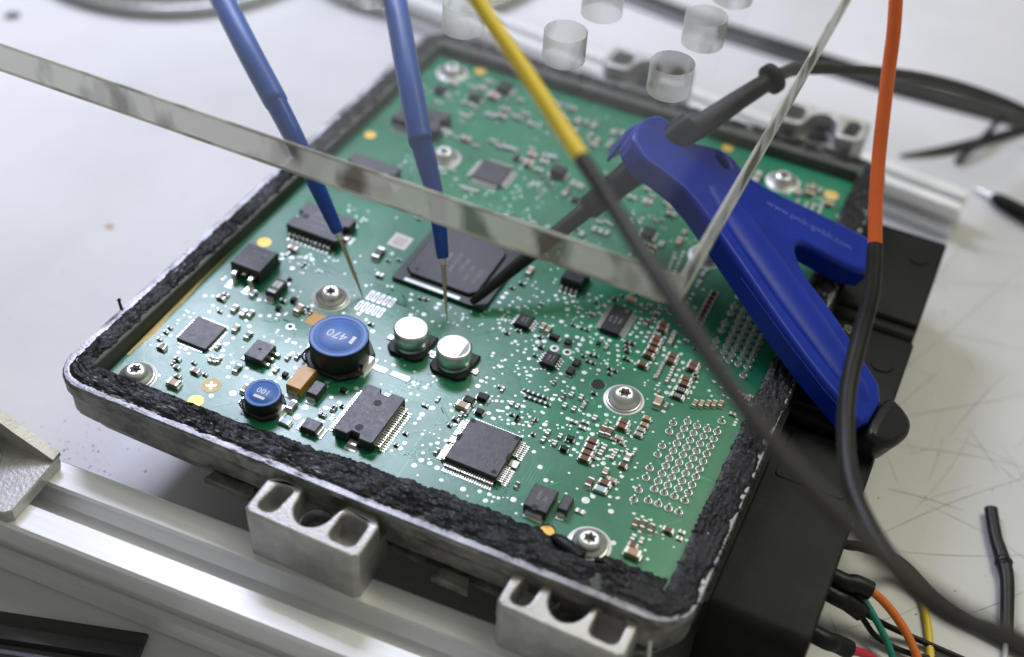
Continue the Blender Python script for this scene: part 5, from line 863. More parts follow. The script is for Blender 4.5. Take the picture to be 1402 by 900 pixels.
for i in range(45): crumb(b, random.uniform(-120, -12), random.uniform(20, 150), 0.02, random.uniform(.1, .3), M['seal'])
for i in range(30): crumb(b, random.uniform(175, 230), random.uniform(0, 200), 0.02, random.uniform(.1, .4), M['seal'])
tag(put('sealant_crumbs', b, None, (0, 0, BENCH)), 'tiny crumbs of black sealant scattered over the pale bench top', 'crumbs', kind='stuff')
mk = PATHS['marks']
b = MB()
for i in range(8):
    a = i * .785; b.add([(0, 0, 1.2), (2.6 * math.cos(a - .3), 2.6 * math.sin(a - .3), 0), (3.6 * math.cos(a), 3.6 * math.sin(a), .1), (2.6 * math.cos(a + .3), 2.6 * math.sin(a + .3), 0)], [(0, 1, 2), (0, 2, 3)], M['shrink'])
    b.add([(0, 0, 1.2), (2.6 * math.cos(a + .3), 2.6 * math.sin(a + .3), 0), (2.6 * math.cos(a + .485), 2.6 * math.sin(a + .485), 0)], [(0, 1, 2)], M['shrink'])
tag(put('star_shaped_scrap', b, None, (mk[0][0], mk[0][1], BENCH)), 'small dark star shaped scrap lying alone on the white bench', 'scrap')
b = MB(); b.disc(0, 0, .06, 1.5, M['stain'], 14, sq=.8); put('stain', b, bench, (mk[1][0], mk[1][1], 0))

# ------------------------------------------------------------------ aluminium rails
def tslot(h, o, lip, cav, dep):
    q = [(o, h), (o, h - lip), (cav, h - lip), (cav, h - lip - 1.2 * h / 10), (o * .55 + .8, h - dep), ]
    side = [(h, h)][:0]
    pts = []
    # one quarter turn at a time: corner, then the slot on the next face
    for k in range(4):
        c, s_ = math.cos(k * math.pi / 2), math.sin(k * math.pi / 2)
        rot = lambda p: (p[0] * c - p[1] * s_, p[0] * s_ + p[1] * c)
        e = h * .07
        seq = [(h, h - e), (h - e, h)] + [(x, y) for x, y in q] + [(-x, y) for x, y in q[::-1]]
        pts += [rot(p) for p in seq]
    return pts
def rail(name, label, x0, x1, h, o, lip, cav, dep, loc, rz):
    b = MB(); prof = tslot(h, o, lip, cav, dep)
    n = len(prof)
    vs_ = [(x0, y, z) for y, z in prof] + [(x1, y, z) for y, z in prof]
    b.add(vs_, [(i, (i + 1) % n, n + (i + 1) % n, n + i) for i in range(n)], M['rail'])
    tri = tessellate_polygon([[Vector((y, z, 0)) for y, z in prof]])
    b.add([(x1, y, z) for y, z in prof], [t for t in tri], M['rail'])
    b.add([(x0, y, z) for y, z in prof], [t[::-1] for t in tri], M['rail'])
    o_ = put(name, b, None, loc, rz)
    return tag(o_, label, 'rail', 'aluminium profile rails')
p = PATHS['front_rail']; a = math.atan2(p[1][1] - p[0][1], p[1][0] - p[0][0])
nrm = Vector((math.sin(a), -math.cos(a)))
c = Vector(p[0][:2]) + nrm * 10.5
rail('aluminium_rail', 'thick slotted aluminium rail carrying the cast corner bracket', -140, 210, 10.5, 3.6, 1.9, 5.6, 6.3, (c.x, c.y, -24.5), a)
FR = (c.copy(), a)
p = PATHS['rear_rail']; p0 = Vector(p[0][:2]); p1 = Vector(p[3][:2]); a = math.atan2(p1.y - p0.y, p1.x - p0.x)
c = p1 + Vector((math.sin(a), -math.cos(a))) * 6.0
rail('aluminium_rail', 'thin slotted aluminium rail passing behind the housing, one cut end showing', -330, 0, 6.0, 2.0, 1.1, 3.2, 3.6, (c.x, c.y, -29.0), a)

# cast corner bracket sitting on the front rail
br = thing('corner_bracket', 'grey cast angle bracket bolted on top of the thick rail', 'bracket', (FR[0].x, FR[0].y, -14), rz=FR[1])
b = MB()
X1 = 4.0
b.prism([(-46, -10), (X1 - 1.5, -10), (X1, -8.5), (X1, 8.0), (X1 - 1.0, 9.6), (-46, 9.6)], .05, 3.4, M['bracket'], [[(-13 + 4.2 * math.cos(t * .449), 4.2 * math.sin(t * .449) - .6) for t in range(14)]], ch=.35)
put('base_flange', b, br)
b = MB()
g = [(X1 - .3, 3.0), (X1 - .3, 4.2), (-6, 9.2), (-20, 18), (-46, 34), (-46, 3.0)]
for y0, y1 in ((6.9, 9.55),):
    n = len(g); vs_ = [(x, y0, z) for x, z in g] + [(x, y1, z) for x, z in g]
    b.add(vs_, [tuple(range(n)), tuple(range(n, 2 * n))[::-1]] + [(i, n + i, n + (i + 1) % n, (i + 1) % n) for i in range(n)], M['bracket'])
put('gusset', b, br)
b = MB(); b.lathe([(6.4, 3.42), (6.6, 3.9), (5.6, 4.3), (4.2, 4.2), (4.2, 1.0), (0.01, 1.0)], M['bracket'], 28, x=-13, y=-.6, cap=False)
put('bolt_boss', b, br)
b = MB(); b.prism([(-46, -9), (-44.6, -9), (-44.6, 9), (-46, 9)], 3.4, 34, M['bracket'])
put('upright_plate', b, br)

# ------------------------------------------------------------------ black rubber profiles
def strip_profile(name, label, pts, w, cat='rubber strip'):
    """low slot-cover profile: centre bulge with two side lips, swept along pts"""
    b = MB(); sec = [(-w, 0), (-w, 1.1), (-w * .72, 1.8), (-w * .50, 1.2), (-w * .30, 1.5), (-w * .26, 2.6), (w * .30, 3.0), (w * .42, 1.6), (w * .62, 1.3), (w * .74, 3.0), (w * .92, 3.2), (w, 2.2), (w, 0)]
    P_ = [Vector(q) for q in pts]; vs_ = []; fs = []; n = len(sec)
    for i, q in enumerate(P_):
        t = (P_[min(i + 1, len(P_) - 1)] - P_[max(i - 1, 0)]); t.z = 0; t.normalize(); nn = Vector((-t.y, t.x, 0))
        for u, z in sec: vs_.append((q.x + nn.x * u, q.y + nn.y * u, z))
    for i in range(len(P_) - 1):
        for k in range(n): fs.append((i * n + k, i * n + (k + 1) % n, (i + 1) * n + (k + 1) % n, (i + 1) * n + k))
    b.add(vs_, fs, M['rubber'])
    b.add(vs_[:n], [tuple(range(n))], M['rubber']); b.add(vs_[-n:], [tuple(range(n))[::-1]], M['rubber'])
    o = put(name, b, None, (0, 0, BENCH)); return tag(o, label, cat)
p = PATHS['front_strip']; d = (Vector(p[1]) - Vector(p[0])).normalized(); nn = Vector((d.y, -d.x, 0))
e1 = Vector(p[1]) + nn * 4.0; e0 = e1 - d * 150
strip_profile('rubber_profile', 'short black slot cover profile with a cut end beside the thick rail', [e1, e0], 6.0)
strip_profile('rubber_profile', 'long black slot cover profile lying on the bench behind the thin rail', [(-60, 287, 0)] + [(x, y, 0) for x, y, z in PATHS['rear_strip']], 4.6)

# ------------------------------------------------------------------ control unit housing
housing = thing('control_unit_housing', 'open die cast aluminium housing with black sealant rim and four mounting lugs', 'housing', (70, 82, -14))
HO = Vector((70, 82, -14))
def H(x, y, z): return (x - HO.x, y - HO.y, z - HO.z)
BX0, BX1, BY0, BY1, BR = -4.0, 143.6, -4.0, 168.0, 4.0
def path(nside=1):
    """points and outward normals round the rim's centre line, starting on the front side"""
    out = []
    def seg(a, b, nrm_, side):
        L = (Vector(b) - Vector(a)).length; n = max(2, int(L * nside))
        for i in range(n): out.append((Vector(a).lerp(Vector(b), i / n), Vector(nrm_), side))
    def arc(c_, a0, sd):
        n = max(6, int(BR * 1.57 * nside))
        for i in range(n):
            t = math.radians(a0 + 90 * i / n); out.append((Vector(c_) + Vector((math.cos(t), math.sin(t))) * BR, Vector((math.cos(t), math.sin(t))), (sd, i / n)))
    seg((BX0 + BR, BY0), (BX1 - BR, BY0), (0, -1), 'f'); arc((BX1 - BR, BY0 + BR), -90, 'fr')
    seg((BX1, BY0 + BR), (BX1, BY1 - BR), (1, 0), 'r'); arc((BX1 - BR, BY1 - BR), 0, 'rb')
    seg((BX1 - BR, BY1), (BX0 + BR, BY1), (0, 1), 'b'); arc((BX0 + BR, BY1 - BR), 90, 'bl')
    seg((BX0, BY1 - BR), (BX0, BY0 + BR), (-1, 0), 'l'); arc((BX0 + BR, BY0 + BR), 180, 'lf')
    # the casting is not quite square: its left wall leans in towards the back, its front wall towards the right
    res = []
    for q, nn, sd in out:
        wl = max(0, 1 - q.x / 140); wf = max(0, 1 - q.y / 164)
        res.append((Vector((q.x + wl * (4.6 * q.y / 160 - .6), q.y + wf * (.6 + 2.6 * q.x / 140))), nn, sd))
    return res
def sweep(mb, prof, m, nside=.25, wob=0.0):
    P_ = path(nside); n = len(prof); vs_ = []; fs = []
    for q, nn, sd in P_:
        for k, (o_, z) in enumerate(prof):
            w = wob * noise.noise(Vector((q.x * .25, q.y * .25, k * 3.7))) if wob else 0
            vs_.append(H(q.x + nn.x * (o_ + w), q.y + nn.y * (o_ + w), z + w * .5))
    N = len(P_)
    for i in range(N):
        j = (i + 1) % N
        for k in range(n - 1): fs.append((i * n + k, j * n + k, j * n + k + 1, i * n + k + 1))
    mb.add(vs_, fs, m, False)
b = MB()
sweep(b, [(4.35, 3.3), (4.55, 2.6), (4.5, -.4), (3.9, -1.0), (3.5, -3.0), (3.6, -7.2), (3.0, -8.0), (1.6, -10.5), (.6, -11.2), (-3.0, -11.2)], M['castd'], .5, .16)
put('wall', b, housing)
b = MB(); sweep(b, [(2.4, 3.42), (3.2, 3.55), (4.1, 3.55), (4.40, 3.20), (4.57, 2.5)], M['worn'], .8, .12)
put('rim', b, housing)
b = MB(); sweep(b, [(-3.75, -2.2), (-2.9, 3.2), (-2.6, 3.42), (2.3, 3.44)], M['inwall'], .3)
put('inner_wall', b, housing)
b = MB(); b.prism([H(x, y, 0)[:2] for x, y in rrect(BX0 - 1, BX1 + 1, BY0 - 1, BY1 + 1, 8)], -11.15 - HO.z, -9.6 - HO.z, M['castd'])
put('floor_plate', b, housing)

# mounting lugs
def lug(xc, yc, rz, flip=1):
    u = flip
    out = [(-14.2, -5.2), (-13.0, -6.4), (13.0, -6.4), (14.2, -5.2), (14.2, 3.2), (12.0, 6.2), (6.0, 6.2)]
    nc = [(4.4 * math.cos(math.radians(t)) - .6 * 1, 1.6 + 5.4 * math.sin(math.radians(t))) for t in range(0, -181, -15)]
    outer = out + [(4.8, 4.6)] + nc + [(-5.6, 4.6), (-6.4, 6.2), (-11.6, 6.2), (-14.2, 3.4)]
    h1 = rrect(-11.7, -7.6, -4.2, 3.8, 1.7, 5); h1 = [(x + (y * .12), y) for x, y in h1]
    h2 = rrect(5.6, 11.8, -4.1, 3.2, 1.7, 5)
    b = MB()
    b.prism(outer, -6.0, 0, M['cast'], [h1, h2], ch=.7)
    circ = [(-.6 + 3.5 * math.cos(i * .3142), 1.3 + 3.5 * math.sin(i * .3142)) for i in range(20)]
    low = [(-14.1, -5.1), (-12.9, -6.3), (12.9, -6.3), (14.1, -5.1), (14.1, 6.8), (-14.1, 6.8)]
    b.prism(low, -15.0, -6.02, M['cast'], [circ])
    b.lathe([(3.45, -9.5), (3.45, -5.6), (3.9, -5.4), (4.25, -5.7), (4.3, -6.0)], M['worn'], 22, x=-.6, y=1.3, cap=False)
    if flip < 0:
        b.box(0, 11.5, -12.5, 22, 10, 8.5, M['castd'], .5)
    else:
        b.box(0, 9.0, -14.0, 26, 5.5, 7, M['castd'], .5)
    o = put('mounting_lug', b, housing, H(xc, yc, 1.0), rz)
    return o
lug(65.3, -11.6, 0); lug(124.2, -8.0, 0)
lug(65.2, 191.0, math.pi, -1); lug(123.2, 189.5, math.pi, -1)
b = MB()
b.tube([H(141.5, -6.5, -1), H(142.5, -9, -4), H(144.5, -12, -12)], .45, M['clear'], 8)
put('torn_bond_thread', b, housing)
# casting flash and ribs along the front wall
b = MB()
for x, w_, z, h_ in ((33, 13, -11.0, 2.0), (92, 9, -11, 2.4)):
    b.prism([H(x, -8.2, 0)[:2], H(x + w_, -8.2, 0)[:2], H(x + w_ - 1, -5, 0)[:2], H(x + 1, -5, 0)[:2]], z - HO.z, z + h_ - HO.z, M['castd'], ch=.4)
    put('casting_rib', b, housing); b = MB()

# sealant bead: lumpy, torn surface swept round the rim
def off_in(sd, x=70):
    tab = {'f': -5.6 - 3.8 * min(1, max(0, (x - 20) / 70)), 'r': -3.0, 'b': .2, 'l': -2.3}
    if isinstance(sd, str): return tab[sd]
    a_, t = sd; t = t * t * (3 - 2 * t); return tab[a_[0]] * (1 - t) + tab[a_[1]] * t
def off_out(sd):
    tab = {'f': 3.1, 'r': 4.6, 'b': 4.5, 'l': 2.9}
    if isinstance(sd, str): return tab[sd]
    a_, t = sd; return tab[a_[0]] * (1 - t) + tab[a_[1]] * t
b = MB(); PT_ = path(3.2); NT = 26; vs_ = []; fs = []; fm = []
for si, (q, nn, sd) in enumerate(PT_):
    e_in = off_in(sd, q.x) + .8 * noise.noise(Vector((q.x * .35, q.y * .35, 5))) + .55 * noise.noise(Vector((q.x * 1.1, q.y * 1.1, 9)))
    e_out = off_out(sd) + .7 * noise.noise(Vector((q.x * .3, q.y * .3, 15))) + .5 * noise.noise(Vector((q.x * 1.2, q.y * 1.2, 19)))
    for k in range(NT + 1):
        t = k / NT; o_ = e_in + (e_out - e_in) * t
        X = q.x + nn.x * o_; Y = q.y + nn.y * o_
        on_rim = o_ > -3.4
        base = 3.3 if on_rim else max(.1, 3.3 - (-3.4 - o_) * 1.5)
        if o_ < -5.6: base = .1
        prof = min(1, 5 * t, 5 * (1 - t))
        rough_ = .55 + .9 * max(0, min(1, .5 + 1.6 * noise.noise(Vector((X * .09, Y * .09, 77)))))
        hgt = .55 * prof + .72 * prof * rough_ * (.6 * noise.noise(Vector((X * .28, Y * .28, 1))) + .55 * noise.noise(Vector((si * .09, o_ * .75, 2))) + .34 * noise.noise(Vector((si * .20, o_ * 1.5, 3))) + .12 * noise.noise(Vector((X * 2.2, Y * 2.2, 4))))
        if k == 0 or k == NT: hgt = -.25
        dx = .22 * noise.noise(Vector((X * 1.3, Y * 1.3, 31))); dy = .22 * noise.noise(Vector((X * 1.3, Y * 1.3, 41)))
        vs_.append(H(X + dx, Y + dy, base + max(-.25, hgt)))
n = NT + 1; N = len(PT_)
for i in range(N):
    j = (i + 1) % N
    for k in range(NT): fs.append((i * n + k, j * n + k, j * n + k + 1, i * n + k + 1))
b.add(vs_, fs, M['seal'], False)
seal = put('sealant_bead', b, housing)
# torn shreds and pale flecks on the bead
b = MB()
for i in range(140):
    q, nn, sd = random.choice(PT_); o_ = random.uniform(off_in(sd, q.x) + .3, off_out(sd))
    X = q.x + nn.x * o_; Y = q.y + nn.y * o_
    z = 4.0 if o_ > -3.4 else max(.9, 4.0 - (-3.4 - o_) * 1.5)
    hh = H(X, Y, z + random.uniform(-.1, .5))
    crumb(b, *hh, random.uniform(.15, .42), M['seal'])
stuff(put('torn_shreds', b, seal))
b = MB()
for i in range(150):
    q, nn, sd = random.choice(PT_)
    if random.random() < .55:
        q, nn, sd = random.choice([p_ for p_ in PT_[:200] if p_[2] == 'f'])
    o_ = random.uniform(-1, off_out(sd) + .6); X = q.x + nn.x * o_; Y = q.y + nn.y * o_
    hh = H(X, Y, 4.55 + random.uniform(-.2, .25)); l = random.uniform(.2, 1.0) * (2 if random.random() < .15 else 1)
    t_ = Vector((-nn.y, nn.x)); w_ = random.uniform(.10, .3)
    b.add([(hh[0] - t_.x * l, hh[1] - t_.y * l, hh[2]), (hh[0] + nn.x * w_, hh[1] + nn.y * w_, hh[2] + .1), (hh[0] + t_.x * l, hh[1] + t_.y * l, hh[2] + .05), (hh[0] - nn.x * w_, hh[1] - nn.y * w_, hh[2] + .15)], [(0, 3, 2, 1)], M['worn'])
stuff(put('bare_metal_flecks', b, seal))
# a long loose lip of sealant lying across the front screw, and a small spike on the left rim
b = MB(); b.tube([H(113.6, 6.9, .9), H(115.5, 6.2, 1.5), H(118, 5.2, 1.9), H(121.5, 3.8, 2.0)], [.7, 1.3, 1.6, 1.5], M['seal'], 12, flat=.65)
put('loose_lip', b, seal)
b = MB(); b.tube([H(-7.6, 18.2, 3.0), H(-8.4, 18.6, 3.9), H(-9.4, 19.4, 5.4)], [.5, .4, .35], M['seal'], 6); crumb(b, *H(-9.4, 19.4, 5.3), .7, M['seal'])
put('torn_spike', b, seal)

# connector block on the right side
con = link('connector', None, housing, H(149, 8, -34)); con.empty_display_size = .005
def Cn(x, y, z): return (x - 149, y - 8, z + 34)
def block(name, x0, x1, y0, y1, ztop, zbot, rad, m=M['plastic'], par=None):
    """box with rounded y edges at the top (profile in y-z, extruded along x)"""
    pr = [(y0, zbot)]
    for i in range(7):
        t = math.radians(180 - 90 * i / 6); pr.append((y0 + rad + rad * math.cos(t), ztop - rad + rad * math.sin(t)))
    for i in range(7):
        t = math.radians(90 - 90 * i / 6); pr.append((y1 - rad + rad * math.cos(t), ztop - rad + rad * math.sin(t)))
    pr.append((y1, zbot))
    b = MB(); n = len(pr); c_ = .5
    cyy = (y0 + y1) / 2; czz = (ztop + zbot) / 2
    ins = [(y + (c_ if y < cyy else -c_), z - c_ if z > czz else z) for y, z in pr]
    rings = [(x0, pr), (x1 - c_, pr), (x1, ins)]
    vs_ = [Cn(x, y, z) for x, r in rings for y, z in r]
    for k in range(2):
        b.add(vs_[k * n:(k + 2) * n], [(i, i + 1, n + i + 1, n + i) for i in range(n - 1)], m, k == 0)
    b.add(vs_[2 * n:], [tuple(range(n))[::-1]], m); b.add(vs_[:n], [tuple(range(n))], m)
    return put(name, b, con)
block('connector_core', 148.2, 169.6, 8.6, 156.6, -9.0, -34, 3)
fb = block('front_shell', 149, 171.3, 8, 71, -5.0, -34, 5.0)
mb_ = block('middle_shell', 149.0, 171.0, 80.5, 112, -5.0, -33, 1.8)
rb = block('rear_shell', 149.0, 170.5, 118, 157.5, -5.2, -33, 1.8)
for x0, x1, y0, y1 in ((151, 168, 51, 67),):
    b = MB(); b.prism([Cn(x, y, 0)[:2] for x, y in rrect(x0, x1, y0, y1, 1.2, 4)], Cn(0, 0, -5.05)[2], Cn(0, 0, -4.6)[2], M['plastic'], ch=.3); put('raised_panel', b, con)
for yy in (75.6, 115.0):
    b = MB(); b.tube([Cn(149, yy, -8.2), Cn(170.3, yy, -8.2)], 3.2, M['plastic'], 18); put('hinge_bar', b, con)
def halfmoon(par, x, y, z, r, a0):
    b = MB(); pts = [Cn(x + r * math.cos(a0 + i * math.pi / 10), y + r * math.sin(a0 + i * math.pi / 10), z) for i in range(11)]
    b.tube(pts, .35, M['plastic'], 8, sub=1)
    b.add([(q[0], q[1], q[2] - .15) for q in pts], [tuple(range(11))], M['hole'])
    put('finger_notch', b, con)
halfmoon(mb_, 165.2, 99.5, -4.95, 2.7, math.pi); halfmoon(rb, 164.5, 146, -5.1, 2.3, math.pi * 1.05); halfmoon(fb, 164.5, 54, -4.95, 2.3, math.pi * .9)
lettering('2350', 3.2, M['print'], con, Cn(158.0, 101, -4.94), math.radians(84))
lettering('20', 3.2, M['print'], con, Cn(154.0, 108.0, -4.94), math.radians(84))
lettering('1C', 3.2, M['print'], con, Cn(150.9, 107.0, -4.94), math.radians(84))
b = MB(); b.box(*Cn(148.4, 82, -13)[:2], Cn(0, 0, -12)[2], 1.2, 150, 12, M['plastic']); put('side_wall', b, con)

# ------------------------------------------------------------------ circuit board
board = thing('circuit_board', 'green circuit board crowded with chips, screwed inside the open housing', 'circuit board', (70, 82, -1.6))
BO = Vector((70, 82, -1.6))
def Bd(x, y, z=0): return (x - BO.x, y - BO.y, z - BO.z)
b = MB(); b.prism([Bd(x, y)[:2] for x, y in rrect(-.2, 140.6, -2.4, 164.8, 1.0, 3)], 0, 1.6, M['mask'], ch=.06)
put('board_panel', b, board)
# bare gold-coloured edge on the left
b = MB(); pts = []
for i in range(60):
    y = 9 + i * 2.45; w_ = .42 + 1.1 * math.exp(-((y - 18.5) / 5.0) ** 2) + .5 * math.exp(-((y - 31) / 6) ** 2) + .22 * math.exp(-((y - 125) / 12) ** 2) + .06 * math.sin(i * 1.7); pts.append((y, w_))
vs_ = [Bd(-.1, y, .03) for y, w_ in pts] + [Bd(w_, y, .03) for y, w_ in pts] + [Bd(-.24, y, -1.0) for y, w_ in pts]; n = len(pts)
b.add(vs_, [(i, n + i, n + i + 1, i + 1) for i in range(n - 1)] + [(i, i + 1, 2 * n + i + 1, 2 * n + i) for i in range(n - 1)], M['fr4'])
put('bare_edge', b, board)

# copper under the mask: areas and traces
b = MB()
for x0, x1, y0, y1, cut in ((50, 71.5, 28, 41, 4), (6, 30, 60, 82, 6), (70, 100, 84, 104, 8), (30, 44, 14, 30, 3), (72, 92, 30, 42, 5), (96, 118, 30, 48, 6), (30, 60, 100, 118, 7), (60, 92, 120, 140, 6), (100, 127.5, 118, 150, 9), (128, 139.6, 4, 60, 3), (128, 139.6, 80, 150, 3), (72, 86, 3, 12, 3), (92, 112, 62, 74, 4)):
    b.prism([Bd(x, y)[:2] for x, y in ((x0 + cut, y0), (x1, y0), (x1, y1 - cut), (x1 - cut, y1), (x0, y1), (x0, y0 + cut))], 1.58, 1.625, M['pour'])
stuff(put('copper_areas', b, board))
b = MB()
def trace(pts, w=.26):
    for i in range(len(pts) - 1):
        p_, q_ = Vector(pts[i]), Vector(pts[i + 1]); d_ = (q_ - p_)
        if d_.length < .01: continue
        d_.normalize(); nn = Vector((-d_.y, d_.x)) * w / 2; q2 = q_ + d_ * w * .3
        if not all(.8 < v.x < 139.5 and 3 < v.y < 163 for v in (p_, q2)): continue
        b.add([Bd(v.x, v.y, .04) for v in (p_ - nn, q2 - nn, q2 + nn, p_ + nn)], [(0, 1, 2, 3)], M['trace'])
def bundle(x, y, n, pitch, legs, w=.27):
    """n parallel traces bending through legs of (direction in 45 degree steps, length)"""
    for k in range(n):
        pts = []; cx_, cy_ = x, y
        dirs = [Vector((math.cos(math.radians(45 * d_)), math.sin(math.radians(45 * d_)))) for d_, l in legs]
        cur = Vector((x, y)) + Vector((-dirs[0].y, dirs[0].x)) * pitch * k
        pts.append(tuple(cur))
        for i, (d_, l) in enumerate(legs):
            ext = 0
            if i + 1 < len(legs):
                turn = (legs[i + 1][0] - d_ + 4) % 8 - 4
                ext = -math.tan(math.radians(45 * turn / 2)) * pitch * k
            if i > 0:
                turn = (d_ - legs[i - 1][0] + 4) % 8 - 4
                ext += -math.tan(math.radians(45 * turn / 2)) * pitch * k
            cur = cur + dirs[i] * (l + ext); pts.append(tuple(cur))
        trace(pts, w)
bundle(99, 6, 9, .7, [(2, 10), (3, 8), (2, 9), (1, 6)]); bundle(84, 12, 6, .75, [(0, 16), (1, 7), (2, 8)])
bundle(70, 10, 5, .9, [(2, 6), (3, 5), (2, 12), (1, 8)]); bundle(60, 30, 5, 1.1, [(0, 14), (7, 6), (0, 12)])
bundle(96, 36, 6, .8, [(2, 8), (3, 10), (4, 12)]); bundle(78, 48, 7, .8, [(2, 7), (3, 6), (2, 5)])
bundle(22, 33, 6, .8, [(0, 10), (1, 5), (0, 8)]); bundle(24, 60, 7, .7, [(0, 9), (7, 6), (0, 14)])
bundle(17, 4, 5, .9, [(2, 8), (1, 4), (2, 5)]); bundle(40, 60, 5, .8, [(7, 6), (0, 12)])
bundle(110, 30, 6, .9, [(2, 10), (1, 6), (2, 8)]); bundle(75, 64, 8, .7, [(0, 10), (1, 6), (0, 10)])
bundle(72, 98, 8, .8, [(0, 14), (7, 8), (0, 10)]); bundle(48, 100, 6, .8, [(0, 14), (1, 6), (2, 9)])
bundle(30, 130, 7, .9, [(0, 16), (7, 8), (0, 20)]); bundle(86, 108, 6, .8, [(2, 10), (1, 8), (0, 12)])
for i in range(330):
    x, y = random.uniform(3, 137), random.uniform(4, 160); d0 = random.randrange(8)
    pts = [(x, y)]
    for k in range(random.randint(2, 4)):
        l = random.uniform(1.2, 7); x += l * math.cos(d0 * .7854); y += l * math.sin(d0 * .7854); pts.append((x, y)); d0 += random.choice((-1, 1))
    trace(pts, random.choice((.2, .26, .34)))
stuff(put('masked_traces', b, board))

# tinned test pads and vias
b = MB()
for x, y, r in PADS: b.disc(*Bd(x, y, .05), r * random.uniform(.56, .74), M['pad'], 12, .05, sq=random.choice((1, 1, .8)))
stuff(put('test_pads', b, board))
b = MB()
for x, y, r in VIAS[::2]: b.disc(*Bd(x, y, .045), r * .8, M['pad'], 8, .05)
for i in range(110):
    x, y = random.uniform(3, 137), random.uniform(5, 161); b.disc(*Bd(x, y, .045), random.uniform(.16, .3), M['pad'], 6, .04)
stuff(put('vias', b, board))
for nm in ('hole', 'hole2', 'hole3'):
    b = MB(); b.disc(0, 0, .06, 1.15, M['pad'], 18, .02, inner=.6); b.disc(0, 0, .065, .62, M['hole'], 14)
    put('plated_hole', b, board, Bd(*PT[nm]))
b = MB()
pts = [(1.7 * (1 + .16 * math.cos(3 * t)) * math.cos(t), 1.9 * (1 + .16 * math.cos(3 * t)) * math.sin(t)) for t in [i * .2618 for i in range(24)]]
b.prism(pts, .02, .06, M['hole']); b.lathe([(2.15, .02), (2.1, .12), (1.85, .12), (1.8, .05)], M['trace'], 24, cap=False)
put('keyhole', b, board, Bd(*PT['keyhole']))
for nm, r in (('gold1', 1.9), ('gold2', 1.9), ('gold3', 1.75), ('gold4', 1.9), ('gold5', 1.8), ('gold6', 1.7)):
    b = MB(); b.disc(0, 0, .06, r, M['gold'], 24, .03)
    if nm == 'gold3': b.disc(0, .25, .04, r * 1.12, M['hole'], 24)
    put('gold_pad', b, board, Bd(*PT[nm]))
for nm, s_ in (('fid', 1.0), ('fid2', .95)):
    b = MB(); b.disc(0, 0, .045, 2.3 * s_, M['fr4'], 26, .004)
    if nm == 'fid':
        for a in (.5, 2.07):
            c_, s2 = math.cos(a), math.sin(a)
            b.add([(1.25 * c_ * i - .32 * s2 * j, 1.25 * s2 * i + .32 * c_ * j, .08 + .004 * a) for i, j in ((-1, -1), (1, -1), (1, 1), (-1, 1))], [(0, 1, 2, 3)], M['pad'])
    put('fiducial_mark', b, board, Bd(*PT[nm]))
b = MB(); b.box(0, 0, .02, 5.4, 5.4, .05, M['labelw']); b.box(0, 0, .074, 3.7, 3.7, .01, mat('label_centre', (.60, .54, .55), .55, 0, .4, .22, 900)); put('square_label', b, board, Bd(*PT['label']))
b = MB(); b.box(0, 0, .02, 4.2, 4.4, .05, M['labelo']); put('orange_patch', b, board, Bd(*PT['orange']))
for nm, n_ in (('netA', 5), ('netB', 5)):
    x0, y0 = PT[nm]
    for i in range(n_):
        b = MB(); b.box(0, 0, .02, 1.05, 3.5, .10, M['solder'], .05); b.box(0, 0, .12, .45, 2.5, .16, M['greyc'])
        put('network_pad', b, board, Bd(x0 + (i - 2) * 1.55, y0 + (i - 2) * .05))
for nm in ('slab1', 'slab2'):
    b = MB(); b.prism([(-2.6, -.8), (2.3, -.9), (2.6, .5), (2.0, .9), (-2.4, .8)], .02, .16, M['pad'], ch=.05); put('solder_patch', b, board, Bd(*PT[nm]))

# ---- small two-terminal components
BODY = {'brown': 'brown', 'tan': 'tan', 'pink': 'pink', 'dark': 'darkc', 'black': 'epoxy2', 'grey': 'greyc', 'white': 'greyc', 'gold': 'goldc', 'choc': 'choc', 'blue': 'bluec'}
NAME = {'brown': 'ceramic_capacitor', 'tan': 'ceramic_capacitor', 'pink': 'ceramic_capacitor', 'gold': 'ceramic_capacitor', 'grey': 'chip_capacitor', 'white': 'chip_capacitor', 'dark': 'chip_resistor', 'black': 'transistor', 'choc': 'diode', 'blue': 'chip_resistor'}
def chip(mb, x, y, style, axis, L, W, Hh, jit=0):
    def bx(cx_, cy_, z, a, b_, h_, m, ch=0):
        if axis == 'x': mb.box(x + cx_, y + cy_, z, a, b_, h_, m, ch)
        else: mb.box(x - cy_, y + cx_, z, b_, a, h_, m, ch)
    m = M[BODY[style]]
    # solder fillets on the pads
    for s_ in (-1, 1): bx(s_ * L * .48, 0, .02, L * .26, W * 1.02, min(.30, Hh * .35), M['solder'], .14)
    if style == 'black':
        bx(0, 0, .08, L * .84, W, Hh, m, .12)
    elif style == 'white':
        bx(0, 0, .05, L * .5, W * .92, Hh * .9, m, .05)
        for s_ in (-1, 1): bx(s_ * L * .34, 0, .06, L * .36, W, Hh, M['solder'], .08)
    else:
        bx(0, 0, .05, L * .66, W * .96, Hh, m, .06)
        for s_ in (-1, 1): bx(s_ * L * .40, 0, .06, L * .20, W, Hh * 1.02, M['solder'], .08)
cache = {}; small = MB(); nbig = 0
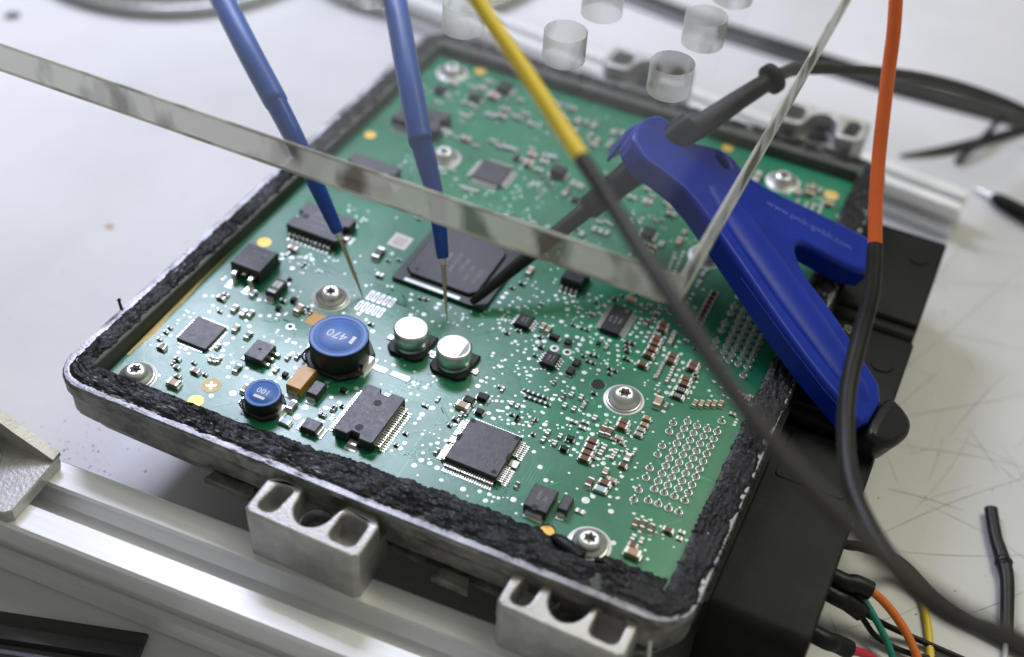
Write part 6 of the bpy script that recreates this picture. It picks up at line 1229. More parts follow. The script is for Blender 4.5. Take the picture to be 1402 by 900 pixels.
for x, y, style, axis, L, W, Hh in COMPS:
    if not (1.5 < x < 139.5): continue
    if L >= 2.0:
        key = (style, axis, L, W, Hh)
        if key not in cache:
            mb = MB(); chip(mb, 0, 0, *key); cache[key] = mb.mesh(NAME[style])
        link(NAME[style], cache[key], board, Bd(x, y), math.radians(random.uniform(-2.5, 2.5))); nbig += 1
    else:
        bx_, by_, bz_ = Bd(x, y)
        m0 = MB(); chip(m0, 0, 0, style, axis, L, W, Hh)
        small.v.extend([(p_[0] + bx_, p_[1] + by_, p_[2] + bz_) for p_ in m0.v]) if False else None
        o0 = len(small.v); small.v.extend([(p_[0] + bx_, p_[1] + by_, p_[2] + bz_) for p_ in m0.v])
        for f_, mi_, s_ in zip(m0.f, m0.m, m0.sm):
            small.f.append([i + o0 for i in f_]); small.m.append(small.mi(m0.mats[mi_])); small.sm.append(s_)
# more specks of the same kind between them, too small to tell apart
for i in range(70):
    vx, vy, _ = random.choice(VIAS); x = vx + random.gauss(0, 2.5); y = vy + random.gauss(0, 2.0)
    if not (3 < x < 125 and 6 < y < 160): continue
    if any(abs(x - c_[0]) < c_[2] / 2 + 1.6 and abs(y - c_[1]) < c_[3] / 2 + 1.6 for c_ in ICS.values()): continue
    if any(abs(x - PT[k][0]) < 8 and abs(y - PT[k][1]) < 8 for k in ('ind_big', 'can1', 'can2', 'ind_small')): continue
    if any((x - s_[0]) ** 2 + (y - s_[1]) ** 2 < 36 for s_ in SCREWS): continue
    m0 = MB(); chip(m0, 0, 0, random.choice(('dark', 'white', 'grey', 'dark')), random.choice('xy'), random.choice((1.0, 1.2, 1.5)), .75, .5)
    bx_, by_, bz_ = Bd(x, y); o0 = len(small.v); small.v.extend([(p_[0] + bx_, p_[1] + by_, p_[2] + bz_) for p_ in m0.v])
    for f_, mi_, s_ in zip(m0.f, m0.m, m0.sm):
        small.f.append([i_ + o0 for i_ in f_]); small.m.append(small.mi(m0.mats[mi_])); small.sm.append(s_)
stuff(put('tiny_chip_components', small, board))
for nm, tx in (('r222a', '222'), ('r222b', '202')):
    mb = MB(); chip(mb, 0, 0, 'dark', 'x', 3.3, 1.7, .75); o = put('chip_resistor', mb, board, Bd(*PT[nm])); lettering(tx, 1.15, M['printw'], o, (0, 0, .835), 0)

# ---- connector pins soldered through the board
mb = MB()
mb.lathe([(1.0, .03), (.95, .14), (.74, .16), (.70, .05)], M['solder'], 16, cap=False)
mb.disc(0, 0, .05, .72, M['hole'], 14)
mb.lathe([(.55, .05), (.45, .28), (.36, .7), (.34, 1.5), (.24, 1.7)], M['pinmetal'], 12)
pin_me = mb.mesh('connector_pin')
for x, y in PINS: link('connector_pin', pin_me, board, Bd(x, y))

# ---- integrated circuits
def leads(mb, side, c0, n_, pitch, edge, z, m, reach=1.5, w=.30, th=.16):
    """row of gull-wing leads along x ('+y','-y') or y ('+x','-x')"""
    for i in range(n_):
        u = c0 + (i - (n_ - 1) / 2) * pitch
        for d0, d1, z0, z1 in ((0, reach * .36, z - th, z), (reach * .30, reach * .52, .02, z), (reach * .46, reach, .02, th + .04)):
            dc = edge + (d0 + d1) / 2; L = d1 - d0
            if side == '-y': mb.box(u, -dc, z0, w, L, z1 - z0, m)
            elif side == '+y': mb.box(u, dc, z0, w, L, z1 - z0, m)
            elif side == '+x': mb.box(dc, u, z0, L, w, z1 - z0, m)
            else: mb.box(-dc, u, z0, L, w, z1 - z0, m)
def ic(name, key, h, ch=.18, m='epoxy', size=None, z0=.12):
    cx_, cy_, sx, sy = ICS[key]
    if size: sx, sy = size
    b = MB(); b.box(0, 0, z0, sx, sy, h - z0, M[m], ch)
    o = put(name, b, board, Bd(cx_, cy_)); return o, sx, sy
# big quad flat pack
o, sx, sy = ic('quad_flat_chip', 'qfp_big', 2.2, .25)
b = MB()
leads(b, '-y', 0, 20, .62, sy / 2, 1.0, M['pinmetal'], 2.3, .36); leads(b, '+y', 0, 20, .62, sy / 2, 1.0, M['pinmetal'], 1.6, .36)
for sd in ('+x', '-x'):
    leads(b, sd, -sy * .30, 8, .62, sx / 2, 1.0, M['pinmetal'], 2.2, .36); leads(b, sd, sy * .30, 8, .62, sx / 2, 1.0, M['pinmetal'], 2.2, .36)
stuff(put('leads', b, o))
b = MB()
for s_ in (-1, 1): b.box(s_ * (sx / 2 + 1.1), 0, .03, 2.2, 2.1, .5, M['solder'], .1)
put('ground_tab', b, o)
b = MB()
for s_ in (-1, 1): b.box(s_ * (sx / 2 - .3), 0, .3, .9, 2.0, 1.95, M['hole'])
put('side_notch', b, o)
b = MB()
for x, y in ((-sx * .43, sy * .43), (sx * .43, sy * .43), (sx * .40, -sy * .40)): b.disc(x, y, 2.21, .62, M['epoxy2'], 16); b.disc(x, y, 2.214, .42, M['hole'], 16)
put('moulding_dimple', b, o)
lettering('A2C00', 1.3, mat('faint_print', (.075, .075, .082), .5), o, (0, 2.6, 2.212)); lettering('40039', 1.3, bpy.data.materials['faint_print'], o, (.2, .2, 2.212))
# small quad flat no-lead at the left
o, sx, sy = ic('square_flat_chip', 'qfn', 1.0, .10)
b = MB()
for sd in ('+x', '-x', '+y', '-y'): leads(b, sd, 0, 11, .66, sx / 2 - .35 if 'x' in sd else sy / 2 - .35, .35, M['pinmetal'], 1.15, .34)
stuff(put('leads', b, o))
# mid quad flat pack towards the back
o, sx, sy = ic('quad_flat_chip', 'qfp_mid', 1.3, .15)
b = MB()
for sd in ('+x', '-x', '+y', '-y'): leads(b, sd, 0, 20, .40, sx / 2 if 'x' in sd else sy / 2, .8, M['pinmetal'], 1.7, .26)
stuff(put('leads', b, o))
# microcontroller: substrate with a moulded lid
cx_, cy_ = 56.0, 76.0
b = MB(); b.box(0, 0, .35, 26.4, 26, .75, M['substrate'], .06)
o = put('microcontroller', b, board, Bd(cx_, cy_))
b = MB(); w_, c_ = 10.3, 1.8
b.prism([(-w_ - .9 + c_, -w_), (w_ - .9 - c_, -w_), (w_ - .9, -w_ + c_), (w_ - .9, w_ - c_), (w_ - .9 - c_, w_), (-w_ - .9 + c_, w_), (-w_ - .9, w_ - c_), (-w_ - .9, -w_ + c_)], 1.1, 2.05, M['epoxy'], ch=.3)
lid = put('moulded_lid', b, o)
b = MB(); b.disc(1.2, 1.0, 2.062, .55, M['hole'], 14); b.disc(-8.4, -8.2, 2.06, .6, M['epoxy2'], 14); put('moulding_dimple', b, o)
for i, t_ in enumerate(('TRICORE', 'SAK-TC1797', '512F180E', 'GAC 1143', 'EH135072')):
    lettering(t_, 1.45, M['print'], o, (-3.2 + i * 2.5, -1.0 - (i > 2) * 2.2, 2.065), math.radians(90))
b = MB(); b.box(-2.0, -12.1, 1.105, 16, 1.1, .02, M['pad']); put('edge_print', b, o)
b = MB()
for i in range(26):
    for j in (-1, 1): b.disc(-12.5 + i, j * 12.6, .18, .3, M['solder'], 8, .15); b.disc(j * 12.7, -12.5 + i, .18, .3, M['solder'], 8, .15)
stuff(put('solder_balls', b, o))
# power chips with end tabs
def hsop(key, long_axis, n_, size=None, ctr=None):
    cx_, cy_, sx, sy = ICS[key]
    if ctr: cx_, cy_ = ctr
    if size: sx, sy = size
    L, W = (sx, sy) if long_axis == 'x' else (sy, sx)
    a, w_ = L / 2, W / 2; k = 1.5; d_ = 1.3
    out = [(-a, -w_ + .4), (-a + .8, -w_), (a - .5, -w_), (a, -w_ + .5), (a, -k), (a - d_, -k + .5), (a - d_, k - .5), (a, k), (a, w_ - .5), (a - .5, w_), (-a + .5, w_), (-a, w_ - .5), (-a, k), (-a + d_, k - .5), (-a + d_, -k + .5), (-a, -k)]
    b = MB(); b.prism(out, .25, 3.2, M['epoxy'], ch=.22)
    o = put('power_chip', b, board, Bd(cx_, cy_), 0 if long_axis == 'x' else math.pi / 2)
    b = MB()
    pitch = (L - 2.4) / n_
    for sd in ('+y', '-y'): leads(b, sd, 0, n_, pitch, w_, 1.4, M['pinmetal'], 2.3, pitch * .5)
    stuff(put('leads', b, o))
    for s_ in (-1, 1):
        b = MB(); b.box(s_ * (a - .1), 0, .1, 1.6, 2.3, .9, M['solder'], .1); b.box(s_ * (a + 1.0), 0, .02, 1.7, 3.0, .12, M['pad'], .04); put('end_tab', b, o)
    b = MB()
    for x in (-a * .62, a * .45): b.disc(x, 0, 3.205, .95, M['epoxy2'], 20); b.lathe([(1.0, 3.2), (.98, 3.25), (.88, 3.205)], M['epoxy'], 20, x=x, y=0, cap=False)
    put('moulding_dimple', b, o)
    return o
o = hsop('hsop_left', 'x', 10, (15.6, 11.0)); lettering('30620', 1.9, M['print'], o, (-1, 2.4, 3.215)); lettering('A2C33648', 1.5, M['print'], o, (0, -.2, 3.215)); lettering('ATIC39', 1.5, M['print'], o, (0, -2.6, 3.215))
hsop('hsop_front', 'y', 18, (10.2, 15.9))
hsop('hsop_mid', 'x', 10, (15.4, 11.0), (16.3, 97.0)); hsop('hsop_back', 'x', 10, (15.2, 10.4))
# large transistor with two bent legs
o, sx, sy = ic('power_transistor', 'd2pak', 4.3, .25, z0=.35)
for x in (-2.5, 2.5):
    b = MB(); y0 = -sy / 2
    b.box(x, y0 - .9, 2.2, 1.25, 1.8, .45, M['pinmetal'], .1); b.box(x, y0 - 1.75, .3, 1.25, .45, 2.2, M['pinmetal']); b.box(x, y0 - 2.9, .06, 1.3, 2.4, .4, M['pinmetal'], .1); b.box(x, y0 - 3.2, .02, 2.0, 3.6, .10, M['pad'], .05); put('lead', b, o)
b = MB(); b.box(0, -sy / 2 - .5, 2.2, 1.2, 1.0, .45, M['pinmetal'], .1); put('lead', b, o)
b = MB(); b.box(0, sy / 2 + .5, .05, 8.2, 1.4, 1.2, M['pinmetal'], .1); put('cooling_tab', b, o)
for t_, x, y in (('BUK7635', .6, 1.9), ('55A', .2, .7), ('PJn7717 W', .2, -.6), ('2D16', -1.0, -1.9)): lettering(t_, 1.15, M['print'], o, (x, y, 4.315))
# medium transistor
o, sx, sy = ic('power_transistor', 'dpak', 2.4, .2, z0=.25)
for y, l_ in ((-1.9, 1.2), (.2, 1.0), (2.0, 1.5)):
    b = MB(); b.box(sx / 2 + l_ / 2, y, .1, l_ + .2, .9, .75, M['pinmetal'], .15); put('lead', b, o)
b = MB(); b.box(-sx / 2 - .55, 0, .03, 1.3, sy * .95, .22, M['pad'], .05); put('cooling_tab', b, o)
b = MB(); b.disc(-.1, .3, 2.41, .45, M['hole'], 14); put('moulding_dimple', b, o)
# four-lead regulator below the acrylic edge
b = MB(); b.box(0, 0, .2, 5.9, 6.4, 3.0, M['epoxy2'], .35); o = put('voltage_regulator', b, board, Bd(85.3, 84.9))
for i in range(4):
    b = MB(); x = -2.1 + i * 1.35; b.box(x, -3.7, .9, .62, 1.0, .35, M['pinmetal'], .08); b.box(x, -4.25, .03, .7, .4, 1.1, M['solder'], .1); b.box(x, -4.9, .02, .8, 1.1, .2, M['solder'], .05); put('lead', b, o)
# diodes
def diode(key, h, axis, mk_=None, capw=.7):
    o, sx, sy = ic('diode', key, h, .2, z0=.3)
    for s_ in (-1, 1):
        b = MB()
        if axis == 'y':
            b.box(0, s_ * (sy / 2 + .25), .1, sx * capw, .7, h * .45, M['solder'], .1); b.box(0, s_ * (sy / 2 + .75), .02, sx * capw * 1.15, 1.3, .16, M['pad'], .05)
        else:
            b.box(s_ * (sx / 2 + .25), 0, .1, .7, sy * capw, h * .45, M['solder'], .1); b.box(s_ * (sx / 2 + .75), 0, .02, 1.3, sy * capw * 1.15, .16, M['pad'], .05)
        put('terminal', b, o)
    return o, sx, sy
o, sx, sy = diode('diode_w', 2.5, 'y')
b = MB(); b.box(0, -sy * .37, 2.502, sx * .72, .9, .012, M['printw']); b.box(0, sy * .12, 2.502, sx * .7, 2.3, .010, M['printw']); put('printed_band', b, o); lettering('F17', 1.3, M['epoxy2'], o, (0, sy * .12, 2.52), math.radians(90))
diode('sma_l', 2.3, 'y'); o, sx, sy = diode('smc', 2.5, 'y', capw=.72)
lettering('A941', 1.25, M['print'], o, (-.6, .6, 2.515), math.radians(90)); lettering('7H', 1.25, M['print'], o, (1.1, .1, 2.515), math.radians(90))
b = MB(); b.disc(-.2, -sy / 2 + .35, 2.512, .8, M['epoxy2'], 18); put('moulding_dimple', b, o)
diode('sma_r', 2.2, 'y'); o, sx, sy = diode('sqic', 1.9, 'x', capw=.85)
# tantalum capacitor
cx_, cy_, sx, sy = ICS['tant']; b = MB(); b.box(0, 0, .12, sx, sy, 2.55, M['tant'], .15); o = put('tantalum_capacitor', b, board, Bd(cx_, cy_))
for s_ in (-1, 1):
    b = MB(); b.box(0, s_ * (sy / 2 + .15), .05, sx * .6, .4, 1.2, M['solder'], .05); b.box(0, s_ * (sy / 2 + .8), .02, sx * .8, 1.5, .16, M['pad'], .05); put('terminal', b, o)
# eight-lead chips and the fine-pitch one
for key in ('so8a', 'so8b'):
    o, sx, sy = ic('eight_lead_chip', key, 1.5, .15, 'epoxy2'); b = MB()
    for sd in ('+x', '-x'): leads(b, sd, 0, 4, .95, sx / 2, .8, M['pinmetal'], 1.25, .42)
    stuff(put('leads', b, o)); lettering('62050', .75, M['print'], o, (-.4, 0, 1.512), math.radians(90)); lettering('H1140', .75, M['print'], o, (.6, 0, 1.512), math.radians(90))
o, sx, sy = ic('fine_pitch_chip', 'tssop', 1.35, .15, 'epoxy2'); b = MB()
for sd in ('+x', '-x'): leads(b, sd, 0, 14, .66, sx / 2, .75, M['pinmetal'], 1.6, .34)
stuff(put('leads', b, o))
for i, t_ in enumerate(('L9781', 'S22 EP', '92V4')): lettering(t_, .95, M['print'], o, (-1.3 + i * 1.3, -.4, 1.362), math.radians(90))
b = MB(); b.disc(1.4, 3.9, 1.36, .5, M['print'], 14, inner=.38); put('pin_mark', b, o)

# ---- inductors
def inductor(key, r, h, t_, ts):
    x, y = PT[key]; q = r * 1.04
    o = link('inductor', None, board, Bd(x, y)); o.empty_display_size = .003
    b = MB(); b.prism([(-q, -q * .55), (-q * .55, -q), (q * .55, -q), (q, -q * .55), (q, q * .55), (q * .55, q), (-q * .55, q), (-q, q * .55)], .12, 1.2, M['ferrite'], ch=.3); put('base', b, o)
    b = MB(); b.lathe([(r * .96, 1.1), (r, 1.8), (r, h - .25), (r * .985, h - .02)], M['ferrite'], 48, cap=False); put('core', b, o)
    b = MB(); b.lathe([(r * .995, h - .1), (r * .96, h), (r * .80, h), (r * .775, h - .13), (r * .745, h - .13), (r * .72, h - .02), (0.01, h)], M['ind_top'], 48, cap=False); put('lacquered_top', b, o)
    for s_ in (-1, 1):
        b = MB(); b.box(s_ * (q - .1), 0, .03, 1.8, q * .75, 1.3, M['solder'], .25); b.box(s_ * (q + .6), 0, .02, 1.6, q * .95, .18, M['pad'], .05); put('terminal', b, o)
    b = MB()
    for s_ in (-1, 1): b.tube([(s_ * q * .75, -q * .85, 1.0), (s_ * q * .98, -q * .72, 1.7), (s_ * q * 1.0, -q * .35, 1.6), (s_ * q * .9, -q * .1, 1.4)], .28 * r / 7, M['shrink'], 8)
    put('wire_end', b, o)
    for tx, dx, dy in t_: lettering(tx, ts, M['printw'], o, (dx, dy, h + .012), math.pi)
    return o
o = inductor('ind_big', 7.2, 7.4, (('470', -.5, .1),), 3.6)
b = MB(); b.box(3.7, .1, 7.412, .95, 2.6, .012, M['printw']); put('polarity_bar', b, o)
o = inductor('ind_small', 4.35, 4.6, (('100', 0, .5),), 2.3)
b = MB(); b.box(0, -1.5, 4.612, 2.9, .8, .012, M['printw']); put('polarity_bar', b, o)
# ---- can capacitors
for key, rot in (('can1', .3), ('can2', 2.5)):
    x, y = PT[key]; r = 4.35
    o = link('can_capacitor', None, board, Bd(x, y)); o.empty_display_size = .003
    q = 4.9; b = MB(); b.prism([(-q, -q + 1.6), (-q + 1.6, -q), (q - 1.6, -q), (q, -q + 1.6), (q, q), (-q, q)], .10, 1.15, M['epoxy2'], ch=.2); put('base', b, o)
    b = MB(); b.lathe([(r * .97, 1.1), (r * 1.0, 1.35), (r * .93, 1.75), (r * .93, 2.0), (r, 2.4), (r, 5.95), (r * .93, 6.32), (r * .86, 6.38), (0.01, 6.4)], M['can'], 56, cap=False); put('can', b, o)
    b = MB()
    for s_ in (-1, 1): b.box(s_ * 5.6, 0, .02, 1.9, 1.5, .35, M['solder'], .1)
    put('terminal', b, o)
    if key == 'can2':
        b = MB(); pts = [(3.6 * math.cos(t * .1745 - .9), 3.6 * math.sin(t * .1745 - .9), 6.415) for t in range(11)]; b.add(pts, [tuple(range(11))], mat('can_print', (.36, .37, .36), .5)); put('polarity_mark', b, o)
        lettering('47', 1.9, bpy.data.materials['can_print'], o, (-1.3, .7, 6.42), 2.6); lettering('35V', 1.5, bpy.data.materials['can_print'], o, (-.6, -1.4, 6.42), 2.6)

# ---- board screws
def screw_mesh():
    b = MB(); n = 48
    b.lathe([(3.75, .45), (3.95, .62), (3.9, .95), (3.0, 1.15), (2.85, 1.6), (2.6, 2.2), (2.1, 2.62), (1.75, 2.75)], M['steel'], n, cap=False)
    star = lambda z, s_: [((1.28 + .24 * math.cos(6 * t)) * s_ * math.cos(t), (1.28 + .24 * math.cos(6 * t)) * s_ * math.sin(t), z) for t in [6.283185 * i / n for i in range(n)]]
    outer = [(1.75 * math.cos(6.283185 * i / n), 1.75 * math.sin(6.283185 * i / n), 2.75) for i in range(n)]
    vs_ = outer + star(2.72, 1) + star(1.5, .92)
    b.add(vs_, [(i, (i + 1) % n, n + (i + 1) % n, n + i) for i in range(n)] + [(n + i, n + (i + 1) % n, 2 * n + (i + 1) % n, 2 * n + i) for i in range(n)], M['steel'])
    b.add(star(1.5, .92), [tuple(range(n))], M['castd'])
    return b.mesh('mounting_screw')
sm = screw_mesh()
w = MB(); w.lathe([(5.0, .03), (4.95, .10), (4.0, .12), (3.2, .12)], M['washer'], 40, cap=False); wm = w.mesh('contact_ring')
f = MB(); f.lathe([(4.35, .14), (4.4, .35), (4.2, .52), (3.4, .56)], M['steel'], 40, cap=False); fm_ = f.mesh('washer')
for i, (x, y) in enumerate(SCREWS):
    o = link('mounting_screw', sm, board, Bd(x, y), random.uniform(0, 1)); link('contact_ring', wm, o); link('washer', fm_, o)

# ------------------------------------------------------------------ acrylic plate above the board
plate = thing('acrylic_plate', 'clear acrylic plate with a grid of drilled holes hovering over the board', 'plate', (-110, 45, BENCH))
def Pl(x, y, z): return (x + 110, y - 45, z - BENCH)
PX0, PX1, PY0, PY1, PZ0, PZ1 = -122.0, 125.4, 29.8, 262.0, 55.2, 62.8
holes = []
for j in range(7):
    for i in range(-5, 3):
        hx, hy = 43.2 + 27.3 * i, 100.0 + 24.3 * j
        if hx < PX0 + 8: continue
        holes.append((hx, hy))
HR = 5.3
b = MB()
loops = [[(PX0, PY0), (PX1, PY0), (PX1, PY1), (PX0, PY1)]] + [[(x + HR * math.cos(6.283185 * t / 28), y - HR * math.sin(6.283185 * t / 28)) for t in range(28)] for x, y in holes]
tri = tessellate_polygon([[Vector((x, y, 0)) for x, y in l] for l in loops]); flat = [p_ for l in loops for p_ in l]
fx = []
for t in tri:
    A, B_, C_ = (Vector(flat[i]) for i in t); fx.append(t if (B_ - A).cross(C_ - A) > 0 else t[::-1])
b.add([Pl(x, y, PZ1) for x, y in flat], fx, M['acrylic'])
b.add([Pl(x, y, PZ0) for x, y in flat], [t[::-1] for t in fx], M['acrylic'])
put('clear_sheet', b, plate)
l = loops[0]; b = MB(); NS = 60
for i in range(4):
    p_, q_ = Vector(l[i]), Vector(l[(i + 1) % 4])
    b.add([Pl(p_.x, p_.y, PZ0), Pl(q_.x, q_.y, PZ0), Pl(q_.x, q_.y, PZ1), Pl(p_.x, p_.y, PZ1)], [(0, 1, 2, 3)], M['acrylic_edge'])
put('sawn_edge', b, plate)
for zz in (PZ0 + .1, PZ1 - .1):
    b = MB(); b.tube([Pl(PX0, PY0, zz), Pl(PX1, PY0, zz)], .38, M['arris_highlight'], 6, sub=1); b.tube([Pl(PX1, PY0, zz), Pl(PX1, PY1, zz)], .38, M['arris_highlight'], 6, sub=1); put('highlight_strip', b, plate)  # thin pale tubes added as painted edge highlights
for x, y in holes:
    b = MB(); n = 28
    ring = [(HR * math.cos(6.283185 * t / n), HR * math.sin(6.283185 * t / n)) for t in range(n)]
    b.add([(u, v_, PZ0 - BENCH) for u, v_ in ring] + [(u, v_, PZ1 - BENCH) for u, v_ in ring], [((i + 1) % n, i, n + i, n + (i + 1) % n) for i in range(n)], M['acrylic_hole'], True)
    put('drilled_hole', b, plate, (x + 110, y - 45, 0))
for x, y in ((-110, 45), (-110, 250)):
    b = MB(); b.lathe([(5, 0), (5, PZ0 - BENCH), ], M['steel'], 20, x=x + 110, y=y - 45); b.lathe([(8, PZ1 - BENCH), (8, PZ1 - BENCH + 4), (3, PZ1 - BENCH + 5)], M['steel'], 6, smooth=False, x=x + 110, y=y - 45)
    put('support_post', b, plate)

# ------------------------------------------------------------------ blue sleeved needle probes
def rel(pts, o): return [(p_[0] - o[0], p_[1] - o[1], p_[2] - o[2]) for p_ in pts]
def needle_probe(key, label):
    P_ = PATHS[key]; o = P_[0]; t = thing('needle_probe', label, 'probe', o, 'blue sleeved needle probes')
    R_ = rel(P_, o)
    b = MB(); b.tube([R_[0], Vector(R_[0]).lerp(Vector(R_[1]), .25), R_[1], Vector(R_[1]).lerp(Vector(R_[2]), .15)], [.12, .42, .62, .7], M['needle'], 12, sub=1)
    m_ = Vector(R_[1]).lerp(Vector(R_[0]), .12); b.tube([m_, Vector(R_[1]).lerp(Vector(R_[2]), .2)], [.85, 1.0], M['steel'], 14, sub=1)
    put('needle', b, t)
    b = MB(); b.tube([R_[1], Vector(R_[1]).lerp(Vector(R_[2]), .08), R_[2], R_[3], R_[4]], [1.15, 1.6, 2.1, 2.55, 2.85], M['bluesl'], 20, sub=5); put('heat_shrink_sleeve', b, t)
    b = MB(); b.tube([Vector(R_[4]).lerp(Vector(R_[3]), .05), R_[4], R_[5], R_[6]], [2.95, 3.05, 3.1, 3.15], M['bluesl2'], 20, sub=5); put('grip_sleeve', b, t)
    return t
needle_probe('probe1', 'blue needle probe touching the slanted pads beside a board screw')
needle_probe('probe2', 'blue needle probe touching the board between the microcontroller and the metal cans')

# ------------------------------------------------------------------ blue two-legged probe stand
fr = PATHS['bipod_frame']; c0, ux, uy, nz = (Vector(v) for v in fr)
stand = thing('probe_stand', 'blue plastic two legged probe stand straddling the connector edge', 'stand', tuple(c0))
mw = Matrix((ux, uy, nz)).transposed().to_4x4()
def orient(o): o.rotation_euler = mw.to_euler(); return o
TH = 6.5; LIFT = 4.5   # the front jaw covers the probe grip
def soft(pts, n=3):
    """closed outline smoothed by corner cutting"""
    for _ in range(n - 1):
        q = []
        for i in range(len(pts)):
            a_, b_ = Vector(pts[i]), Vector(pts[(i + 1) % len(pts)])
            q += [tuple(a_.lerp(b_, .22)), tuple(a_.lerp(b_, .78))]
        pts = q
    return pts
def slab(name, outl, z0, z1, m, holes=(), sm_=2, ch=1.0):
    b = MB(); b.prism(soft(outl, sm_), z0, z1, m, [soft(h, 2) for h in holes], ch=ch)
    return orient(put(name, b, stand))
slab('forked_leg', PATHS['bipod_outline'], -TH + LIFT, LIFT, M['blue'], [[(10.2 + 1.6 * math.cos(t * .524) * 1.5, 12.2 + 1.2 * math.sin(t * .524)) for t in range(12)]], sm_=2, ch=1.3)
slab('rubber_foot', [(x * 1.0 + .6, y) for x, y in PATHS['bipod_tip']], -TH - .6 + LIFT, .7 + LIFT, M['shrink'], sm_=3, ch=1.8)
slab('rear_jaw', PATHS['bipod_jaw'], -TH - 3.5, -TH + 3.5, M['blue'], ch=.8)
b = MB(); b.tube([(16, 3.5, LIFT - .5), (30, 2.6, LIFT - .5), (52, 2.2, LIFT - .5), (72, 2.0, LIFT - .6), (82, 2.0, LIFT - .9)], [3.0, 5.6, 6.0, 5.0, 3.0], M['blue'], 28, flat=.30); orient(put('rounded_spine', b, stand))
b = MB(); q = PATHS['bipod_ridge']; b.tube([(x, y, LIFT + .05) for x, y in q], .16, M['blue'], 6, sub=1); orient(put('mould_line', b, stand))
q0, q1 = (Vector(v) for v in PATHS['bipod_text']); qm = (q0 + q1) / 2; qa = math.atan2((q1 - q0).y, (q1 - q0).x)
me = text_mesh('www.pmk-gmbh.com', 3.1, mat('raised_lettering', (.10, .15, .52), .35))
o = bpy.data.objects.new('marking', me); COL.objects.link(o); o.parent = stand
o.matrix_local = mw @ Matrix.Translation(Vector((qm.x, qm.y, LIFT + .06)) * .001) @ Matrix.Rotation(qa, 4, 'Z')

# ------------------------------------------------------------------ black measuring probe held by the stand
tip, col = (Vector(v) for v in PATHS['scope_axis'])
sp = thing('measuring_probe', 'black measuring probe with ribbed strain relief clamped in the blue stand', 'probe', tuple(tip))
d = (col - tip)
def ax(t): return tuple(d * t)
b = MB(); b.tube([ax(0), ax(.02), ax(.10), ax(.22), ax(.42), ax(.62)], [.75, 1.1, 1.3, 1.65, 2.05, 2.3], M['cable'], 16, sub=1); put('probe_tip', b, sp)
b = MB(); b.tube([ax(.60), ax(.62), ax(.80), ax(.86), ax(1.10), ax(1.16)], [2.3, 3.3, 3.6, 4.0, 4.1, 3.8], M['plastic'], 22, sub=1); put('grip', b, sp)
rl = rel(PATHS['relief'], tuple(tip)); b = MB(); b.tube(rl, [3.7, 3.1, 2.7, 2.4], M['cable'], 18); put('strain_relief', b, sp)
P_ = [Vector(v) for v in rl]
for i in range(16):
    t = .10 + i * .036; k = t * 3; s_ = int(k); c_ = P_[s_].lerp(P_[s_ + 1], k - s_); dd = (P_[s_ + 1] - P_[s_]).normalized() * .38
    r = 3.75 - t * 1.5
    b = MB(); b.tube([c_ - dd, c_, c_ + dd], [r * .93, r, r * .93], M['cable'], 18, sub=1); put('rib', b, sp)
e = P_[-1]; dd = (P_[-1] - P_[-2]).normalized()
b = MB(); b.tube([e - dd * 1.2, e - dd * 1.1, e + dd * .9, e + dd * 1.0], [2.6, 4.1, 4.1, 2.2], M['cable'], 20, sub=1); put('collar', b, sp)
b = MB(); b.tube(rel(PATHS['probe_cable'] + [(260, 190, -32.5), (330, 150, -32.8)], tuple(tip)), 1.75, M['cableg'], 14); put('cable', b, sp)

# ------------------------------------------------------------------ loose leads in front
def lead(name, label, cat, parts_, group=None):
    o = parts_[0][1][0]; t = thing(name, label, cat, o, group)
    for nm, pts, rad, m in parts_:
        b = MB(); b.tube(rel(pts, o), rad, M[m], 18); put(nm, b, t)
    return t
y_, g_ = PATHS['yellow'], PATHS['grey']
end = g_[-1]
lead('test_lead', 'yellow lead joined to a thick dark grey cable crossing above the plate', 'cable', [('yellow_insulation', y_, 1.55, 'yellow'), ('grey_sheath', [y_[-2], g_[0]] and g_ + [(end[0] + 25, end[1] - 6, end[2] - 14), (end[0] + 60, end[1] - 8, end[2] - 60), (end[0] + 80, end[1] - 6, BENCH + 2.2)], [1.55] + [1.5] * (len(g_) + 2), 'cableg')])
o_, k_ = PATHS['orange'], PATHS['black']; end = k_[-1]
lead('test_lead', 'orange lead running into a black sleeve that curves over the connector', 'cable', [('orange_insulation', o_, 1.55, 'orange'), ('black_sleeve', k_ + [(end[0] + 18, end[1] - 2, end[2] - 22), (end[0] + 45, end[1], BENCH + 2.2)], [1.65, 1.85] + [1.85] * (len(k_) - 3) + [1.8, 1.8, 1.8], 'cable')])

# wires coming out under the connector
def wire(label, key, sleeve_n, rad, m, srad=1.9):
    P_ = [(158.0, PATHS[key][0][1] + 2, PATHS[key][0][2] + 1)] + PATHS[key]; o = P_[0]; sleeve_n += bool(sleeve_n); t = thing('connector_wire', label, 'wire', o, 'wires leaving the connector'); R_ = rel(P_, o)
    b = MB(); b.tube(R_, rad, M[m], 12); put('insulation', b, t)
    if sleeve_n:
        b = MB(); b.tube(R_[:sleeve_n], [srad * .9] + [srad] * (sleeve_n - 1), M['shrink'], 14); put('shrink_sleeve', b, t)
wire('orange wire in a black sleeve leaving the connector', 'orange_wire', 3, 1.05, 'orange2', 2.3)
wire('green wire leaving the connector beside the orange wire', 'green_wire', 3, .85, 'green', 1.5)
wire('thin black wire running straight out from its sleeve', 'black_wire', 3, .75, 'cable', 2.1)
wire('thin black wire drooping below the green wire', 'black_wire_b', 3, .7, 'cable', 1.5)
wire('red wire in a short black sleeve at the connector', 'red_wire', 3, 1.05, 'red', 2.2)
wire('bare black wire leaving the connector nearest the blue foot', 'dark_wire', 0, 1.3, 'cable')
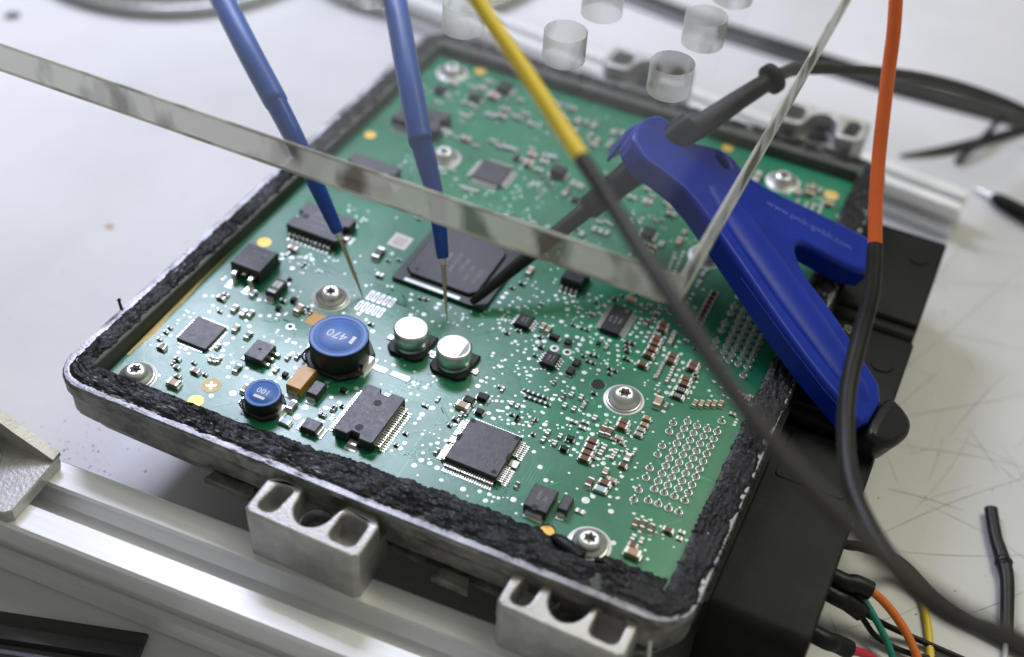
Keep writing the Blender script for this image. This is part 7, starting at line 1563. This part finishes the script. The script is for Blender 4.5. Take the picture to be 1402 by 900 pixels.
P_ = PATHS['yellow_wire']; b = MB(); b.tube(rel(P_, P_[0]), .95, M['yellow'], 12)
tag(put('loose_wire', b, None, P_[0]), 'thin yellow wire lying on the bench under the grey cable', 'wire')

# heat shrink offcuts on the bench
P_ = PATHS['shrink']; t = thing('heat_shrink_offcut', 'black heat shrink piece with a lumpy joint and clear wire end', 'offcut', P_[0], 'heat shrink offcuts')
b = MB(); b.tube(rel(P_, P_[0]), [1.75, 1.7, 2.0, 1.75, 1.6], M['shrink'], 14, flat=.8); put('sleeve', b, t)
b = MB(); q = Vector(rel(P_, P_[0])[2]); b.tube([q - Vector((.5, 1.6, 0)), q, q + Vector((.4, -1.6, 0))], [1.5, 2.5, 1.5], M['shrink'], 14, flat=.8); put('lump', b, t)
b = MB(); b.tube(rel(PATHS['shrink_wire'], P_[0]), .7, M['clear'], 10); put('clear_wire', b, t)
P_ = PATHS['tube_a']; b = MB(); b.tube(rel(P_, P_[0]), [.5, 1.7, 1.8, 1.8], M['shrink'], 14, flat=.55); tag(put('heat_shrink_offcut', b, None, P_[0]), 'long flat black heat shrink piece with a slanted tip behind the rail', 'offcut', 'heat shrink offcuts')
P_ = PATHS['tube_b']; b = MB(); b.tube(rel(P_, P_[0]), [1.1, 1.15, 1.1], M['shrink'], 12); tag(put('heat_shrink_offcut', b, None, P_[0]), 'thin black tube leaning across the flat heat shrink piece', 'offcut', 'heat shrink offcuts')
P_ = PATHS['test_lead']; t = thing('tip_probe', 'black handled probe with a bare steel tip lying near the rail end', 'probe', P_[0]); R_ = rel(P_, P_[0])
b = MB(); b.tube([R_[0], Vector(R_[0]).lerp(Vector(R_[1]), .2), R_[1]], [.25, .7, .85], M['steel'], 14, sub=1); put('steel_tip', b, t)
b = MB(); b.tube([Vector(R_[1]).lerp(Vector(R_[0]), .1), R_[1], Vector(R_[1]).lerp(Vector(R_[2]), .25), R_[2], R_[3]], [1.3, 1.7, 2.3, 2.5, 2.6], M['plastic'], 16, sub=3); put('handle', b, t)

# metal dishes at the far left
def dish(label, x, y, r, h):
    b = MB(); b.lathe([(r - 3, .05), (r - .5, .6), (r, 2.0), (r, h - 1), (r + .8, h), (r + .2, h + .5), (r - 1.0, h - .2), (r - 1.6, 2.4), (r - 4, 1.6), (.01, 1.5)], M['chrome'], 96, cap=False)
    tag(put('metal_dish', b, None, (x, y, BENCH)), label, 'dish', 'steel dishes')
dish('round steel dish at the back edge of the bench, the larger of two', -155, 240, 65, 5.0)
dish('smaller round steel dish partly behind the larger one', -62, 277, 52, 5.0)
